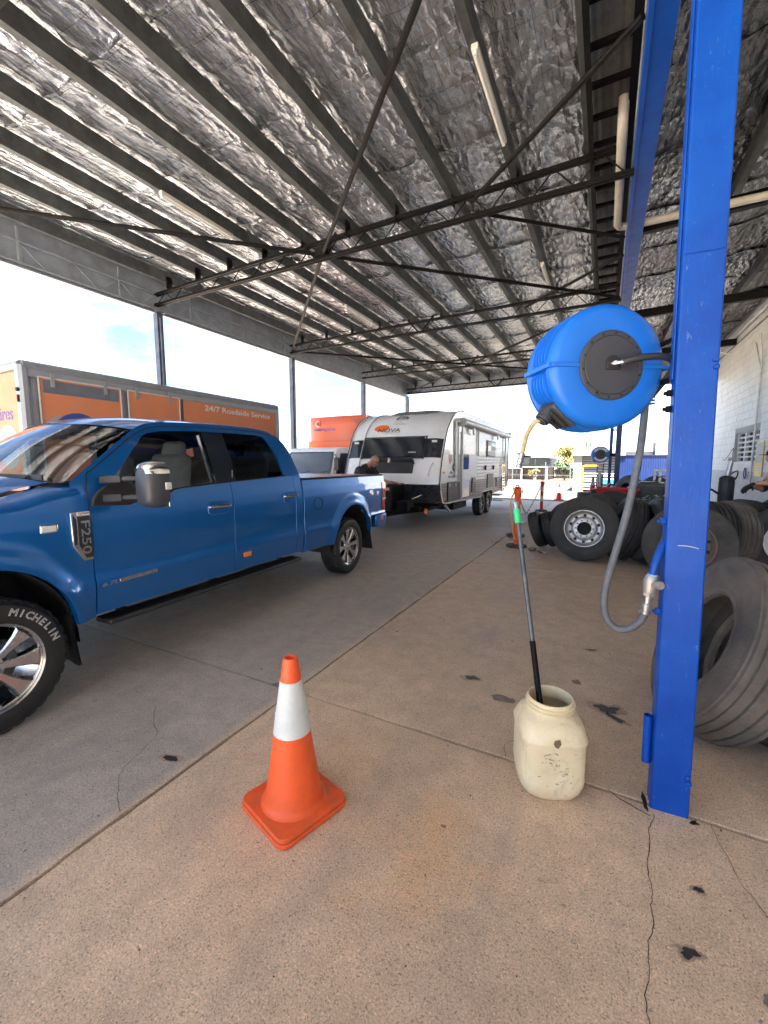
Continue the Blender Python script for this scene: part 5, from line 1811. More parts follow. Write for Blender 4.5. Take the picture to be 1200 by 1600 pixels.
# roof hatch shroud
b = MB()
b.add([(-0.55, 1.25, 2.90), (0.62, 1.25, 2.90), (0.90, 2.6, 2.95), (-0.75, 2.6, 2.95), (-0.45, 1.55, 3.0), (0.52, 1.55, 3.0), (0.70, 2.5, 3.05), (-0.60, 2.5, 3.05)],
      [(0, 1, 5, 4), (1, 2, 6, 5), (2, 3, 7, 6), (3, 0, 4, 7), (4, 5, 6, 7)])
b.build('roof_hatch', pm('hatch_grey', (0.17, 0.18, 0.19), 0.4), van, bevel=0.02)

# side walls: cut the profile into bands by height
def clip(poly, z, keep_above):
    out = []
    n = len(poly)
    for i in range(n):
        a, c = poly[i], poly[(i + 1) % n]
        ia, ic = (a[1] >= z) == keep_above, (c[1] >= z) == keep_above
        if ia:
            out.append(a)
        if ia != ic:
            t = (z - a[1]) / (c[1] - a[1])
            out.append((a[0] + (c[0] - a[0]) * t, z))
    return out
side = [(0.42, 0.66), (0.24, 0.68), (0.06, 0.98)] + PROF[3:]
side += [(7.05, 0.70)] + [(5.16, 0.62), (5.10, 0.70), (5.0, 0.76), (3.78, 0.74), (3.70, 0.66), (3.58, 0.60)]
side = [(y + 0.02 if y < 0.8 else y, z) for y, z in side]
def side_band(name, mat, z0, z1, y0=None, y1=None, t=0.0):
    poly = side
    if z0 is not None:
        poly = clip(poly, z0, True)
    if z1 is not None:
        poly = clip(poly, z1, False)
    if y0 is not None:
        poly = [(b_, a_) for a_, b_ in clip([(b_, a_) for a_, b_ in poly], y0, True)]
    if y1 is not None:
        poly = [(b_, a_) for a_, b_ in clip([(b_, a_) for a_, b_ in poly], y1, False)]
    for s in (1, -1):
        b = MB()
        b.prism(poly, HW - 0.03, HW + t, frame((0, 0, 0), (0, 1, 0), (0, 0, 1), (s, 0, 0)))
        o = b.build(name, mat, van)
    return o
side_band('side_wall_upper', M_['van_white'], 1.84, None)
side_band('side_wall_middle', M_['grey_panel'], 1.145, 1.838, None, 3.18)
side_band('side_wall_middle', M_['van_grey'], 1.145, 1.838, 3.185, None)
side_band('side_skirt', M_['van_wood'], None, 1.14, t=0.006)
# white edge trim following the outline of the awning side
for s in (1, -1):
    P = [(s * (HW + 0.004), y, z) for y, z in side[2:15]]
    MB().tube(P, 0.014, 6).build('edge_trim', M_['print_black'], van)
    P = [(s * (HW + 0.01), y - 0.0, z) for y, z in [(0.03, 1.2), (0.08, 0.98), (0.25, 0.70), (0.44, 0.672), (3.56, 0.612), (3.70, 0.67), (3.78, 0.75), (5.0, 0.77), (5.10, 0.71)]]
    MB().tube(P, 0.016, 6).build('edge_trim', M_['white_paint'], van)
S = HW + 0.004
def plate(name, mat, y0, y1, z0, z1, t=0.02, par=van, bev=0.006):
    return MB().span((S, y0, z0), (S + t, y1, z1)).build(name, mat, par, bevel=bev)
# door, door window, picture window
d = plate('door', M_['van_white'], 1.56, 2.34, 0.72, 2.40, 0.015)
plate('door_frame', M_['grey_panel'], 1.54, 2.36, 2.38, 2.42, 0.022, d)
plate('door_window', M_['dark_glass'], 1.66, 2.22, 1.46, 1.86, 0.024, d)
plate('door_lower', M_['grey_panel'], 1.57, 2.33, 1.16, 1.44, 0.018, d)
w = plate('side_window', M_['black_plastic'], 4.22, 5.34, 1.82, 2.34, 0.02)
plate('window_pane', M_['grey_panel'] if False else glass('van_pane', (0.5, 0.55, 0.58), 0.35), 4.28, 5.28, 1.87, 2.29, 0.028, w)
plate('window_blind', M_['cream'], 4.28, 5.28, 1.99, 2.285, 0.0222, w)
for y0, y1, z0, z1 in ((0.55, 1.24, 0.71, 1.17), (2.62, 2.96, 0.80, 1.22), (4.36, 5.15, 0.84, 1.29), (5.6, 6.0, 0.83, 1.15)):
    h_ = plate('hatch_door', M_['black_plastic'], y0, y1, z0, z1, 0.022)
    for yy in (y0 + 0.12, y1 - 0.12):
        MB().span((S + 0.022, yy - 0.02, z1 - 0.12), (S + 0.03, yy + 0.02, z1 - 0.04)).build('hatch_catch', M_['steel'], h_)
for y in (2.55, 0.34):
    MB().box((S + 0.01, y, 0.78), (0.02, 0.07, 0.05)).build('marker_light', M_['amber_lens'], van)
MB().box((S + 0.008, 0.28, 1.40), (0.016, 0.08, 0.05)).build('marker_light', M_['amber_lens'], van)
for y in (4.1, 5.15):
    MB().box((S + 0.02, y, 1.49), (0.04, 0.1, 0.14)).build('power_outlet', M_['black_plastic'], van, bevel=0.01)
# decals: red shield, swirl ring, small name
MB().prism([(0.62, 1.82), (0.86, 1.82), (0.85, 1.68), (0.74, 1.58), (0.64, 1.68)], HW + 0.001, HW + 0.004, frame((0, 0, 0), (0, 1, 0), (0, 0, 1), (1, 0, 0))).build('print_shield', M_['print_red'], van)
P = [(S + 0.002, 1.06 + 0.11 * math.cos(t), 1.52 + 0.09 * math.sin(t)) for t in [0.6 + 4.9 * k / 20 for k in range(21)]]
MB().tube(P, 0.014, 5).build('print_ring', M_['print_black'], van)
MY = lambda y, z, off=0.004: frame((HW + off, y, z), (0, 1, 0), (0, 0, 1), (1, 0, 0))
text('PRIDE', 0.09, M_['print_black'], van, MY(0.85, 1.385), ext=0.0006, bold=0.001)
text('PLATINUM', 0.075, M_['print_black'], van, MY(0.95, 1.29), ext=0.0006, width=0.62, bold=0.001)
# awning: roll, arms, end caps; spare bag roundels
aw = MB()
aw.tube([(HW + 0.09, 1.45, 2.66), (HW + 0.09, 7.25, 2.62)], 0.085, 16)
ar = aw.build('awning_roll', M_['galv'], van)
b = MB()
for y in (1.42, 7.26):
    b.box((HW + 0.08, y, 2.65), (0.14, 0.06, 0.2))
b.build('awning_cap', M_['grey_panel'], ar, bevel=0.02)
MB().bar((HW + 0.06, 1.50, 2.64), (HW + 0.06, 1.52, 0.72), 0.055, 0.045).build('awning_arm', M_['galv'], van)
MB().bar((HW + 0.03, 1.06, 2.62), (HW + 0.02, 1.10, 1.28), 0.07, 0.03).build('awning_arm', M_['galv'], van)
MB().bar((HW + 0.03, 1.06, 2.64), (HW + 0.06, 1.45, 2.66), 0.06, 0.04).build('awning_arm', M_['galv'], van)
MB().bar((HW + 0.03, 3.16, 2.54), (HW + 0.03, 3.18, 1.84), 0.06, 0.03).build('awning_arm', M_['galv'], van)
MB().bar((HW + 0.05, 6.78, 2.56), (HW + 0.05, 6.80, 1.2), 0.05, 0.04).build('awning_arm', M_['galv'], van)
MB().bar((HW + 0.05, 7.28, 2.60), (HW + 0.05, 7.34, 0.95), 0.05, 0.04).build('awning_arm', M_['galv'], van)
for y in (2.42, 5.35):
    Mx = frame((HW + 0.085, y, 2.50), (0, 1, 0), (0, 0, 1), (1, 0, 0))
    MB().lathe([(0.0, 0.03), (0.10, 0.03), (0.12, 0.02), (0.12, 0.0)], 24, M=Mx).build('awning_light', M_['grey_panel'], van)
b = MB()
b.box((HW - 0.25, 3.2, 2.975), (0.18, 0.28, 0.08)); 
b.build('roof_vent', M_['dark_plastic'], van, bevel=0.02)
MB().tube([(HW - 0.4, 5.6, 2.93), (HW - 0.36, 5.5, 3.45)], 0.006, 5).build('aerial', M_['black_plastic'], van)
# folding ladder / step rail at the back of the awning side
b = MB()
for dy in (6.30, 6.62):
    b.bar((HW + 0.07, dy, 0.62), (HW + 0.05, dy, 1.78), 0.035, 0.035)
for k in range(12):
    z = 0.66 + 0.1 * k
    b.bar((HW + 0.07, 6.30, z), (HW + 0.07, 6.62, z), 0.045, 0.035)
b.build('ladder', M_['chrome'], van)
# chassis, drawbar, wheels
b = MB()
for s in (1, -1):
    b.bar((s * 0.9, 0.3, 0.56), (s * 0.9, 7.4, 0.60), 0.06, 0.14)
    b.bar((s * 0.9, 0.3, 0.56), (0, -2.05, 0.50), 0.06, 0.12)
b.span((-1.1, 0.5, 0.60), (1.1, 7.4, 0.66))
b.span((-1.0, 1.9, 0.36), (1.0, 3.1, 0.6))
b.bar((-0.9, -0.05, 0.54), (0.9, -0.05, 0.54), 0.05, 0.10)
b.bar((0, -2.3, 0.56), (0, -1.2, 0.54), 0.07, 0.07)
ch = b.build('chassis', M_['dark_steel'], van)
b = MB()
b.cyl((0, -1.75, 0.2), (0, -1.75, 0.85), 0.03, seg=10); b.cyl((-0.07, -1.75, 0.13), (0.07, -1.75, 0.13), 0.12, seg=16)
b.build('jockey_wheel', M_['black_plastic'], van)
for y0, y1 in ((1.3, 1.42), (5.9, 6.02)):
    MB().bar((0.95, y0, 0.55), (0.95, y1 + 0.25, 0.36), 0.06, 0.05).build('corner_steady', M_['galv'], van)
b = MB()
b.span((0.98, 6.0, 0.48), (1.34, 6.62, 0.52)); b.span((1.1, 6.0, 0.30), (1.46, 6.6, 0.33))
b.build('entry_step', M_['galv'], van)
def van_wheel(x, y, spin):
    w = bpy.data.objects.new('wheel', None)
    COL.objects.link(w); w.parent = van
    w.matrix_local = Matrix.Translation((x, y, 0.36)) @ (TF if x > 0 else Matrix.Rotation(R(180), 4, 'Z') @ TF) @ Matrix.Rotation(spin, 4, 'Z')
    tyre_mb(0.36, 0.205, 0.24, blocks=40, grooves=3).build('tyre', M_['rubber_new'], w, ang=28)
    b = MB()
    b.lathe([(0.205, 0.10), (0.215, 0.108), (0.2, 0.09), (0.19, 0.0), (0.0, -0.01)], 32)
    b.build('rim', M_['black_plastic'], w)
    b = MB()
    for k in range(6):
        b.prism([(0.02, -0.016), (0.195, -0.04), (0.195, -0.012), (0.02, 0.010)], 0.05, 0.095, Matrix.Rotation(k * R(60), 4, 'Z'))
    b.build('spokes', M_['chrome'], w)
for i, y in enumerate((3.98, 4.83)):
    van_wheel(1.13, y, R(20 + 25 * i)); van_wheel(-1.13, y, R(5 + 30 * i))
b = MB()
b.span((0.95, 5.24, 0.35), (1.25, 5.27, 0.66))
b.build('mud_flap', M_['rubber_new'], van)

# toolboxes standing on the drawbar (fixed to the caravan)
b = MB().span((-0.78, -0.62, 0.56), (0.385, 0.06, 1.115))
tb = b.build('drawbar_box', M_['checker'], van, bevel=0.012)
MB().span((-0.80, -0.64, 1.118), (0.40, 0.07, 1.15)).build('box_lid', M_['black_plastic'], tb, bevel=0.01)
bl = MB().span((0.11, -0.632, 0.995), (0.345, -0.622, 1.09)).build('box_label', M_['print_red'], tb)
MB().span((0.215, -0.6345, 1.015), (0.33, -0.6325, 1.07)).build('label_print', M_['print_white'], tb)
MB().span((0.42, -0.45, 0.54), (0.70, -0.10, 0.765)).build('small_box', M_['checker'], van, bevel=0.01)
MB().bar((0.70, -0.2, 0.80), (0.90, -0.1, 0.90), 0.02, 0.02).build('brake_lever', M_['chrome'], van)
MB().box((1.0, -0.08, 0.52), (0.06, 0.05, 0.12)).build('marker_light', M_['amber_lens'], van)

# ================================================================== TRUCKS
def light_truck(name, label, cat, loc, rz, cabcol, L=4.2, boxw=2.0, top=3.05, front_box=1.45, box_fn=None, cabw=1.75, trailer=False):
    """cab-over box truck, local y=0 at cab front, pointing to -y; x across"""
    t = thing(name, label, cat, loc, rz)
    hw = cabw / 2
    if not trailer:
        # cab: rounded shell from cross-sections along y
        prof = [(0.0, 0.42), (-0.03, 0.75), (0.0, 1.15), (0.03, 1.28), (0.27, 1.92), (0.36, 2.02), (0.55, 2.07), (1.35, 2.07), (1.40, 2.02), (1.40, 0.42)]
        b = MB()
        b.prism(prof, -hw, hw, frame((0, 0, 0), (0, 1, 0), (0, 0, 1), (1, 0, 0)))
        c = b.build('cab', M_[cabcol], t, bevel=0.05, seg=3)
        # windscreen in its black surround
        yf = lambda z: 0.03 + (z - 1.28) / 0.64 * 0.24
        def pane(nm, mt, x0, x1, z0, z1, off, par):
            return MB().add([(x0, yf(z0) - off, z0 + off * 0.3), (x1, yf(z0) - off, z0 + off * 0.3), (x1 * 0.97, yf(z1) - off, z1 + off * 0.3), (x0 * 0.97, yf(z1) - off, z1 + off * 0.3)], [(0, 1, 2, 3)]).build(nm, mt, par)
        w = pane('windscreen', M_['dark_glass'], -hw + 0.05, hw - 0.05, 1.27, 1.93, 0.02, t)
        pane('windscreen_pane', glass('truck_screen', (0.65, 0.75, 0.78), 0.4, ior=1.35), -hw + 0.1, hw - 0.1, 1.31, 1.89, 0.026, w)
        b = MB()
        for x in (-0.35, 0.25):
            b.bar((x, yf(1.3) - 0.035, 1.30), (x + 0.42, yf(1.42) - 0.035, 1.42), 0.015, 0.02)
        b.build('wiper', M_['black_plastic'], w)
        # dash and seats seen through the glass are dark: a pale sun strip reads at the top
        for s in (1, -1):
            dm = frame((s * (hw + 0.002), 0, 0), (0, 1, 0), (0, 0, 1), (s, 0, 0))
            dr = MB().prism([(0.14, 0.62), (0.10, 1.22), (0.40, 1.97), (1.22, 1.97), (1.22, 0.62)], 0, 0.012, dm).build('cab_door', M_[cabcol], t, bevel=0.01)
            MB().prism([(0.22, 1.27), (0.46, 1.90), (1.16, 1.90), (1.16, 1.27)], 0.012, 0.018, dm).build('door_window', M_['dark_glass'], dr)
            MB().prism([(1.0, 1.10), (1.16, 1.10), (1.16, 1.14), (1.0, 1.14)], 0.012, 0.04, dm).build('door_handle', M_['black_plastic'], dr)
            ma = MB()
            ma.tube(smooth_path([(s * hw, 0.16, 1.85), (s * (hw + 0.16), 0.02, 1.80), (s * (hw + 0.18), 0.0, 1.4), (s * hw, 0.1, 1.2)], 4), 0.012, 6)
            mo = ma.build('mirror_bracket', M_['black_plastic'], t)
            MB().box((s * (hw + 0.19), 0.0, 1.60), (0.16, 0.06, 0.34)).build('mirror_head', M_['black_plastic'], mo, bevel=0.025)
            MB().box((s * (hw - 0.22), -0.03, 0.78), (0.34, 0.05, 0.2)).build('headlight', M_['reflective'], t, bevel=0.02)
        MB().span((-hw + 0.02, -0.08, 0.38), (hw - 0.02, 0.02, 0.6)).build('bumper', M_['black_plastic'], t, bevel=0.02)
    # chassis and wheels
    b = MB()
    for s in (1, -1):
        b.span((s * 0.32, front_box - 0.2 if trailer else 0.3, 0.55), (s * 0.42, front_box + L - 0.2, 0.72))
    if trailer:
        for s in (1, -1):
            b.bar((s * 0.37, front_box, 0.6), (0, front_box - 1.2, 0.5), 0.07, 0.1)
    b.build('chassis', M_['dark_steel'], t)
    for y in ((front_box + L * 0.42, front_box + L * 0.62) if trailer else (0.62, front_box + L * 0.66)):
        for s in (1, -1):
            wv = bpy.data.objects.new('wheel', None)
            COL.objects.link(wv); wv.parent = t
            wv.matrix_local = Matrix.Translation((s * (hw - 0.12), y, 0.38)) @ (TF if s > 0 else Matrix.Rotation(R(180), 4, 'Z') @ TF)
            tyre_mb(0.38, 0.22, 0.21, blocks=24, grooves=3, notch=0).build('tyre', M_['rubber_new'], wv)
            MB().lathe([(0.22, 0.08), (0.20, 0.08), (0.17, 0.0), (0.09, 0.03), (0.08, 0.08), (0.0, 0.09)], 24).build('rim', M_['white_paint'], wv)
    box_fn(t, front_box, L, boxw / 2, top)
    return t

def orange_body(t, y0, L, hw, top):
    # front of the box: bulged nose, orange, with the maker's swirl and name
    z0 = 0.85
    b = MB()
    b.span((-hw, y0 + 0.16, z0), (hw, y0 + L, top))
    b.build('box_body', M_['orange_box'], t, bevel=0.03)
    b = MB()
    def nose(i, j):
        z = 1.95 + (top - 1.95) * i / 8
        tt = -1 + 2 * j / 12
        k = min(1, (top - z) / 0.22)
        d = 0.16 * (1 - abs(tt) ** 5) * (0.35 + 0.65 * math.sqrt(max(0, 1 - (1 - k) ** 2)))
        return (hw * tt * 0.985, y0 + 0.16 - d - 0.01, z)
    b.grid(nose, 9, 13)
    b.build('box_nose', M_['orange_box'], t, ang=60)
    MB().span((-hw * 0.985, y0 - 0.02, 2.02), (hw * 0.985, y0 + 0.15, 2.30)).build('lower_nose', M_['print_orange'], t, bevel=0.03)
    b = MB()
    for s in (1, -1):
        b.span((s * (hw - 0.02), y0 + 0.14, z0), (s * (hw + 0.012), y0 + 0.22, top + 0.01))
        b.span((s * (hw - 0.02), y0 + L - 0.06, z0), (s * (hw + 0.012), y0 + L + 0.01, top + 0.01))
    b.build('corner_post', M_['galv'], t)
    MB().span((-0.45, y0 + 0.5, top), (0.05, y0 + 1.1, top + 0.06)).build('roof_unit', M_['cream'], t, bevel=0.02)
    M0 = lambda x, z, o=0.0: frame((x, y0 - 0.012 - o, z), (1, 0, 0), (0, 0, 1), (0, -1, 0))
    text('beaurepaires', 0.15, M_['print_purple'], t, M0(-0.40, 2.66), width=0.80, ext=0.004, bold=0.002)
    for r_, mt, a0, a1, dx in ((0.085, 'print_white', 0.8, 5.4, 0), (0.055, 'print_orange', 0, 6.2, 0.01)):
        P = [(-0.62 + dx + r_ * math.cos(a), y0 - 0.014, 2.83 + r_ * math.sin(a)) for a in [a0 + (a1 - a0) * k / 18 for k in range(19)]]
        MB().tube(P, 0.014, 5).build('print_swirl', M_[mt], t)
    for x, s_ in ((0.72, 1),):
        b = MB()
        for p, q in (((0, 0), (0, 0.11)), ((0, 0.11), (0.08, 0.11)), ((0, 0.055), (0.07, 0.055)), ((0.08, 0.055), (0.08, 0.0)), ((0, 0), (0.04, 0))):
            b.bar((x + p[0], y0 - 0.012, 2.82 + p[1]), (x + q[0], y0 - 0.012, 2.82 + q[1]), 0.018, 0.014)
        b.build('print_mark', M_['band_grey'], t)

def service_body(t, y0, L, hw, top):
    """long box with framed side hatches: seen from its far side and tail; local +y end is the tail"""
    z0 = 0.75
    MB().span((-hw + 0.03, y0 + 0.03, z0), (hw - 0.03, y0 + L - 0.03, top - 0.03)).build('box_core', M_['box_frame'], t)
    fr = MB()
    for s in (1, -1):
        fr.tube([(s * (hw - 0.03), y0 + 0.02, top - 0.03), (s * (hw - 0.03), y0 + L - 0.02, top - 0.03)], 0.055, 10)
        for yy in (y0 + 0.03, y0 + L - 0.03):
            fr.tube([(s * (hw - 0.045), yy, z0), (s * (hw - 0.045), yy, top - 0.03)], 0.065, 10)
        fr.span((s * (hw - 0.08), y0, z0 - 0.1), (s * hw, y0 + L, z0 + 0.02))
        fr.span((s * (hw - 0.04), y0 + 0.04, top - 0.15), (s * (hw + 0.004), y0 + L - 0.04, top - 0.05))
    fr.tube([(-hw + 0.03, y0 + L - 0.03, top - 0.03), (hw - 0.03, y0 + L - 0.03, top - 0.03)], 0.055, 10)
    fr.build('box_frame', M_['box_frame'], t, bevel=0)
    MB().span((-hw + 0.02, y0 + 0.02, top - 0.02), (hw - 0.02, y0 + L - 0.02, top + 0.02)).build('box_roof', M_['white_paint'], t)
    # the near flank is local -x (the truck faces away from the camera)
    def PY(y):            # distance from the tail, towards the cab
        return y0 + L - y
    X = -hw
    def panel(nm, mt, a, c, z_0, z_1, th=0.012, par=t):
        return MB().span((X - th, PY(a), z_0), (X + 0.0, PY(c), z_1)).build(nm, mt, par, bevel=0.004)
    p1 = panel('side_hatch', M_['orange_panel'], 0.16, 1.10, 0.95, top - 0.145)
    MB().span((X - 0.016, PY(0.20), top - 0.315), (X - 0.0125, PY(1.07), top - 0.165)).build('grey_band', M_['band_grey'], p1)
    p2 = panel('side_hatch', M_['orange_panel'], 1.20, 2.0, 0.95, top - 0.14)
    p3 = panel('side_panel', M_['orange_panel'], 2.07, L - 0.12, 0.95, top - 0.155)
    for p, a, c in ((p1, 0.16, 1.10), (p2, 1.20, 2.0)):
        b = MB()
        zt = top - 0.14
        b.bar((X - 0.014, PY(a), zt), (X - 0.014, PY(c), zt), 0.012, 0.014)
        b.bar((X - 0.014, PY(a), 0.95), (X - 0.014, PY(a), zt), 0.012, 0.014)
        b.bar((X - 0.014, PY(c), 0.95), (X - 0.014, PY(c), zt), 0.012, 0.014)
        b.build('hatch_trim', M_['reflective'], p)
        for q in (0.14, 0.78):
            y = a + (c - a) * q + 0.03
            MB().span((X - 0.03, PY(y), zt - 0.10), (X - 0.012, PY(y) + 0.04, zt + 0.06)).build('hinge', M_['box_frame'], p)
    # arc emblem on the first hatch
    for nm, mt, cx, cz, ro, ri, a0, a1 in (('print_arc', 'print_blue', 0.56, 1.92, 0.31, 0.235, 0.15, 3.0), ('print_arc', 'print_grey', 0.60, 1.90, 0.225, 0.19, 0.5, 3.3), ('print_arc', 'print_grey', 0.48, 1.84, 0.37, 0.33, 1.9, 3.3)):
        b = MB()
        n = 28
        vs = []
        for k in range(n + 1):
            a = a0 + (a1 - a0) * k / n
            for r_ in (ro, ri):
                vs.append((X - 0.0165, PY(cx + r_ * 1.0 * math.cos(a)), cz + r_ * math.sin(a)))
        b.add(vs, [(2 * k, 2 * k + 1, 2 * k + 3, 2 * k + 2) for k in range(n)])
        b.build(nm, M_[mt], p1)
    MS = lambda y, z: frame((X - 0.0135, PY(y), z), (0, -1, 0), (0, 0, 1), (-1, 0, 0))
    text('24/7 Roadside Service', 0.125, M_['print_white'], t, MS(3.225, 2.515), width=1.52, ext=0.002, bold=0.0015)
    # tail: orange doors, name, grey roundel
    YT = y0 + L
    tl = MB().span((-hw + 0.09, YT - 0.01, 0.85), (hw - 0.09, YT + 0.012, top - 0.10)).build('tail_door', M_['orange_panel'], t, bevel=0.004)
    MT_ = frame((-0.36, YT + 0.015, 2.17), (-1, 0, 0), (0, 0, 1), (0, 1, 0))
    text('beaurepaires', 0.22, M_['print_purple'], t, frame((-hw + 0.24 + 0.575, YT + 0.015, 2.185), (-1, 0, 0), (0, 0, 1), (0, 1, 0)), width=1.15, ext=0.002, bold=0.002)
    b = MB()
    b.disc(0.26, 0, 32, M=frame((-hw + 0.40, YT + 0.014, 1.80), (-1, 0, 0), (0, 0, 1), (0, 1, 0)))
    b.build('print_roundel', M_['print_grey'], tl)
    b = MB()
    b.cyl((-hw + 0.02, YT + 0.02, 2.44), (-hw + 0.02, YT + 0.05, 2.44), 0.022, seg=10)
    b.span((-hw + 0.01, YT + 0.02, 2.30), (-hw + 0.03, YT + 0.045, 2.38))
    b.build('tail_fitting', M_['black_plastic'], t)
    b = MB()
    for x in (-0.2, 0.6):
        b.span((x, YT + 0.012, 0.9), (x + 0.03, YT + 0.04, top - 0.15))
    b.build('lock_bar', M_['galv'], t)
    MB().tube([(X + 0.05, PY(3.7), top), (X + 0.05, PY(3.66), top + 0.52)], 0.005, 5).build('aerial', M_['black_plastic'], t)
    MB().span((-hw + 0.4, y0 + L - 0.75, top + 0.02), (hw - 0.25, y0 + L - 0.35, top + 0.07)).build('roof_unit', M_['roller_grey'], t, bevel=0.02)

light_truck('box_truck', 'white cab truck with an orange box body parked beside the caravan', 'truck', (-7.33, 9.35, 0), 0, 'white_paint', L=3.2, boxw=2.06, top=3.05, front_box=1.45, box_fn=orange_body, cabw=1.66)
light_truck('box_trailer', 'long orange and grey panelled box trailer standing behind the blue pickup', 'trailer', (-7.06, 8.20, 0), R(180), 'white_paint', L=4.25, boxw=2.32, top=2.75, front_box=1.53, box_fn=service_body, cabw=1.8, trailer=True)
# ================================================================== HOSE REEL
def hose_reel(name, label, origin, n, group, r=0.285, depth=0.27):
    """spring air-hose reel: z axis out of the front face"""
    t = thing(name, label, 'hose reel', origin, group=group)
    n = Vector(n).normalized()
    x = Vector((0, 0, 1)).cross(n).normalized()
    y = n.cross(x)
    t.matrix_world = frame(origin, x, y, n)
    k = r / 0.285
    S_ = lambda p: [(a * k, c * k) for a, c in p]
    sh = MB()
    sh.lathe(S_([(0.150, 0.0), (0.165, 0.004), (0.250, -0.002), (0.270, -0.010), (0.283, -0.030), (0.2855, -0.055), (0.279, -0.072), (0.268, -0.078), (0.264, -0.105), (0.264, -0.200), (0.272, -0.232), (0.285, -0.240), (0.285, -0.258), (0.27, -0.275), (0.0, -0.28)]), 96)
    hs = sh.build('housing', M_['reel_blue'], t, ang=42)
    # moulded fins on the hose side and under the belly
    for a0, a1 in ((100, 176), (184, 214), (244, 300)):
        b = MB()
        for z in (-0.092, -0.122, -0.152, -0.182, -0.212):
            P = []
            m = 18
            for q in range(m + 1):
                a = R(a0 + (a1 - a0) * q / m)
                P.append((a, 0.264 + 0.027 * math.sin(math.pi * q / m) ** 0.35))
            vs, fs = [], []
            for a, rr in P:
                for (dr, dz) in ((-0.02, -0.0065), (0, -0.004), (0, 0.004), (-0.02, 0.0065)):
                    vs.append(((rr + dr) * k * math.cos(a), (rr + dr) * k * math.sin(a), (z + dz) * k))
            for q in range(m):
                for e in range(3):
                    fs.append((4 * q + e, 4 * q + 4 + e, 4 * q + 5 + e, 4 * q + 1 + e))
            fs += [(0, 1, 2, 3), (4 * m + 3, 4 * m + 2, 4 * m + 1, 4 * m)]
            b.add(vs, fs)
        b.build('rib', M_['reel_blue'], hs)
    # parting flange: round the drum and across the front to the hub plate
    for s in (-1, 1):
        b = MB()
        b.span((s * 0.155 * k, -0.010 * k, -0.012 * k), (s * 0.285 * k, 0.010 * k, 0.007 * k))
        b.span((s * 0.262 * k, -0.011 * k, -0.262 * k), (s * 0.300 * k, 0.011 * k, -0.006 * k))
        b.build('parting_flange', M_['reel_blue'], hs, bevel=0.003 * k)
    # corner clip block at the top right, screw bosses on the post side
    b = MB()
    for dy in (0.115, 0.10, 0.085, -0.13, -0.145, -0.16):
        b.box((0.252 * k, dy * k, -0.10 * k), (0.035 * k, 0.008 * k, 0.12 * k))
    b.build('boss', M_['reel_blue'], hs, bevel=0.002)
    hub = MB()
    hub.lathe(S_([(0.156, -0.002), (0.157, 0.008), (0.150, 0.012), (0.134, 0.012), (0.132, 0.009), (0.129, 0.012), (0.06, 0.015), (0.0, 0.016)]), 72)
    hb_ = hub.build('hub_plate', M_['dark_plastic'], t, ang=35)
    b = MB()
    for q in range(14):
        a = 2 * math.pi * (q + 0.35) / 14
        b.tube([(0.143 * k * math.cos(a), 0.143 * k * math.sin(a), 0.011 * k), (0.143 * k * math.cos(a), 0.143 * k * math.sin(a), 0.0165 * k)], 0.0045 * k, 8)
    b.build('screw', M_['gasket'], hb_)
    b = MB()
    b.add([], [])
    pts = [(0.030 * math.cos(t_), 0.012 + 0.030 * math.sin(t_)) for t_ in [math.pi * q / 14 for q in range(15)]]
    pts = [(0.034 * k, -0.022 * k)] + [(p[0] * k * 1.13, p[1] * k) for p in pts] + [(-0.034 * k, -0.022 * k)]
    b.prism(pts, 0.0145 * k, 0.024 * k)
    b.build('hub_boss', M_['black_plastic'], hb_, bevel=0.002)
    # hose outlet at the lower left
    b = MB()
    a = R(231)
    o_ = (0.268 * k * math.cos(a), 0.268 * k * math.sin(a), -0.145 * k)
    Mo = frame(o_, (-math.sin(a), math.cos(a), 0), (0, 0, 1), (math.cos(a), math.sin(a), 0))
    b.box((0, 0, 0.0), (0.15 * k, 0.155 * k, 0.05 * k), Mo)
    ob = b.build('outlet_frame', M_['dark_plastic'], t, bevel=0.012 * k)
    b = MB()
    b.box((0.012 * k, 0, 0.019 * k), (0.10 * k, 0.105 * k, 0.02 * k), Mo)
    b.build('outlet_mouth', M_['gasket'], ob)
    b = MB()
    for dy in (-0.034, 0.034):
        b.tube([Mo @ Vector((-0.05 * k, dy * k, 0.030 * k)), Mo @ Vector((0.06 * k, dy * k, 0.030 * k))], 0.014 * k, 10)
    b.build('outlet_roller', M_['black_plastic'], ob)
    return t, Mo, k
REEL_O = Vector((0.0, 2.262, 2.052))
REEL_N = Vector((math.sin(R(34)), -math.cos(R(34)), 0.0))
reel, MO, _ = hose_reel('hose_reel', 'big bright blue air hose reel with a dark hub plate, on the thick post', REEL_O, REEL_N, 'hose reels on blue posts')
rl = reel.matrix_world.inverted()
def to_reel(p):
    return rl @ Vector(p)
# tan delivery hose with its stopper and brass end
q0 = MO @ Vector((-0.045, 0.0, 0.02))
bx = MB()
bx.tube([MO @ Vector((-0.045, 0, 0.015)), MO @ Vector((-0.045, 0, 0.075))], 0.038, 16)
bx.tube([MO @ Vector((-0.045, 0, 0.075)), MO @ Vector((-0.045, 0, 0.085))], 0.028, 16)
bx.build('hose_stop', M_['dark_plastic'], reel, bevel=0.004)
q1 = reel.matrix_world @ (MO @ Vector((-0.045, 0, 0.07)))
end = Vector((q1.x - 0.085, q1.y - 0.0, q1.z - 0.155))
pth = smooth_path([q1, q1 + Vector((-0.035, -0.01, -0.012)), q1 + Vector((-0.068, -0.012, -0.07)), q1 + Vector((-0.083, -0.006, -0.13)), q1 + Vector((-0.093, 0, -0.175))], 6)
MB().tube([to_reel(p) for p in pth], 0.0115, 12).build('tan_hose', M_['hose_tan'], reel)
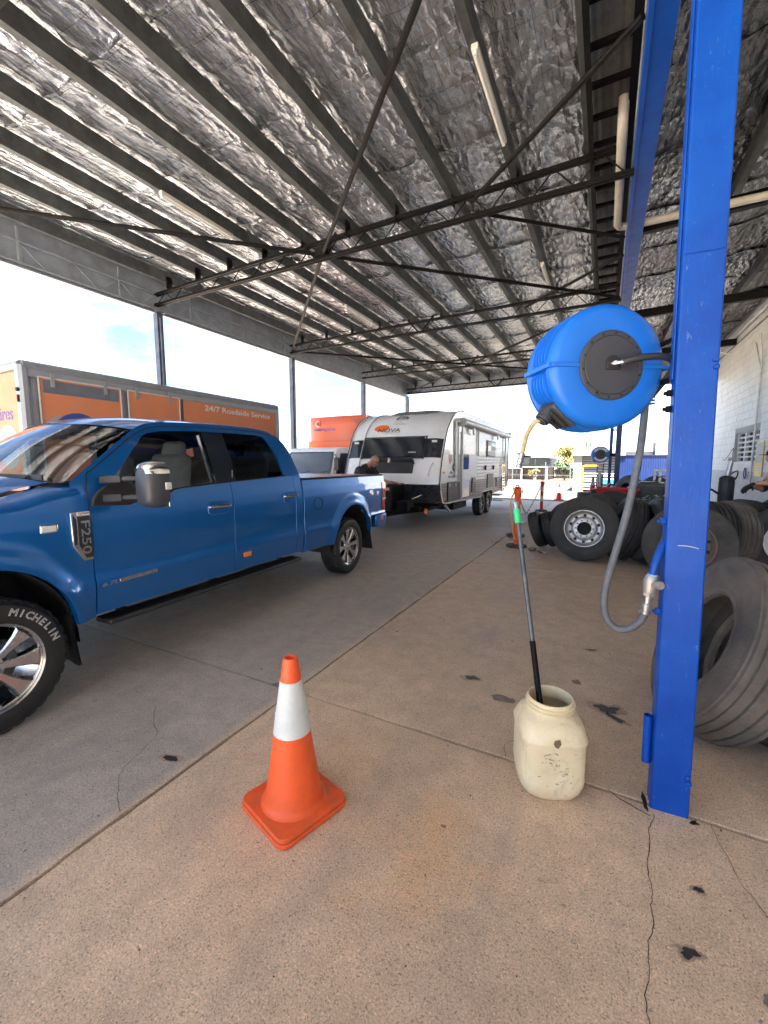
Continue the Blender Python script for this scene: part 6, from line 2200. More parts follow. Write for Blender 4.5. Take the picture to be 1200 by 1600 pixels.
e0, e1 = pth[-1], pth[-1] + (pth[-1] - pth[-2]).normalized() * 0.07
b = MB()
dd = (e1 - e0) / 0.07
for a_, c_, r_ in ((-0.014, 0.0, 0.0155), (0.0, 0.014, 0.012), (0.014, 0.036, 0.017), (0.036, 0.044, 0.012), (0.044, 0.062, 0.016)):
    b.tube([to_reel(e0 + dd * a_), to_reel(e0 + dd * c_)], r_, 14)
b.tube([to_reel(e0 + dd * -0.008 + Vector((-0.016, 0, 0.0))), to_reel(e0 + dd * -0.008 + Vector((-0.026, 0, 0.004)))], 0.006, 8)
b.build('hose_coupling', M_['steel'], reel, bevel=0.0015)
# feed: chrome union on the hub, black hose round the back
b = MB()
b.tube([(-0.012, 0.004, 0.022), (0.018, 0.004, 0.052)], 0.0095, 12)
b.tube([(-0.004, 0.004, 0.030), (0.006, 0.004, 0.040)], 0.0155, 6)
b.tube([(0.016, 0.004, 0.050), (0.030, 0.005, 0.060)], 0.015, 12)
b.tube([(-0.018, 0.004, 0.03), (-0.008, 0.004, 0.028)], 0.007, 8)
b.build('union', M_['chrome'], reel, bevel=0.001)
L_ = [(0.020, 0.005, 0.055), (0.06, 0.014, 0.078), (0.13, 0.022, 0.095), (0.20, 0.022, 0.092), (0.255, 0.010, 0.070), (0.285, -0.022, 0.03), (0.288, -0.07, -0.03), (0.26, -0.15, -0.10)]
MB().tube(smooth_path(L_, 8), 0.0155, 14).build('feed_hose', M_['hose_dark'], reel)
# bracket arms back to the post
b = MB()
for z in (2.165, 1.985):
    b.bar(to_reel((0.275, 2.31, z)), to_reel((0.16, 2.56, z)), 0.022, 0.012)
b.box(to_reel((-0.10, 2.53, 2.06)), (0.10, 0.26, 0.02))
b.build('bracket', M_['dark_steel'], reel, bevel=0.002)

# the supply hose that hangs below the reel and loops up to the tap on the post
sup = thing('supply_hose', 'grey rubber hose looping below the big reel up to a tap on the front post', 'hose', (0, 0, 0))
hp = [(0.155, 2.46, 2.02), (0.158, 2.43, 1.90), (0.152, 2.37, 1.78), (0.138, 2.29, 1.62), (0.105, 2.25, 1.38), (0.062, 2.235, 1.16), (0.035, 2.225, 1.01), (0.033, 2.22, 0.92), (0.052, 2.215, 0.855), (0.096, 2.21, 0.822), (0.148, 2.205, 0.838), (0.186, 2.20, 0.885), (0.200, 2.20, 0.925)]
MB().tube(smooth_path(hp, 8), 0.0165, 16).build('hose', M_['hose'], sup)
b = MB()
for z0, z1, r_ in ((0.918, 0.932, 0.0195), (0.932, 0.945, 0.0165), (0.945, 0.968, 0.0205), (0.968, 0.985, 0.0165), (0.985, 1.004, 0.018)):
    f = lambda z: (0.200 + (z - 0.92) * 0.09, 2.2, z)
    b.tube([f(z0), f(z1)], r_, 16)
b.tube([(0.182, 2.195, 0.926), (0.170, 2.19, 0.928)], 0.005, 8)
b.build('hose_fitting', M_['steel'], sup, bevel=0.001)
b = MB()
b.tube([(0.2075, 2.2, 1.004), (0.209, 2.2, 1.02)], 0.0255, 6)
b.tube([(0.209, 2.2, 1.02), (0.213, 2.2, 1.075), (0.216, 2.2, 1.10)], [0.024, 0.030, 0.022], 14)
b.tube([(0.212, 2.2, 1.062), (0.238, 2.165, 1.066)], 0.018, 14)
b.tube([(0.236, 2.168, 1.066), (0.247, 2.153, 1.068)], 0.020, 8)
tv = b.build('tap', pm('tap_metal', (0.45, 0.42, 0.40), 0.5, 0.7, var=0.2, scale=30), sup, bevel=0.0015)
pp_ = smooth_path([(0.2165, 2.2, 1.09), (0.222, 2.2, 1.14), (0.236, 2.215, 1.195), (0.258, 2.245, 1.245), (0.285, 2.265, 1.27)], 6)
MB().tube(pp_, 0.0165, 14).build('blue_pipe', M_['post_blue'], sup)
b = MB()
b.tube([pp_[0], pp_[2]], 0.0205, 14)
b.build('pipe_sleeve', pm('pale_blue', (0.25, 0.45, 0.72), 0.5), sup)

reel2, MO2, k2 = hose_reel('hose_reel', 'small far hose reel with white arcs round its hub, on the slim blue post', Vector((-0.16, 17.9, 1.955)), (0.12, -1, 0), 'hose reels on blue posts', r=0.31)
for a0 in (0.45, 0.45 + math.pi):
    b = MB()
    n = 20
    vs = []
    for q in range(n + 1):
        a = a0 + (math.pi - 0.9) * q / n
        for rr in (0.185, 0.262):
            vs.append((rr * math.cos(a), rr * math.sin(a), 0.007))
    b.add(vs, [(2 * q, 2 * q + 1, 2 * q + 3, 2 * q + 2) for q in range(n)])
    b.build('white_arc', M_['print_white'], reel2)
b = MB()
b.span((0.2, -0.05, -0.3), (0.55, 0.05, -0.25))
b.build('bracket', M_['dark_steel'], reel2)

# ================================================================== TRAFFIC CONES
def superpoly(hx, hy, r, n=6):
    pts = []
    for cx, cy, a0 in ((hx - r, hy - r, 0), (-hx + r, hy - r, 90), (-hx + r, -hy + r, 180), (hx - r, -hy + r, 270)):
        for q in range(n + 1):
            a = R(a0 + 90 * q / n)
            pts.append((cx + r * math.cos(a), cy + r * math.sin(a)))
    return pts
def cone(name, label, loc, rz, group, band, near=False, col='orange_cone', h=0.70):
    t = thing(name, label, 'traffic cone', loc, rz, group)
    b = MB()
    b.prism(superpoly(0.179, 0.179, 0.045), 0.0, 0.019)
    b.prism(superpoly(0.174, 0.174, 0.042), 0.0205, 0.040)
    b.prism(superpoly(0.168, 0.168, 0.042), 0.017, 0.023)
    bs = b.build('base', M_['orange_base'] if near else M_[col], t, bevel=0.006 if near else 0)
    rz_ = lambda z: 0.128 + (0.031 - 0.128) * (z - 0.04) / (h - 0.04)
    seg = 64 if near else 24
    MB().lathe([(0.150, 0.038), (0.140, 0.042), (0.132, 0.052)] + [(rz_(z), z) for z in (0.07, band[0] - 0.002, band[0], band[1], band[1] + 0.002, h - 0.008)] + [(0.029, h), (0.022, h), (0.020, h - 0.01), (0.026, h - 0.12), (0.05, 0.4)], seg).build('body', M_[col], t, ang=50)
    m = [(rz_(band[0] + (band[1] - band[0]) * q / 6) + 0.0022, band[0] + (band[1] - band[0]) * q / 6) for q in range(7)]
    m = [(m[0][0] - 0.002, m[0][1])] + m + [(m[-1][0] - 0.002, m[-1][1])]
    c = MB().lathe(m, seg).build('collar', M_['reflective'], t, ang=50)
    if near:
        # loose tab where the collar joins, and a printed sticker on the base
        a = R(205)
        d = Vector((math.cos(a), math.sin(a), 0))
        zt = band[0] + 0.055
        p = d * (rz_(zt) + 0.001)
        Mx = frame((p.x, p.y, zt), d, (0, 0, 1), d.cross(Vector((0, 0, 1))))
        MB().prism([(0, -0.011), (0.007, -0.012), (0.014, -0.006), (0.016, 0.002), (0.011, 0.010), (0, 0.011)], -0.0008, 0.0008, Mx).build('collar_tab', M_['reflective'], c)
        st = MB().box((-0.138, -0.0, 0.0412), (0.036, 0.05, 0.0008)).build('sticker', M_['print_white'], bs)
        b = MB()
        for q in range(7):
            b.box((-0.138, -0.02 + 0.0062 * q, 0.0418), (0.022, 0.0016 + 0.0018 * (q % 3 == 0), 0.0006))
        b.build('sticker_print', M_['print_black'], st)
    return t
cone('traffic_cone', 'big clean orange traffic cone with a white band, alone on the open slab', (-1.218, 1.41, 0.0015), R(-16.5), 'orange and white traffic cones', (0.365, 0.60), True).scale = (1.035, 1.035, 1.04)
cone('traffic_cone', 'far traffic cone standing by itself on the open yard behind the leaning tyres', (-1.74, 20.2, 0.0), 0.4, 'orange and white traffic cones', (0.32, 0.56), col='red_plastic', h=0.72)

# ================================================================== PLASTIC DRUM AND LIFTING POLE
jar = thing('plastic_drum', 'cut-open yellowed cream plastic drum standing on the floor beside the post', 'drum', (-0.178, 2.11, 0.001), R(20))
def jar_loft(secs, seg=64, inner=False):
    b = MB()
    rows = []
    for (r, z, e) in secs:
        row = []
        for q in range(seg):
            t = 2 * math.pi * q / seg
            c, s = math.cos(t), math.sin(t)
            k = (abs(c) ** e + abs(s) ** e) ** (-1 / e)
            w = 1 + 0.012 * noise.noise((c * 2, s * 2, z * 9))
            row.append((r * k * c * w, r * k * s * w, z))
        rows.append(row + [row[0]])
    b.grid(lambda i, j: rows[i][j], len(rows), seg + 1)
    b.add([rows[0][q] for q in range(seg)], [tuple(range(seg))])
    return b
secs = [(0.095, 0.004, 2.6), (0.115, 0.0, 2.8), (0.128, 0.012, 3.0), (0.146, 0.045, 3.4), (0.152, 0.075, 3.8), (0.155, 0.11, 4.2), (0.1535, 0.115, 4.2), (0.153, 0.20, 4.4), (0.1535, 0.285, 4.2), (0.158, 0.300, 4.2), (0.159, 0.308, 4.2), (0.155, 0.318, 4.0), (0.150, 0.345, 3.6), (0.140, 0.372, 3.0), (0.126, 0.392, 2.3), (0.112, 0.402, 2.0), (0.1075, 0.408, 2.0), (0.1065, 0.414, 2.0), (0.1150, 0.418, 2.0), (0.1150, 0.423, 2.0), (0.1055, 0.427, 2.0), (0.1055, 0.434, 2.0), (0.1150, 0.438, 2.0), (0.1150, 0.443, 2.0), (0.1055, 0.447, 2.0), (0.1055, 0.458, 2.0), (0.104, 0.463, 2.0), (0.100, 0.464, 2.0), (0.0985, 0.458, 2.0), (0.0985, 0.41, 2.0), (0.118, 0.385, 2.3), (0.144, 0.34, 3.4), (0.149, 0.20, 4.2), (0.145, 0.07, 3.8), (0.10, 0.012, 2.6), (0.01, 0.010, 2.0)]
jb = jar_loft(secs).build('drum_body', M_['jar'], jar, ang=50)
b = MB()
# seam ridges on two corners, scuffed remains of a label, a torn hole
for t in (R(45), R(225)):
    k = (2 * (math.sqrt(0.5) ** 4.2)) ** (-1 / 4.2)
    b.tube([((0.1545) * k * math.cos(t), 0.1545 * k * math.sin(t), z) for z in (0.10, 0.2, 0.3)], 0.003, 6)
b.build('mould_seam', M_['jar'], jb)
r_ = random.Random(12)
b = MB()
for q in range(70):
    u, z = r_.uniform(-0.075, 0.085), r_.uniform(0.10, 0.27)
    if noise.noise((u * 20, z * 14, 2.2)) < -0.05:
        continue
    kx = (abs(u) ** 4.4 + 0.153 ** 4.4) ** (1 / 4.4)
    b.box((u, -0.1555, z), (r_.uniform(0.003, 0.016), 0.001, r_.uniform(0.0012, 0.006)), Matrix.Rotation(R(0), 4, 'Z'))
b.build('label_scuff', pm('label_scuff', (0.42, 0.36, 0.25), 0.7, var=0.3), jb)
P = [(-0.012, 0.332), (0.012, 0.338), (0.016, 0.318), (0.004, 0.296), (-0.010, 0.302), (-0.018, 0.318)]
b = MB()
b.add([(x, -0.1605 + 0.22 * max(0, z - 0.318) * 1.2 - 0.0002, z) for x, z in P], [tuple(range(6))])
b.build('torn_hole', pm('hole_dark', (0.20, 0.14, 0.07), 0.7), jb)
p0, p1 = Vector((-0.150, 2.010, 0.05)), Vector((-0.43, 2.41, 1.383))
pole = thing('steel_pole', 'long thin steel bar with green tape near its top, leaning in the plastic drum', 'pole', p0)
dd = (p1 - p0).normalized()
ln = (p1 - p0).length
b = MB().tube([(0, 0, 0), dd * ln * 0.48], 0.0145, 14)
b.build('lower_tube', M_['dark_steel'], pole)
MB().tube([dd * ln * 0.475, dd * (ln - 0.012)], 0.0125, 14, cap=False).build('upper_tube', pm('worn_steel', (0.13, 0.14, 0.15), 0.42, 0.6, var=0.3, scale=25, dirt=(0.06, 0.06, 0.06), dirt_amt=0.6, dscale=12), pole)
MB().tube([dd * (ln - 0.115), dd * (ln - 0.035)], 0.0172, 14).build('green_tape', M_['green_tape'], pole)
b = MB()
b.tube([dd * (ln - 0.035), dd * ln], [0.0135, 0.0165], 14)
b.tube([dd * (ln - 0.004), dd * (ln + 0.002)], 0.0175, 14)
eb = b.build('end_socket', M_['steel'], pole)
MB().tube([dd * (ln + 0.0005), dd * (ln + 0.003)], 0.0115, 12).build('socket_hole', M_['gasket'], eb)

# ================================================================== BOLLARDS AND CHAIN
def bollard(label, loc, h, col, base=True, lean=0.0, band=True):
    t = thing('bollard', label, 'bollard', loc, rot=(0, R(lean), 0), group='plastic safety bollards')
    if base:
        MB().lathe([(0.0, 0.0), (0.19, 0.0), (0.20, 0.02), (0.19, 0.045), (0.10, 0.06), (0.0, 0.06)], 12).build('rubber_base', M_['rubber_dusty'], t, ang=30)
    MB().lathe([(0.055, 0.03), (0.052, 0.10), (0.050, h - 0.16), (0.056, h - 0.155), (0.06, h - 0.15), (0.06, h - 0.05), (0.05, h - 0.02), (0.03, h), (0.0, h + 0.002)], 20).build('shaft', M_[col], t, ang=40)
    if band:
        for z0, z1 in ((0.34, 0.52), (0.66, 0.84)):
            MB().lathe([(0.0515, z0), (0.0527, z0), (0.0527, z1), (0.0515, z1)], 20).build('reflective_band', M_['reflective'], t, ang=40)
    b = MB()
    b.tube([(-0.03, 0, h), (-0.03, 0, h + 0.035), (0.03, 0, h + 0.035), (0.03, 0, h)], 0.011, 8)
    for s in (1, -1):
        b.tube(smooth_path([(s * 0.055, 0, h - 0.04), (s * 0.08, 0, h - 0.02), (s * 0.075, 0, h - 0.07)], 4), 0.008, 6)
    b.build('chain_hook', M_[col], t)
    return t
bollard('near orange bollard on a flat black base, just behind the green-taped pole', (-1.44, 8.3, 0), 1.12, 'orange_fluoro', band=False)
bollard('red and white bollard close behind the orange one', (-1.68, 9.55, 0), 1.10, 'red_plastic')
bollard('red bollard with a broad white band, further off above the leaning tyres', (-1.84, 15.1, 0), 1.02, 'red_plastic')
b = MB()
for A, B_, C_ in (((-1.68, 9.55, 1.02), (-1.85, 12.0, 0.22), (-1.84, 15.1, 0.96)),):
    for p, q, s in ((Vector(A), Vector(B_), 24), (Vector(B_), Vector(C_), 24)):
        for k in range(s):
            a, c = p.lerp(q, k / s), p.lerp(q, (k + 0.7) / s)
            a.z -= 0.05 * math.sin(math.pi * k / s); c.z -= 0.05 * math.sin(math.pi * (k + 0.7) / s)
            b.bar(a, c, 0.03 if k % 2 else 0.012, 0.012 if k % 2 else 0.03, mi=k % 2)
o = b.build('safety_chain', [M_['yellow_paint'], M_['black_plastic']])
tag(o, 'black and yellow plastic chain sagging between the two red bollards', 'chain')
sg = thing('chain_sign', 'small clear plastic sheet hung on the sagging safety chain', 'sign', (-1.86, 12.0, 0.0))
MB().box((0, 0, 0.12), (0.30, 0.006, 0.20), Matrix.Rotation(0.2, 4, 'Y')).build('sheet', M_['galv'], sg)
P = smooth_path([(-1.50, 8.26, 1.08), (-1.55, 8.2, 0.9), (-1.53, 8.18, 0.6), (-1.49, 8.18, 0.3), (-1.45, 8.16, 0.16)], 5)
o = MB().tube(P, 0.012, 6).build('yellow_cord', M_['yellow_paint']); tag(o, 'yellow cord hanging down the side of the near orange bollard', 'cord')
b = MB()
for k in range(26):
    x, y = -1.15 + rnd.gauss(0, 0.09), 8.05 + rnd.gauss(0, 0.10)
    s_ = rnd.uniform(0.02, 0.06)
    b.box((x, y, 0.01 + s_ * 0.2), (s_ * 1.6, s_, s_ * 0.4), None, mi=rnd.randint(0, 1), taper=(0.5, 0.6))
o = b.build('floor_debris', [M_['leafbit'], M_['cream']], kind='stuff')

# ================================================================== TYRES
def truck_tyre(label, loc, n, mat='rubber', Ro=0.525, w=0.28, rim=None, group='used truck tyres', Ri=0.292, spin=0.0, name='truck_tyre', cat='tyre', seg=64, grooves=4, big=False):
    t = thing(name, label, cat, loc, group=group)
    n = Vector(n).normalized()
    up = Vector((0, 0, 1))
    x = up.cross(n).normalized()
    t.matrix_world = frame(loc, x, n.cross(x), n) @ Matrix.Rotation(spin, 4, 'Z')
    h = w / 2
    D = Ro - Ri
    half = [(Ri - 0.012, 0.62 * h), (Ri - 0.010, 0.80 * h), (Ri + 0.006, 0.90 * h), (Ri + 0.03, 0.92 * h), (Ri + 0.034, 0.905 * h), (Ri + D * 0.30, 0.985 * h), (Ri + D * 0.34, 0.985 * h), (Ri + D * 0.36, 0.998 * h), (Ri + D * 0.52, 1.0 * h), (Ri + D * 0.72, 0.975 * h), (Ri + D * 0.74, 0.962 * h), (Ri + D * 0.88, 0.93 * h), (Ro - 0.024, 0.875 * h), (Ro - 0.010, 0.84 * h)]
    tread = []
    gz = [0.62, 0.24, -0.24, -0.62] if grooves == 4 else [0.5, 0.0, -0.5]
    z = 0.80 * h
    for g in gz:
        c = g * h
        for rr, zz in ((Ro - 0.004 * (abs(c) / h), c + 0.0075), (Ro - 0.014, c + 0.004), (Ro - 0.014, c - 0.004), (Ro - 0.004 * (abs(c) / h), c - 0.0075)):
            tread.append((rr, zz))
    prof = half + tread + [(r_, -z_) for r_, z_ in reversed(half)]
    # inner liner closes the carcass
    prof += [(Ri + 0.02, -0.55 * h), (Ri + D * 0.5, -0.85 * h), (Ro - 0.035, -0.72 * h), (Ro - 0.03, 0), (Ro - 0.035, 0.72 * h), (Ri + D * 0.5, 0.85 * h), (Ri + 0.02, 0.55 * h)]
    ntr = set(range(len(half), len(half) + len(tread)))
    def fn(k, i, r_):
        if i in ntr and big:
            return r_ - 0.0025 * (k % 2) if (i - len(half)) % 4 in (0, 3) else r_
        return r_
    nh, nt_ = len(half), len(tread)
    tr_prof = prof[nh - 1:nh + nt_ + 1]
    MB().lathe(tr_prof, seg, fn=lambda k, i, r_: fn(k, i + nh - 1, r_)).build('tread', M_[mat], t, ang=32)
    MB().lathe(prof[nh + nt_:] + prof[:nh], seg).build('sidewall', M_[mat], t, ang=32)
    if rim:
        steel = M_['rim_grey'] if rim == 'alloy' else (M_['white_paint'] if rim == 'white' else pm('rusty_rim', (0.22, 0.17, 0.14), 0.65, 0.4, var=0.3, scale=10, dirt=(0.25, 0.13, 0.07), dirt_amt=0.6))
        q = h * 0.95
        b = MB()
        b.lathe([(0.292, q - 0.03), (0.302, q - 0.004), (0.300, q + 0.004), (0.288, q + 0.002), (0.280, q - 0.02), (0.272, q - 0.05), (0.262, q - 0.06), (0.258, q - 0.11), (0.235, q - 0.135), (0.205, q - 0.14), (0.185, q - 0.125), (0.172, q - 0.105), (0.160, q - 0.10), (0.112, q - 0.10), (0.106, q - 0.104), (0.103, q - 0.115), (0.103, q - 0.20), (0.28, -h * 0.9)], 64)
        rm = b.build('rim', steel, t, ang=30)
        b = MB()
        b.disc(0.104, q - 0.19, 32)
        b.build('hub_bore', M_['gasket'], rm)
        b = MB()
        for k in range(10):
            a = 2 * math.pi * k / 10
            b.tube([(0.132 * math.cos(a), 0.132 * math.sin(a), q - 0.115), (0.132 * math.cos(a), 0.132 * math.sin(a), q - 0.0985)], 0.0125, 10)
        b.build('bolt_hole', M_['gasket'], rm)  # dark plugs, the shade inside the holes put in as colour
        for k in range(10):
            a = 2 * math.pi * (k + 0.5) / 10
            c = Vector((0.219 * math.cos(a), 0.219 * math.sin(a), q - 0.142))
            d = Vector((math.cos(a), math.sin(a), 0))
            nn = (Vector((0, 0, 1)) - d * 0.25).normalized()
            MB().tube([c, c + nn * 0.009], 0.024, 14).build('hand_hole', M_['gasket'], rm)  # dark disc stands for the shade inside the opening
    return t
def stand(x, y, n, Ro=0.525, w=0.28):
    """centre height so that a leaning tyre touches the floor"""
    n = Vector(n).normalized()
    s = math.sqrt(max(0.0, 1 - n.z ** 2))
    return (x, y, Ro * s + w / 2 * abs(n.z) * 0.93)
n = (-0.02, -1, 0.15)
truck_tyre('truck tyre with a shiny silver dished rim at the front of the pile', stand(-0.245, 7.62, n), n, rim='alloy', seg=80)
n = (-0.17, -0.98, 0.12)
truck_tyre('truck tyre on a brown rusty steel rim, half behind the front blue post', stand(1.03, 6.68, n), n, 'rubber_dusty', rim='rusty', seg=80)
n = (-0.16, -0.98, 0.12)
truck_tyre('truck tyre on a white rim beside the worker, behind the worn bare tyre', stand(2.28, 7.45, n), n, rim='white', seg=80)
n = (-0.92, -0.131, 0.367)
n2 = (-0.90, -0.10, 0.40)
truck_tyre('dark tyre propping up the big worn bare tyre from behind', stand(1.01, 3.04, n2), n2, 'rubber')
truck_tyre('big worn dusty bare truck tyre leaning just behind the front blue post', stand(0.664, 2.983, n, 0.53, 0.29), n, 'rubber_worn', Ro=0.53, w=0.29, seg=96, big=True, group='used truck tyres')
n = (0.93, -0.06, 0.33)
truck_tyre('outer of two dark car tyres leaning towards the silver-rimmed wheel, nearest the bollards', stand(-1.07, 8.5, n, 0.345, 0.19), n, 'rubber', Ro=0.345, w=0.19, Ri=0.20, group='car tyres leaning on the pile', name='car_tyre')
truck_tyre('inner of two dark car tyres, touching the silver-rimmed wheel', stand(-0.86, 8.6, n, 0.345, 0.19), n, 'rubber', Ro=0.345, w=0.19, Ri=0.20, group='car tyres leaning on the pile', name='car_tyre')
# the back of the pile: bare tyres seen tread-on
BACK = [(-0.05, 8.65, (0.80, -0.55, 0.22), 'rubber_dusty', 'bare truck tyre whose rounded tread shows right behind the silver-rimmed wheel'),
        (0.36, 7.95, (-0.96, -0.25, 0.30), 'rubber', 'dark tyre seen tread-on between the silver-rimmed wheel and the grey hose'),
        (0.72, 7.75, (-0.95, -0.22, 0.32), 'rubber', 'grooved tyre seen tread-on behind the hanging grey hose'),
        (0.98, 8.1, (-0.93, -0.2, 0.30), 'rubber_worn', 'pale worn tyre edge in front of the green bin'),
        (1.40, 7.62, (-0.95, -0.30, 0.10), 'rubber', 'dark tyre seen tread-on above the rusty rimmed tyre, beside the front post'),
        (1.66, 7.75, (-0.93, -0.34, 0.12), 'rubber_worn', 'pale dusty tyre wedged upright between the rusty and the white-rimmed tyres'),
        (1.93, 8.25, (-0.90, -0.38, 0.10), 'rubber_dusty', 'tyre with fine tread sloping down behind the white-rimmed tyre'),
        (2.55, 8.85, (-0.90, -0.38, 0.10), 'rubber_worn', 'pale worn tyre top showing in front of the worker'),
        (0.18, 9.6, (0.1, -1, 0.2), 'rubber', 'tyre standing behind the rounded bare tyre'),
        (-0.52, 9.0, (0.55, -0.8, 0.25), 'rubber', 'small dark tyre corner poking up beside the rounded bare tyre')]
for x, y, nn, mt, lab in BACK:
    small = lab.startswith('small')
    truck_tyre(lab, stand(x, y, nn, 0.43 if small else 0.525), nn, mt, Ro=0.43 if small else 0.525, Ri=0.25 if small else 0.292, seg=56)
# tyres lying flat further back, with a cone on top
fl = truck_tyre('tyre lying flat under the cone near the small hose reel', (-0.37, 17.6, 0.135), (0, 0, 1), 'rubber', seg=32)
fl2 = truck_tyre('tyre lying flat on another, carrying the cone near the small hose reel', (-0.36, 17.62, 0.405), (0, 0.02, 1), 'rubber_dusty', seg=32)
cone('traffic_cone', 'traffic cone standing on two flat tyres below the small hose reel', (-0.36, 17.62, 0.54), 0.2, 'orange and white traffic cones', (0.27, 0.47), col='red_plastic', h=0.6)
for x, y, nn, lab in ((0.75, 17.4, (-0.8, -0.6, 0.35), 'dark tyre leaning beside the foot of the slim far blue post'), (1.5, 16.6, (-0.7, -0.7, 0.3), 'dark tyre leaning on the blue ribbed fence behind the bin')):
    truck_tyre(lab, stand(x, y, nn, 0.60), nn, 'rubber', Ro=0.60, seg=32)

# ================================================================== WORKSHOP KIT BEHIND THE PILE
tr = thing('red_tray', 'red steel tray standing behind the tyres, below the slim far post', 'tray', (0.25, 10.4, 0))
b = MB()
Z0, Z1 = 0.94, 1.08
b.add([(-0.34, -0.3, Z0), (0.34, -0.3, Z0), (0.34, 0.3, Z0), (-0.34, 0.3, Z0), (-0.42, -0.38, Z1), (0.42, -0.38, Z1), (0.42, 0.38, Z1), (-0.42, 0.38, Z1), (-0.40, -0.36, Z1), (0.40, -0.36, Z1), (0.40, 0.36, Z1), (-0.40, 0.36, Z1), (-0.33, -0.29, Z0 + 0.01), (0.33, -0.29, Z0 + 0.01), (0.33, 0.29, Z0 + 0.01), (-0.33, 0.29, Z0 + 0.01)],
      [(0, 3, 2, 1), (0, 1, 5, 4), (1, 2, 6, 5), (2, 3, 7, 6), (3, 0, 4, 7), (4, 5, 9, 8), (5, 6, 10, 9), (6, 7, 11, 10), (7, 4, 8, 11), (8, 9, 13, 12), (9, 10, 14, 13), (10, 11, 15, 14), (11, 8, 12, 15), (12, 13, 14, 15)])
b.build('tray_pan', M_['print_red'], tr)
for x in (-0.3, 0.3):
    for y in (-0.25, 0.25):
        MB().bar((x, y, 0), (x, y, 0.94), 0.04, 0.04).build('leg', M_['print_red'], tr)
cone('traffic_cone', 'small red cone tip between the hanging hose and the green bin', (0.80, 13.6, 0.36), 0.1, 'orange and white traffic cones', (0.27, 0.47), col='red_plastic', h=0.66)
bx_ = thing('timber_crate', 'low crate under the small red cone, behind the tyre pile', 'crate', (0.80, 13.6, 0))
MB().span((-0.25, -0.2, 0), (0.25, 0.2, 0.34)).build('side_board', M_['wood_pole'], bx_, bevel=0.01)
MB().span((-0.27, -0.22, 0.34), (0.27, 0.22, 0.358)).build('lid', M_['wood_pole'], bx_)
bn = thing('wheelie_bin', 'dark green wheelie bin standing behind the tyre pile', 'bin', (0.86, 10.6, 0), R(-5))
b = MB()
b.add([(-0.21, -0.2, 0.08), (0.21, -0.2, 0.08), (0.21, 0.25, 0.08), (-0.21, 0.25, 0.08), (-0.275, -0.27, 1.16), (0.275, -0.27, 1.16), (0.275, 0.30, 1.16), (-0.275, 0.30, 1.16)],
      [(0, 3, 2, 1), (0, 1, 5, 4), (1, 2, 6, 5), (2, 3, 7, 6), (3, 0, 4, 7), (4, 5, 6, 7)])
bb = b.build('bin_body', M_['bin_green'], bn, bevel=0.02)
b = MB()
b.span((-0.30, -0.30, 1.12), (0.30, 0.32, 1.17))
b.span((-0.28, -0.28, 1.17), (0.28, 0.30, 1.205))
b.span((-0.16, -0.2, 1.205), (0.16, 0.2, 1.225))
b.build('lid', M_['bin_green'], bn, bevel=0.012)
b = MB()
b.tube([(-0.2, 0.36, 1.1), (0.2, 0.36, 1.1)], 0.015, 8); b.bar((-0.2, 0.3, 1.1), (-0.2, 0.36, 1.1), 0.03, 0.03); b.bar((0.2, 0.3, 1.1), (0.2, 0.36, 1.1), 0.03, 0.03)
b.build('handle', M_['bin_green'], bn)
for s in (1, -1):
    MB().cyl((s * 0.23, 0.26, 0.1), (s * 0.28, 0.26, 0.1), 0.1, seg=18).build('wheel', M_['rubber_new'], bn)
b = MB()
r_ = random.Random(4)
for k in range(12):
    x0, z0 = r_.uniform(-0.12, 0.16), r_.uniform(0.82, 0.98)
    b.bar((x0, -0.2585 + (1.0 - z0) * 0.02 * 0 - 0.004, z0), (x0 + r_.uniform(-0.05, 0.08), -0.262, z0 + r_.uniform(-0.01, 0.03)), 0.003, 0.012)
b.build('scuff', M_['galv'], bb)
# pale steel frame beside the bin
rk = thing('pipe_rack', 'pale grey steel frame with bars beside the green bin', 'frame', (1.16, 11.1, 0), R(-8))
b = MB()
for x in (-0.16, -0.06, 0.20):
    b.bar((x, 0, 0), (x, 0, 1.48), 0.05, 0.05)
b.bar((-0.19, 0, 1.46), (0.28, 0, 1.46), 0.05, 0.05); b.bar((-0.16, 0, 0.9), (0.2, 0, 0.9), 0.04, 0.04)
b.build('frame_bar', M_['galv'], rk, bevel=0.004)
b = MB()
for k in range(5):
    b.bar((-0.135 + 0.02 * k, 0.01, 1.0), (-0.135 + 0.02 * k, 0.01, 1.44), 0.008, 0.008)
b.tube(smooth_path([(-0.18, -0.02, 1.2), (-0.05, -0.05, 1.32), (0.1, -0.05, 1.34)], 5), 0.012, 6)
b.build('rack_wire', M_['black_plastic'], rk)
# tall jack with ladder mast under the far reel
jk = thing('stand_jack', 'tall black floor jack with a grey cylinder, below the small hose reel', 'jack', (-0.13, 16.1, 0))
b = MB()
for x in (-0.09, 0.09):
    b.bar((x, 0, 0.1), (x, 0, 1.62), 0.025, 0.03)
for k in range(7):
    b.bar((-0.09, 0, 0.95 + 0.1 * k), (0.09, 0, 0.95 + 0.1 * k), 0.015, 0.015)
b.build('mast', M_['dark_steel'], jk)
MB().lathe([(0.0, 0.7), (0.07, 0.7), (0.075, 0.75), (0.075, 1.2), (0.06, 1.3), (0.0, 1.31)], 16).build('cylinder', M_['steel'], jk)
b = MB(); b.span((-0.25, -0.15, 0.05), (0.25, 0.25, 0.75)); b.build('jack_body', M_['black_plastic'], jk, bevel=0.03)
b = MB()
b.bar((0.15, 0, 0.8), (0.45, 0.05, 1.05), 0.03, 0.02); b.bar((-0.1, 0, 0.72), (0.45, 0, 0.72), 0.03, 0.03)
b.build('jack_handle', M_['galv'], jk)
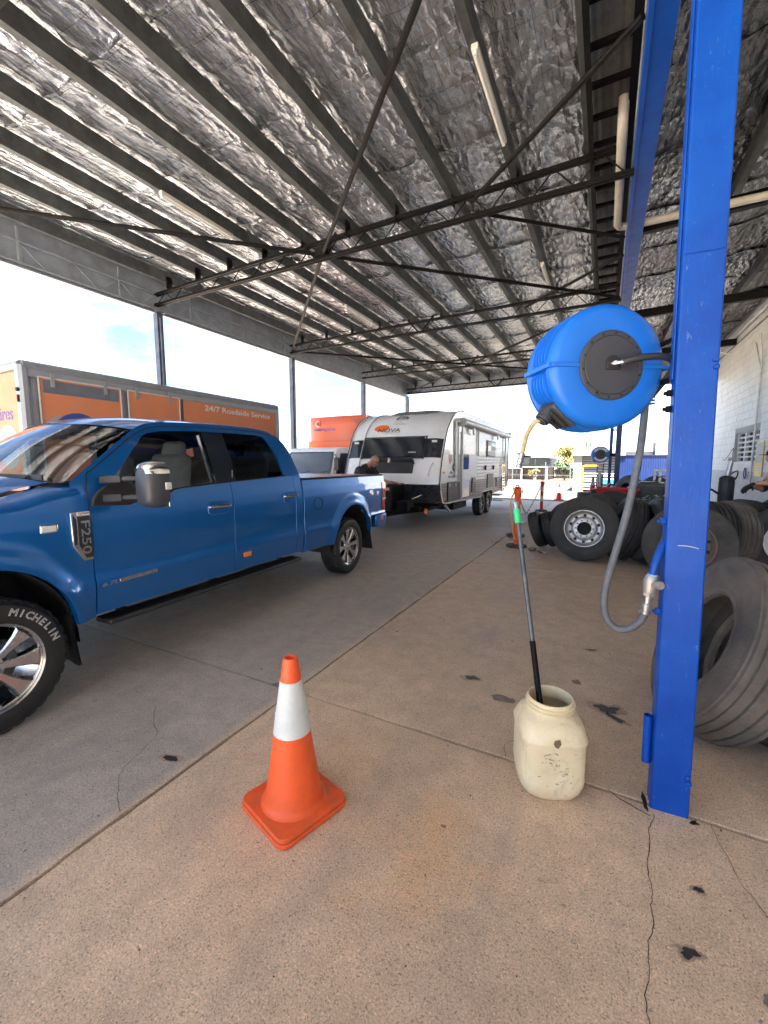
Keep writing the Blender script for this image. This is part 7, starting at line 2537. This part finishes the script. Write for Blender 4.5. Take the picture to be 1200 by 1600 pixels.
# bead-seating air tank by the wall
at = thing('air_tank', 'black upright air tank with a tall valve neck against the white wall', 'air tank', (1.96, 9.55, 0), R(10))
MB().lathe([(0.0, 0.55), (0.10, 0.55), (0.115, 0.6), (0.118, 1.28), (0.112, 1.31), (0.118, 1.32), (0.112, 1.36), (0.06, 1.39), (0.0, 1.395)], 24).build('tank', M_['black_plastic'], at, ang=40)
b = MB()
b.tube([(0, 0, 1.39), (0.02, 0, 1.52)], 0.045, 12); b.tube([(0.02, 0, 1.52), (0.04, 0, 1.66)], 0.04, 12)
b.box((0.04, 0, 1.68), (0.12, 0.05, 0.06))
b.build('valve_neck', M_['steel'], at, bevel=0.004)
b = MB()
b.tube(smooth_path([(0.05, 0, 1.42), (0.14, 0, 1.48), (0.15, 0, 1.40), (0.12, 0, 1.32)], 4), 0.012, 6)
b.tube(smooth_path([(-0.1, -0.05, 1.05), (-0.3, -0.05, 1.15), (-0.36, 0, 0.9)], 5), 0.02, 6)
b.build('tank_handle', M_['black_plastic'], at)
for k in range(3):
    a = 2 * math.pi * k / 3
    MB().bar((0.08 * math.cos(a), 0.08 * math.sin(a), 0.58), (0.2 * math.cos(a), 0.2 * math.sin(a), 0), 0.035, 0.035).build('leg', M_['black_plastic'], at)

# ================================================================== PEOPLE
def skin_mesh(name, chain, mat, parent, sub=2, root=0):
    """one continuous surface grown from joints: chain = (points, edges, radii)"""
    P, E_, Rr = chain
    me = bpy.data.meshes.new(name)
    me.from_pydata([tuple(p) for p in P], E_, [])
    me.materials.append(mat)
    o = bpy.data.objects.new(name, me)
    COL.objects.link(o)
    o.parent = parent
    m = o.modifiers.new('skin', 'SKIN')
    m.use_smooth_shade = True
    sv = me.skin_vertices[0].data
    for i, r in enumerate(Rr):
        rx, ry = r if isinstance(r, (tuple, list)) else (r, r)
        sv[i].radius = (rx, ry)
        sv[i].use_root = (i == root)
    s = o.modifiers.new('sub', 'SUBSURF')
    s.levels = s.render_levels = sub
    return o
def hand_chain(wrist, d, palm_n, size=1.0, curl=0.35, side=1):
    """palm, four unequal fingers with knuckle bends, thumb leaving the side of the palm"""
    d, palm_n = Vector(d).normalized(), Vector(palm_n).normalized()
    w = d.cross(palm_n).normalized() * side
    P, E_, Rr = [], [], []
    def add(p, r, prev):
        P.append(Vector(p)); Rr.append(r)
        if prev is not None:
            E_.append((prev, len(P) - 1))
        return len(P) - 1
    c = add(wrist, 0.026 * size, None)
    pm_ = add(Vector(wrist) + d * 0.045 * size, (0.030 * size, 0.020 * size), c)
    for k, (off, ln) in enumerate(((-0.030, 0.072), (-0.010, 0.082), (0.010, 0.077), (0.029, 0.060))):
        b0 = add(Vector(wrist) + d * 0.088 * size + w * off * size, 0.0105 * size, pm_)
        p = P[b0]; a = curl; q = b0
        for f in (0.45, 0.32, 0.23):
            dd = (d * math.cos(a) + palm_n * math.sin(a))
            p = p + dd * ln * f * size
            q = add(p, 0.0088 * size, q)
            a += curl * 1.2
    t0 = add(Vector(wrist) + d * 0.035 * size - w * 0.036 * size, 0.013 * size, pm_)
    t1 = add(P[t0] + (d * 0.6 - w * 0.7 + palm_n * 0.3).normalized() * 0.036 * size, 0.011 * size, t0)
    add(P[t1] + (d * 0.85 - w * 0.3 + palm_n * 0.4).normalized() * 0.03 * size, 0.0092 * size, t1)
    return P, E_, Rr
def head(parent, c, face, up, skin, bald=True, capmat=None):
    """head with brow, nose, mouth, ears; z up, y towards the face"""
    f = Vector(face).normalized(); u = Vector(up)
    x = f.cross(u).normalized()
    u = x.cross(f)
    Mh = frame(c, x, f, u)
    def pt(i, j, nu=22, nv=28):
        a = math.pi * i / (nu - 1)
        t = 2 * math.pi * j / (nv - 1)
        z = math.cos(a)
        s = math.sin(a)
        dx, dy = s * math.cos(t), s * math.sin(t)
        rx, ry, rz = 0.077, 0.098, 0.118
        X, Y, Z = rx * dx, ry * dy, rz * z
        if Z < 0:                               # jaw narrows and comes forward
            k = -Z / rz
            X *= 1 - 0.22 * k
            Y = Y * (1 - 0.25 * k) + 0.018 * k
        if dy > 0.6:
            Y += 0.020 * math.exp(-((X / 0.012) ** 2)) * math.exp(-(((Z + 0.012) / 0.022) ** 2))       # nose
            Y -= 0.010 * math.exp(-(((abs(X) - 0.032) / 0.014) ** 2)) * math.exp(-(((Z - 0.012) / 0.012) ** 2))   # eye sockets
            Y += 0.006 * math.exp(-(((Z - 0.032) / 0.010) ** 2))      # brow
            Y += 0.006 * math.exp(-((X / 0.022) ** 2)) * math.exp(-(((Z + 0.052) / 0.010) ** 2))         # lips
        return (X, Y, Z)
    b = MB().grid(lambda i, j: pt(i, j), 22, 28, M=Mh)
    h_ = b.build('head', skin, parent, ang=180)
    for s in (1, -1):
        b = MB()
        b.lathe([(0.0, 0.0), (0.018, 0.002), (0.026, 0.008), (0.027, 0.0), (0.0, -0.006)], 14, M=Mh @ Matrix.Translation((s * 0.077, -0.008, 0.0)) @ Matrix.Rotation(s * R(75), 4, 'Y') @ Matrix.Scale(1.3, 4, (0, 0, 1)))
        b.build('ear', skin, parent)
        MB().lathe([(0.0, 0.006), (0.008, 0.003), (0.011, 0.0)], 10, M=Mh @ Matrix.Translation((s * 0.031, 0.083, 0.012)) @ Matrix.Rotation(R(-90), 4, 'X')).build('eye', M_['print_black'], parent)
    MB().bar((-0.02, 0.0945, -0.053), (0.02, 0.0945, -0.053), 0.004, 0.003, M=Mh).build('mouth', M_['print_red'] if False else pm('lips', (0.33, 0.13, 0.10), 0.5), parent)
    return Mh
# the man leaning over the drawbar box
man = thing('person', 'bald man in a black t-shirt and glasses leaning over the caravan drawbar box', 'person', (-4.68, 7.62, 0))
o0 = Vector((-4.68, 7.62, 0))
W = lambda x, y, z: Vector((x, y, z)) - o0
shoulder = W(-4.36, 7.52, 1.50)
chainP = [W(-4.70, 7.60, 0.98), W(-4.60, 7.58, 1.18), W(-4.47, 7.55, 1.38), W(-4.36, 7.52, 1.53), W(-4.27, 7.50, 1.59), W(-4.20, 7.48, 1.63),
          W(-4.35, 7.33, 1.49), W(-4.24, 7.24, 1.30), W(-4.08, 7.20, 1.25), W(-3.86, 7.22, 1.235),
          W(-4.33, 7.70, 1.50), W(-4.20, 7.80, 1.30), W(-4.02, 7.82, 1.22), W(-3.84, 7.78, 1.22),
          W(-4.72, 7.50, 0.93), W(-4.66, 7.48, 0.50), W(-4.76, 7.46, 0.10), W(-4.62, 7.45, 0.05),
          W(-4.74, 7.72, 0.93), W(-4.74, 7.76, 0.50), W(-4.88, 7.78, 0.10), W(-4.74, 7.78, 0.05)]
chainE = [(0, 1), (1, 2), (2, 3), (3, 4), (4, 5), (3, 6), (6, 7), (7, 8), (8, 9), (3, 10), (10, 11), (11, 12), (12, 13), (0, 14), (14, 15), (15, 16), (16, 17), (0, 18), (18, 19), (19, 20), (20, 21)]
chainR = [(0.15, 0.11), (0.15, 0.12), (0.17, 0.12), (0.15, 0.11), 0.062, 0.056, 0.062, 0.048, 0.042, 0.028, 0.062, 0.048, 0.042, 0.028, 0.085, 0.06, 0.045, 0.04, 0.085, 0.06, 0.045, 0.04]
body = skin_mesh('body', (chainP, chainE, chainR), M_['skin'], man)
for wr, dr, side in ((9, (1, 0.05, -0.08), 1), (13, (1, -0.05, -0.06), -1)):
    skin_mesh('hand', hand_chain(chainP[wr] - Vector((0.01, 0, 0)), dr, (0, 0, -1), 1.0, 0.22, side), M_['skin'], man)
head(man, W(-4.125, 7.46, 1.655), (0.90, -0.12, -0.42), (0.42, 0, 0.9), M_['skin'])
hm = frame(W(-4.125, 7.46, 1.655), Vector((0.90, -0.12, -0.42)).normalized().cross(Vector((0.42, 0, 0.9))).normalized(), Vector((0.90, -0.12, -0.42)).normalized(), Vector((0.42, 0, 0.9)).normalized())
b = MB()
for s in (1, -1):
    b.tube([hm @ Vector((s * 0.03 + 0.022 * math.cos(t), 0.102, 0.012 + 0.016 * math.sin(t))) for t in [2 * math.pi * k / 14 for k in range(14)]], 0.0025, 5, closed=True)
    b.tube([hm @ Vector((s * 0.052, 0.10, 0.016)), hm @ Vector((s * 0.082, 0.0, 0.018))], 0.0025, 5)
b.build('glasses', M_['print_black'], man)
shP = [chainP[0] + Vector((0, 0, -0.02)), chainP[1], chainP[2], chainP[3], chainP[4] + Vector((0.005, 0, -0.005)), chainP[6], W(-4.265, 7.255, 1.34), chainP[10], W(-4.225, 7.785, 1.34)]
skin_mesh('shirt', (shP, [(0, 1), (1, 2), (2, 3), (3, 4), (3, 5), (5, 6), (3, 7), (7, 8)], [(0.178, 0.14), (0.182, 0.152), (0.20, 0.155), (0.19, 0.15), 0.092, 0.098, 0.080, 0.098, 0.080]), M_['shirt_black'], man)
b = MB()
b.bar(W(-4.335, 7.262, 1.56), W(-4.285, 7.262, 1.60), 0.008, 0.014)
b.build('sleeve_stripe', M_['print_white'], man)
skin_mesh('trousers', ([chainP[0], chainP[14], chainP[15], W(-4.755, 7.46, 0.12), chainP[18], chainP[19], W(-4.87, 7.78, 0.12)], [(0, 1), (1, 2), (2, 3), (0, 4), (4, 5), (5, 6)], [(0.168, 0.128), 0.10, 0.078, 0.065, 0.10, 0.078, 0.065]), M_['trousers'], man)
for p in ((-4.70, 7.455), (-4.82, 7.78)):
    b = MB()
    b.box((p[0] - o0.x + 0.03, p[1] - o0.y, 0.045), (0.29, 0.10, 0.09), taper=(0.8, 0.8))
    b.build('boot', M_['black_plastic'], man, bevel=0.03)

# the worker at the right edge
wk = thing('person', 'worker in a yellow and navy hi-vis shirt, cap and black gloves by the white wall', 'person', (2.24, 8.0, 0))
o0 = Vector((2.24, 8.0, 0))
P = [W(2.26, 8.0, 0.98), W(2.25, 8.0, 1.15), W(2.23, 8.0, 1.34), W(2.21, 8.0, 1.47), W(2.19, 8.0, 1.55), W(2.18, 8.0, 1.60),
     W(2.20, 7.80, 1.44), W(2.14, 7.72, 1.32), W(2.05, 7.74, 1.335), W(1.92, 7.78, 1.325),
     W(2.20, 8.20, 1.44), W(2.14, 8.26, 1.22), W(2.02, 8.14, 1.26), W(1.93, 7.98, 1.27),
     W(2.26, 7.90, 0.93), W(2.26, 7.90, 0.50), W(2.30, 7.90, 0.10), W(2.17, 7.90, 0.05),
     W(2.28, 8.11, 0.93), W(2.26, 8.12, 0.50), W(2.30, 8.12, 0.10), W(2.18, 8.12, 0.05)]
Rr = [(0.15, 0.11), (0.14, 0.11), (0.16, 0.115), (0.14, 0.10), 0.06, 0.054, 0.06, 0.047, 0.040, 0.028, 0.06, 0.047, 0.040, 0.028, 0.085, 0.06, 0.045, 0.04, 0.085, 0.06, 0.045, 0.04]
skin_mesh('body', (P, chainE, Rr), M_['skin'], wk)
skin_mesh('glove', hand_chain(P[9] + Vector((0.01, 0, 0)), (-0.9, 0, -0.35), (0, 0, -1), 1.12, 0.35, 1), M_['glove'], wk)
skin_mesh('glove', hand_chain(P[13], (-0.7, -0.6, -0.3), (0, 0, -1), 1.12, 0.35, -1), M_['glove'], wk)
skin_mesh('shirt', ([P[1] + Vector((0, 0, 0.09)), P[2], P[3], P[4] + Vector((0, 0, -0.03)), P[6], P[10]], [(0, 1), (1, 2), (2, 3), (2, 4), (2, 5)], [(0.168, 0.135), (0.178, 0.135), (0.162, 0.122), 0.075, 0.08, 0.08]), M_['hivis'], wk)
skin_mesh('sleeve', ([P[6] + Vector((0, -0.02, -0.04)), P[7], P[7].lerp(P[8], 0.45)], [(0, 1), (1, 2)], [0.074, 0.066, 0.06]), M_['navy'], wk)
skin_mesh('sleeve', ([P[10] + Vector((0, 0.02, -0.05)), P[11], P[11].lerp(P[12], 0.45)], [(0, 1), (1, 2)], [0.074, 0.066, 0.06]), M_['navy'], wk)
skin_mesh('shirt_tail', ([P[0] + Vector((0, 0, 0.10)), P[1] + Vector((0, 0, 0.06))], [(0, 1)], [(0.170, 0.138), (0.166, 0.134)]), M_['reflective'], wk)
skin_mesh('trousers', ([P[0] + Vector((0, 0, 0.04)), P[14], P[15], P[16] + Vector((0, 0, 0.04)), P[18], P[19], P[20] + Vector((0, 0, 0.04))], [(0, 1), (1, 2), (2, 3), (0, 4), (4, 5), (5, 6)], [(0.168, 0.13), 0.10, 0.08, 0.066, 0.10, 0.08, 0.066]), M_['navy'], wk)
for p in ((2.24, 7.90), (2.25, 8.12)):
    MB().box((p[0] - o0.x, p[1] - o0.y, 0.045), (0.29, 0.10, 0.09), taper=(0.8, 0.8)).build('boot', M_['black_plastic'], wk, bevel=0.03)
head(wk, W(2.165, 8.0, 1.70), (-0.95, -0.1, -0.25), (0, 0, 1), M_['skin'])
b = MB()
hm = frame(W(2.165, 8.0, 1.70), Vector((-0.95, -0.1, 0)).normalized().cross(Vector((0, 0, 1))), Vector((-0.95, -0.1, 0)).normalized(), (0, 0, 1))
b.lathe([(0.084, 0.02), (0.086, 0.06), (0.072, 0.10), (0.04, 0.122), (0.0, 0.126)], 24, M=hm @ Matrix.Scale(1.18, 4, (0, 1, 0)))
b.prism([(-0.075, 0.07), (-0.06, 0.15), (0, 0.185), (0.06, 0.15), (0.075, 0.07)], 0.028, 0.036, hm)
b.build('cap', M_['navy'], wk)
bpy.context.view_layer.update()
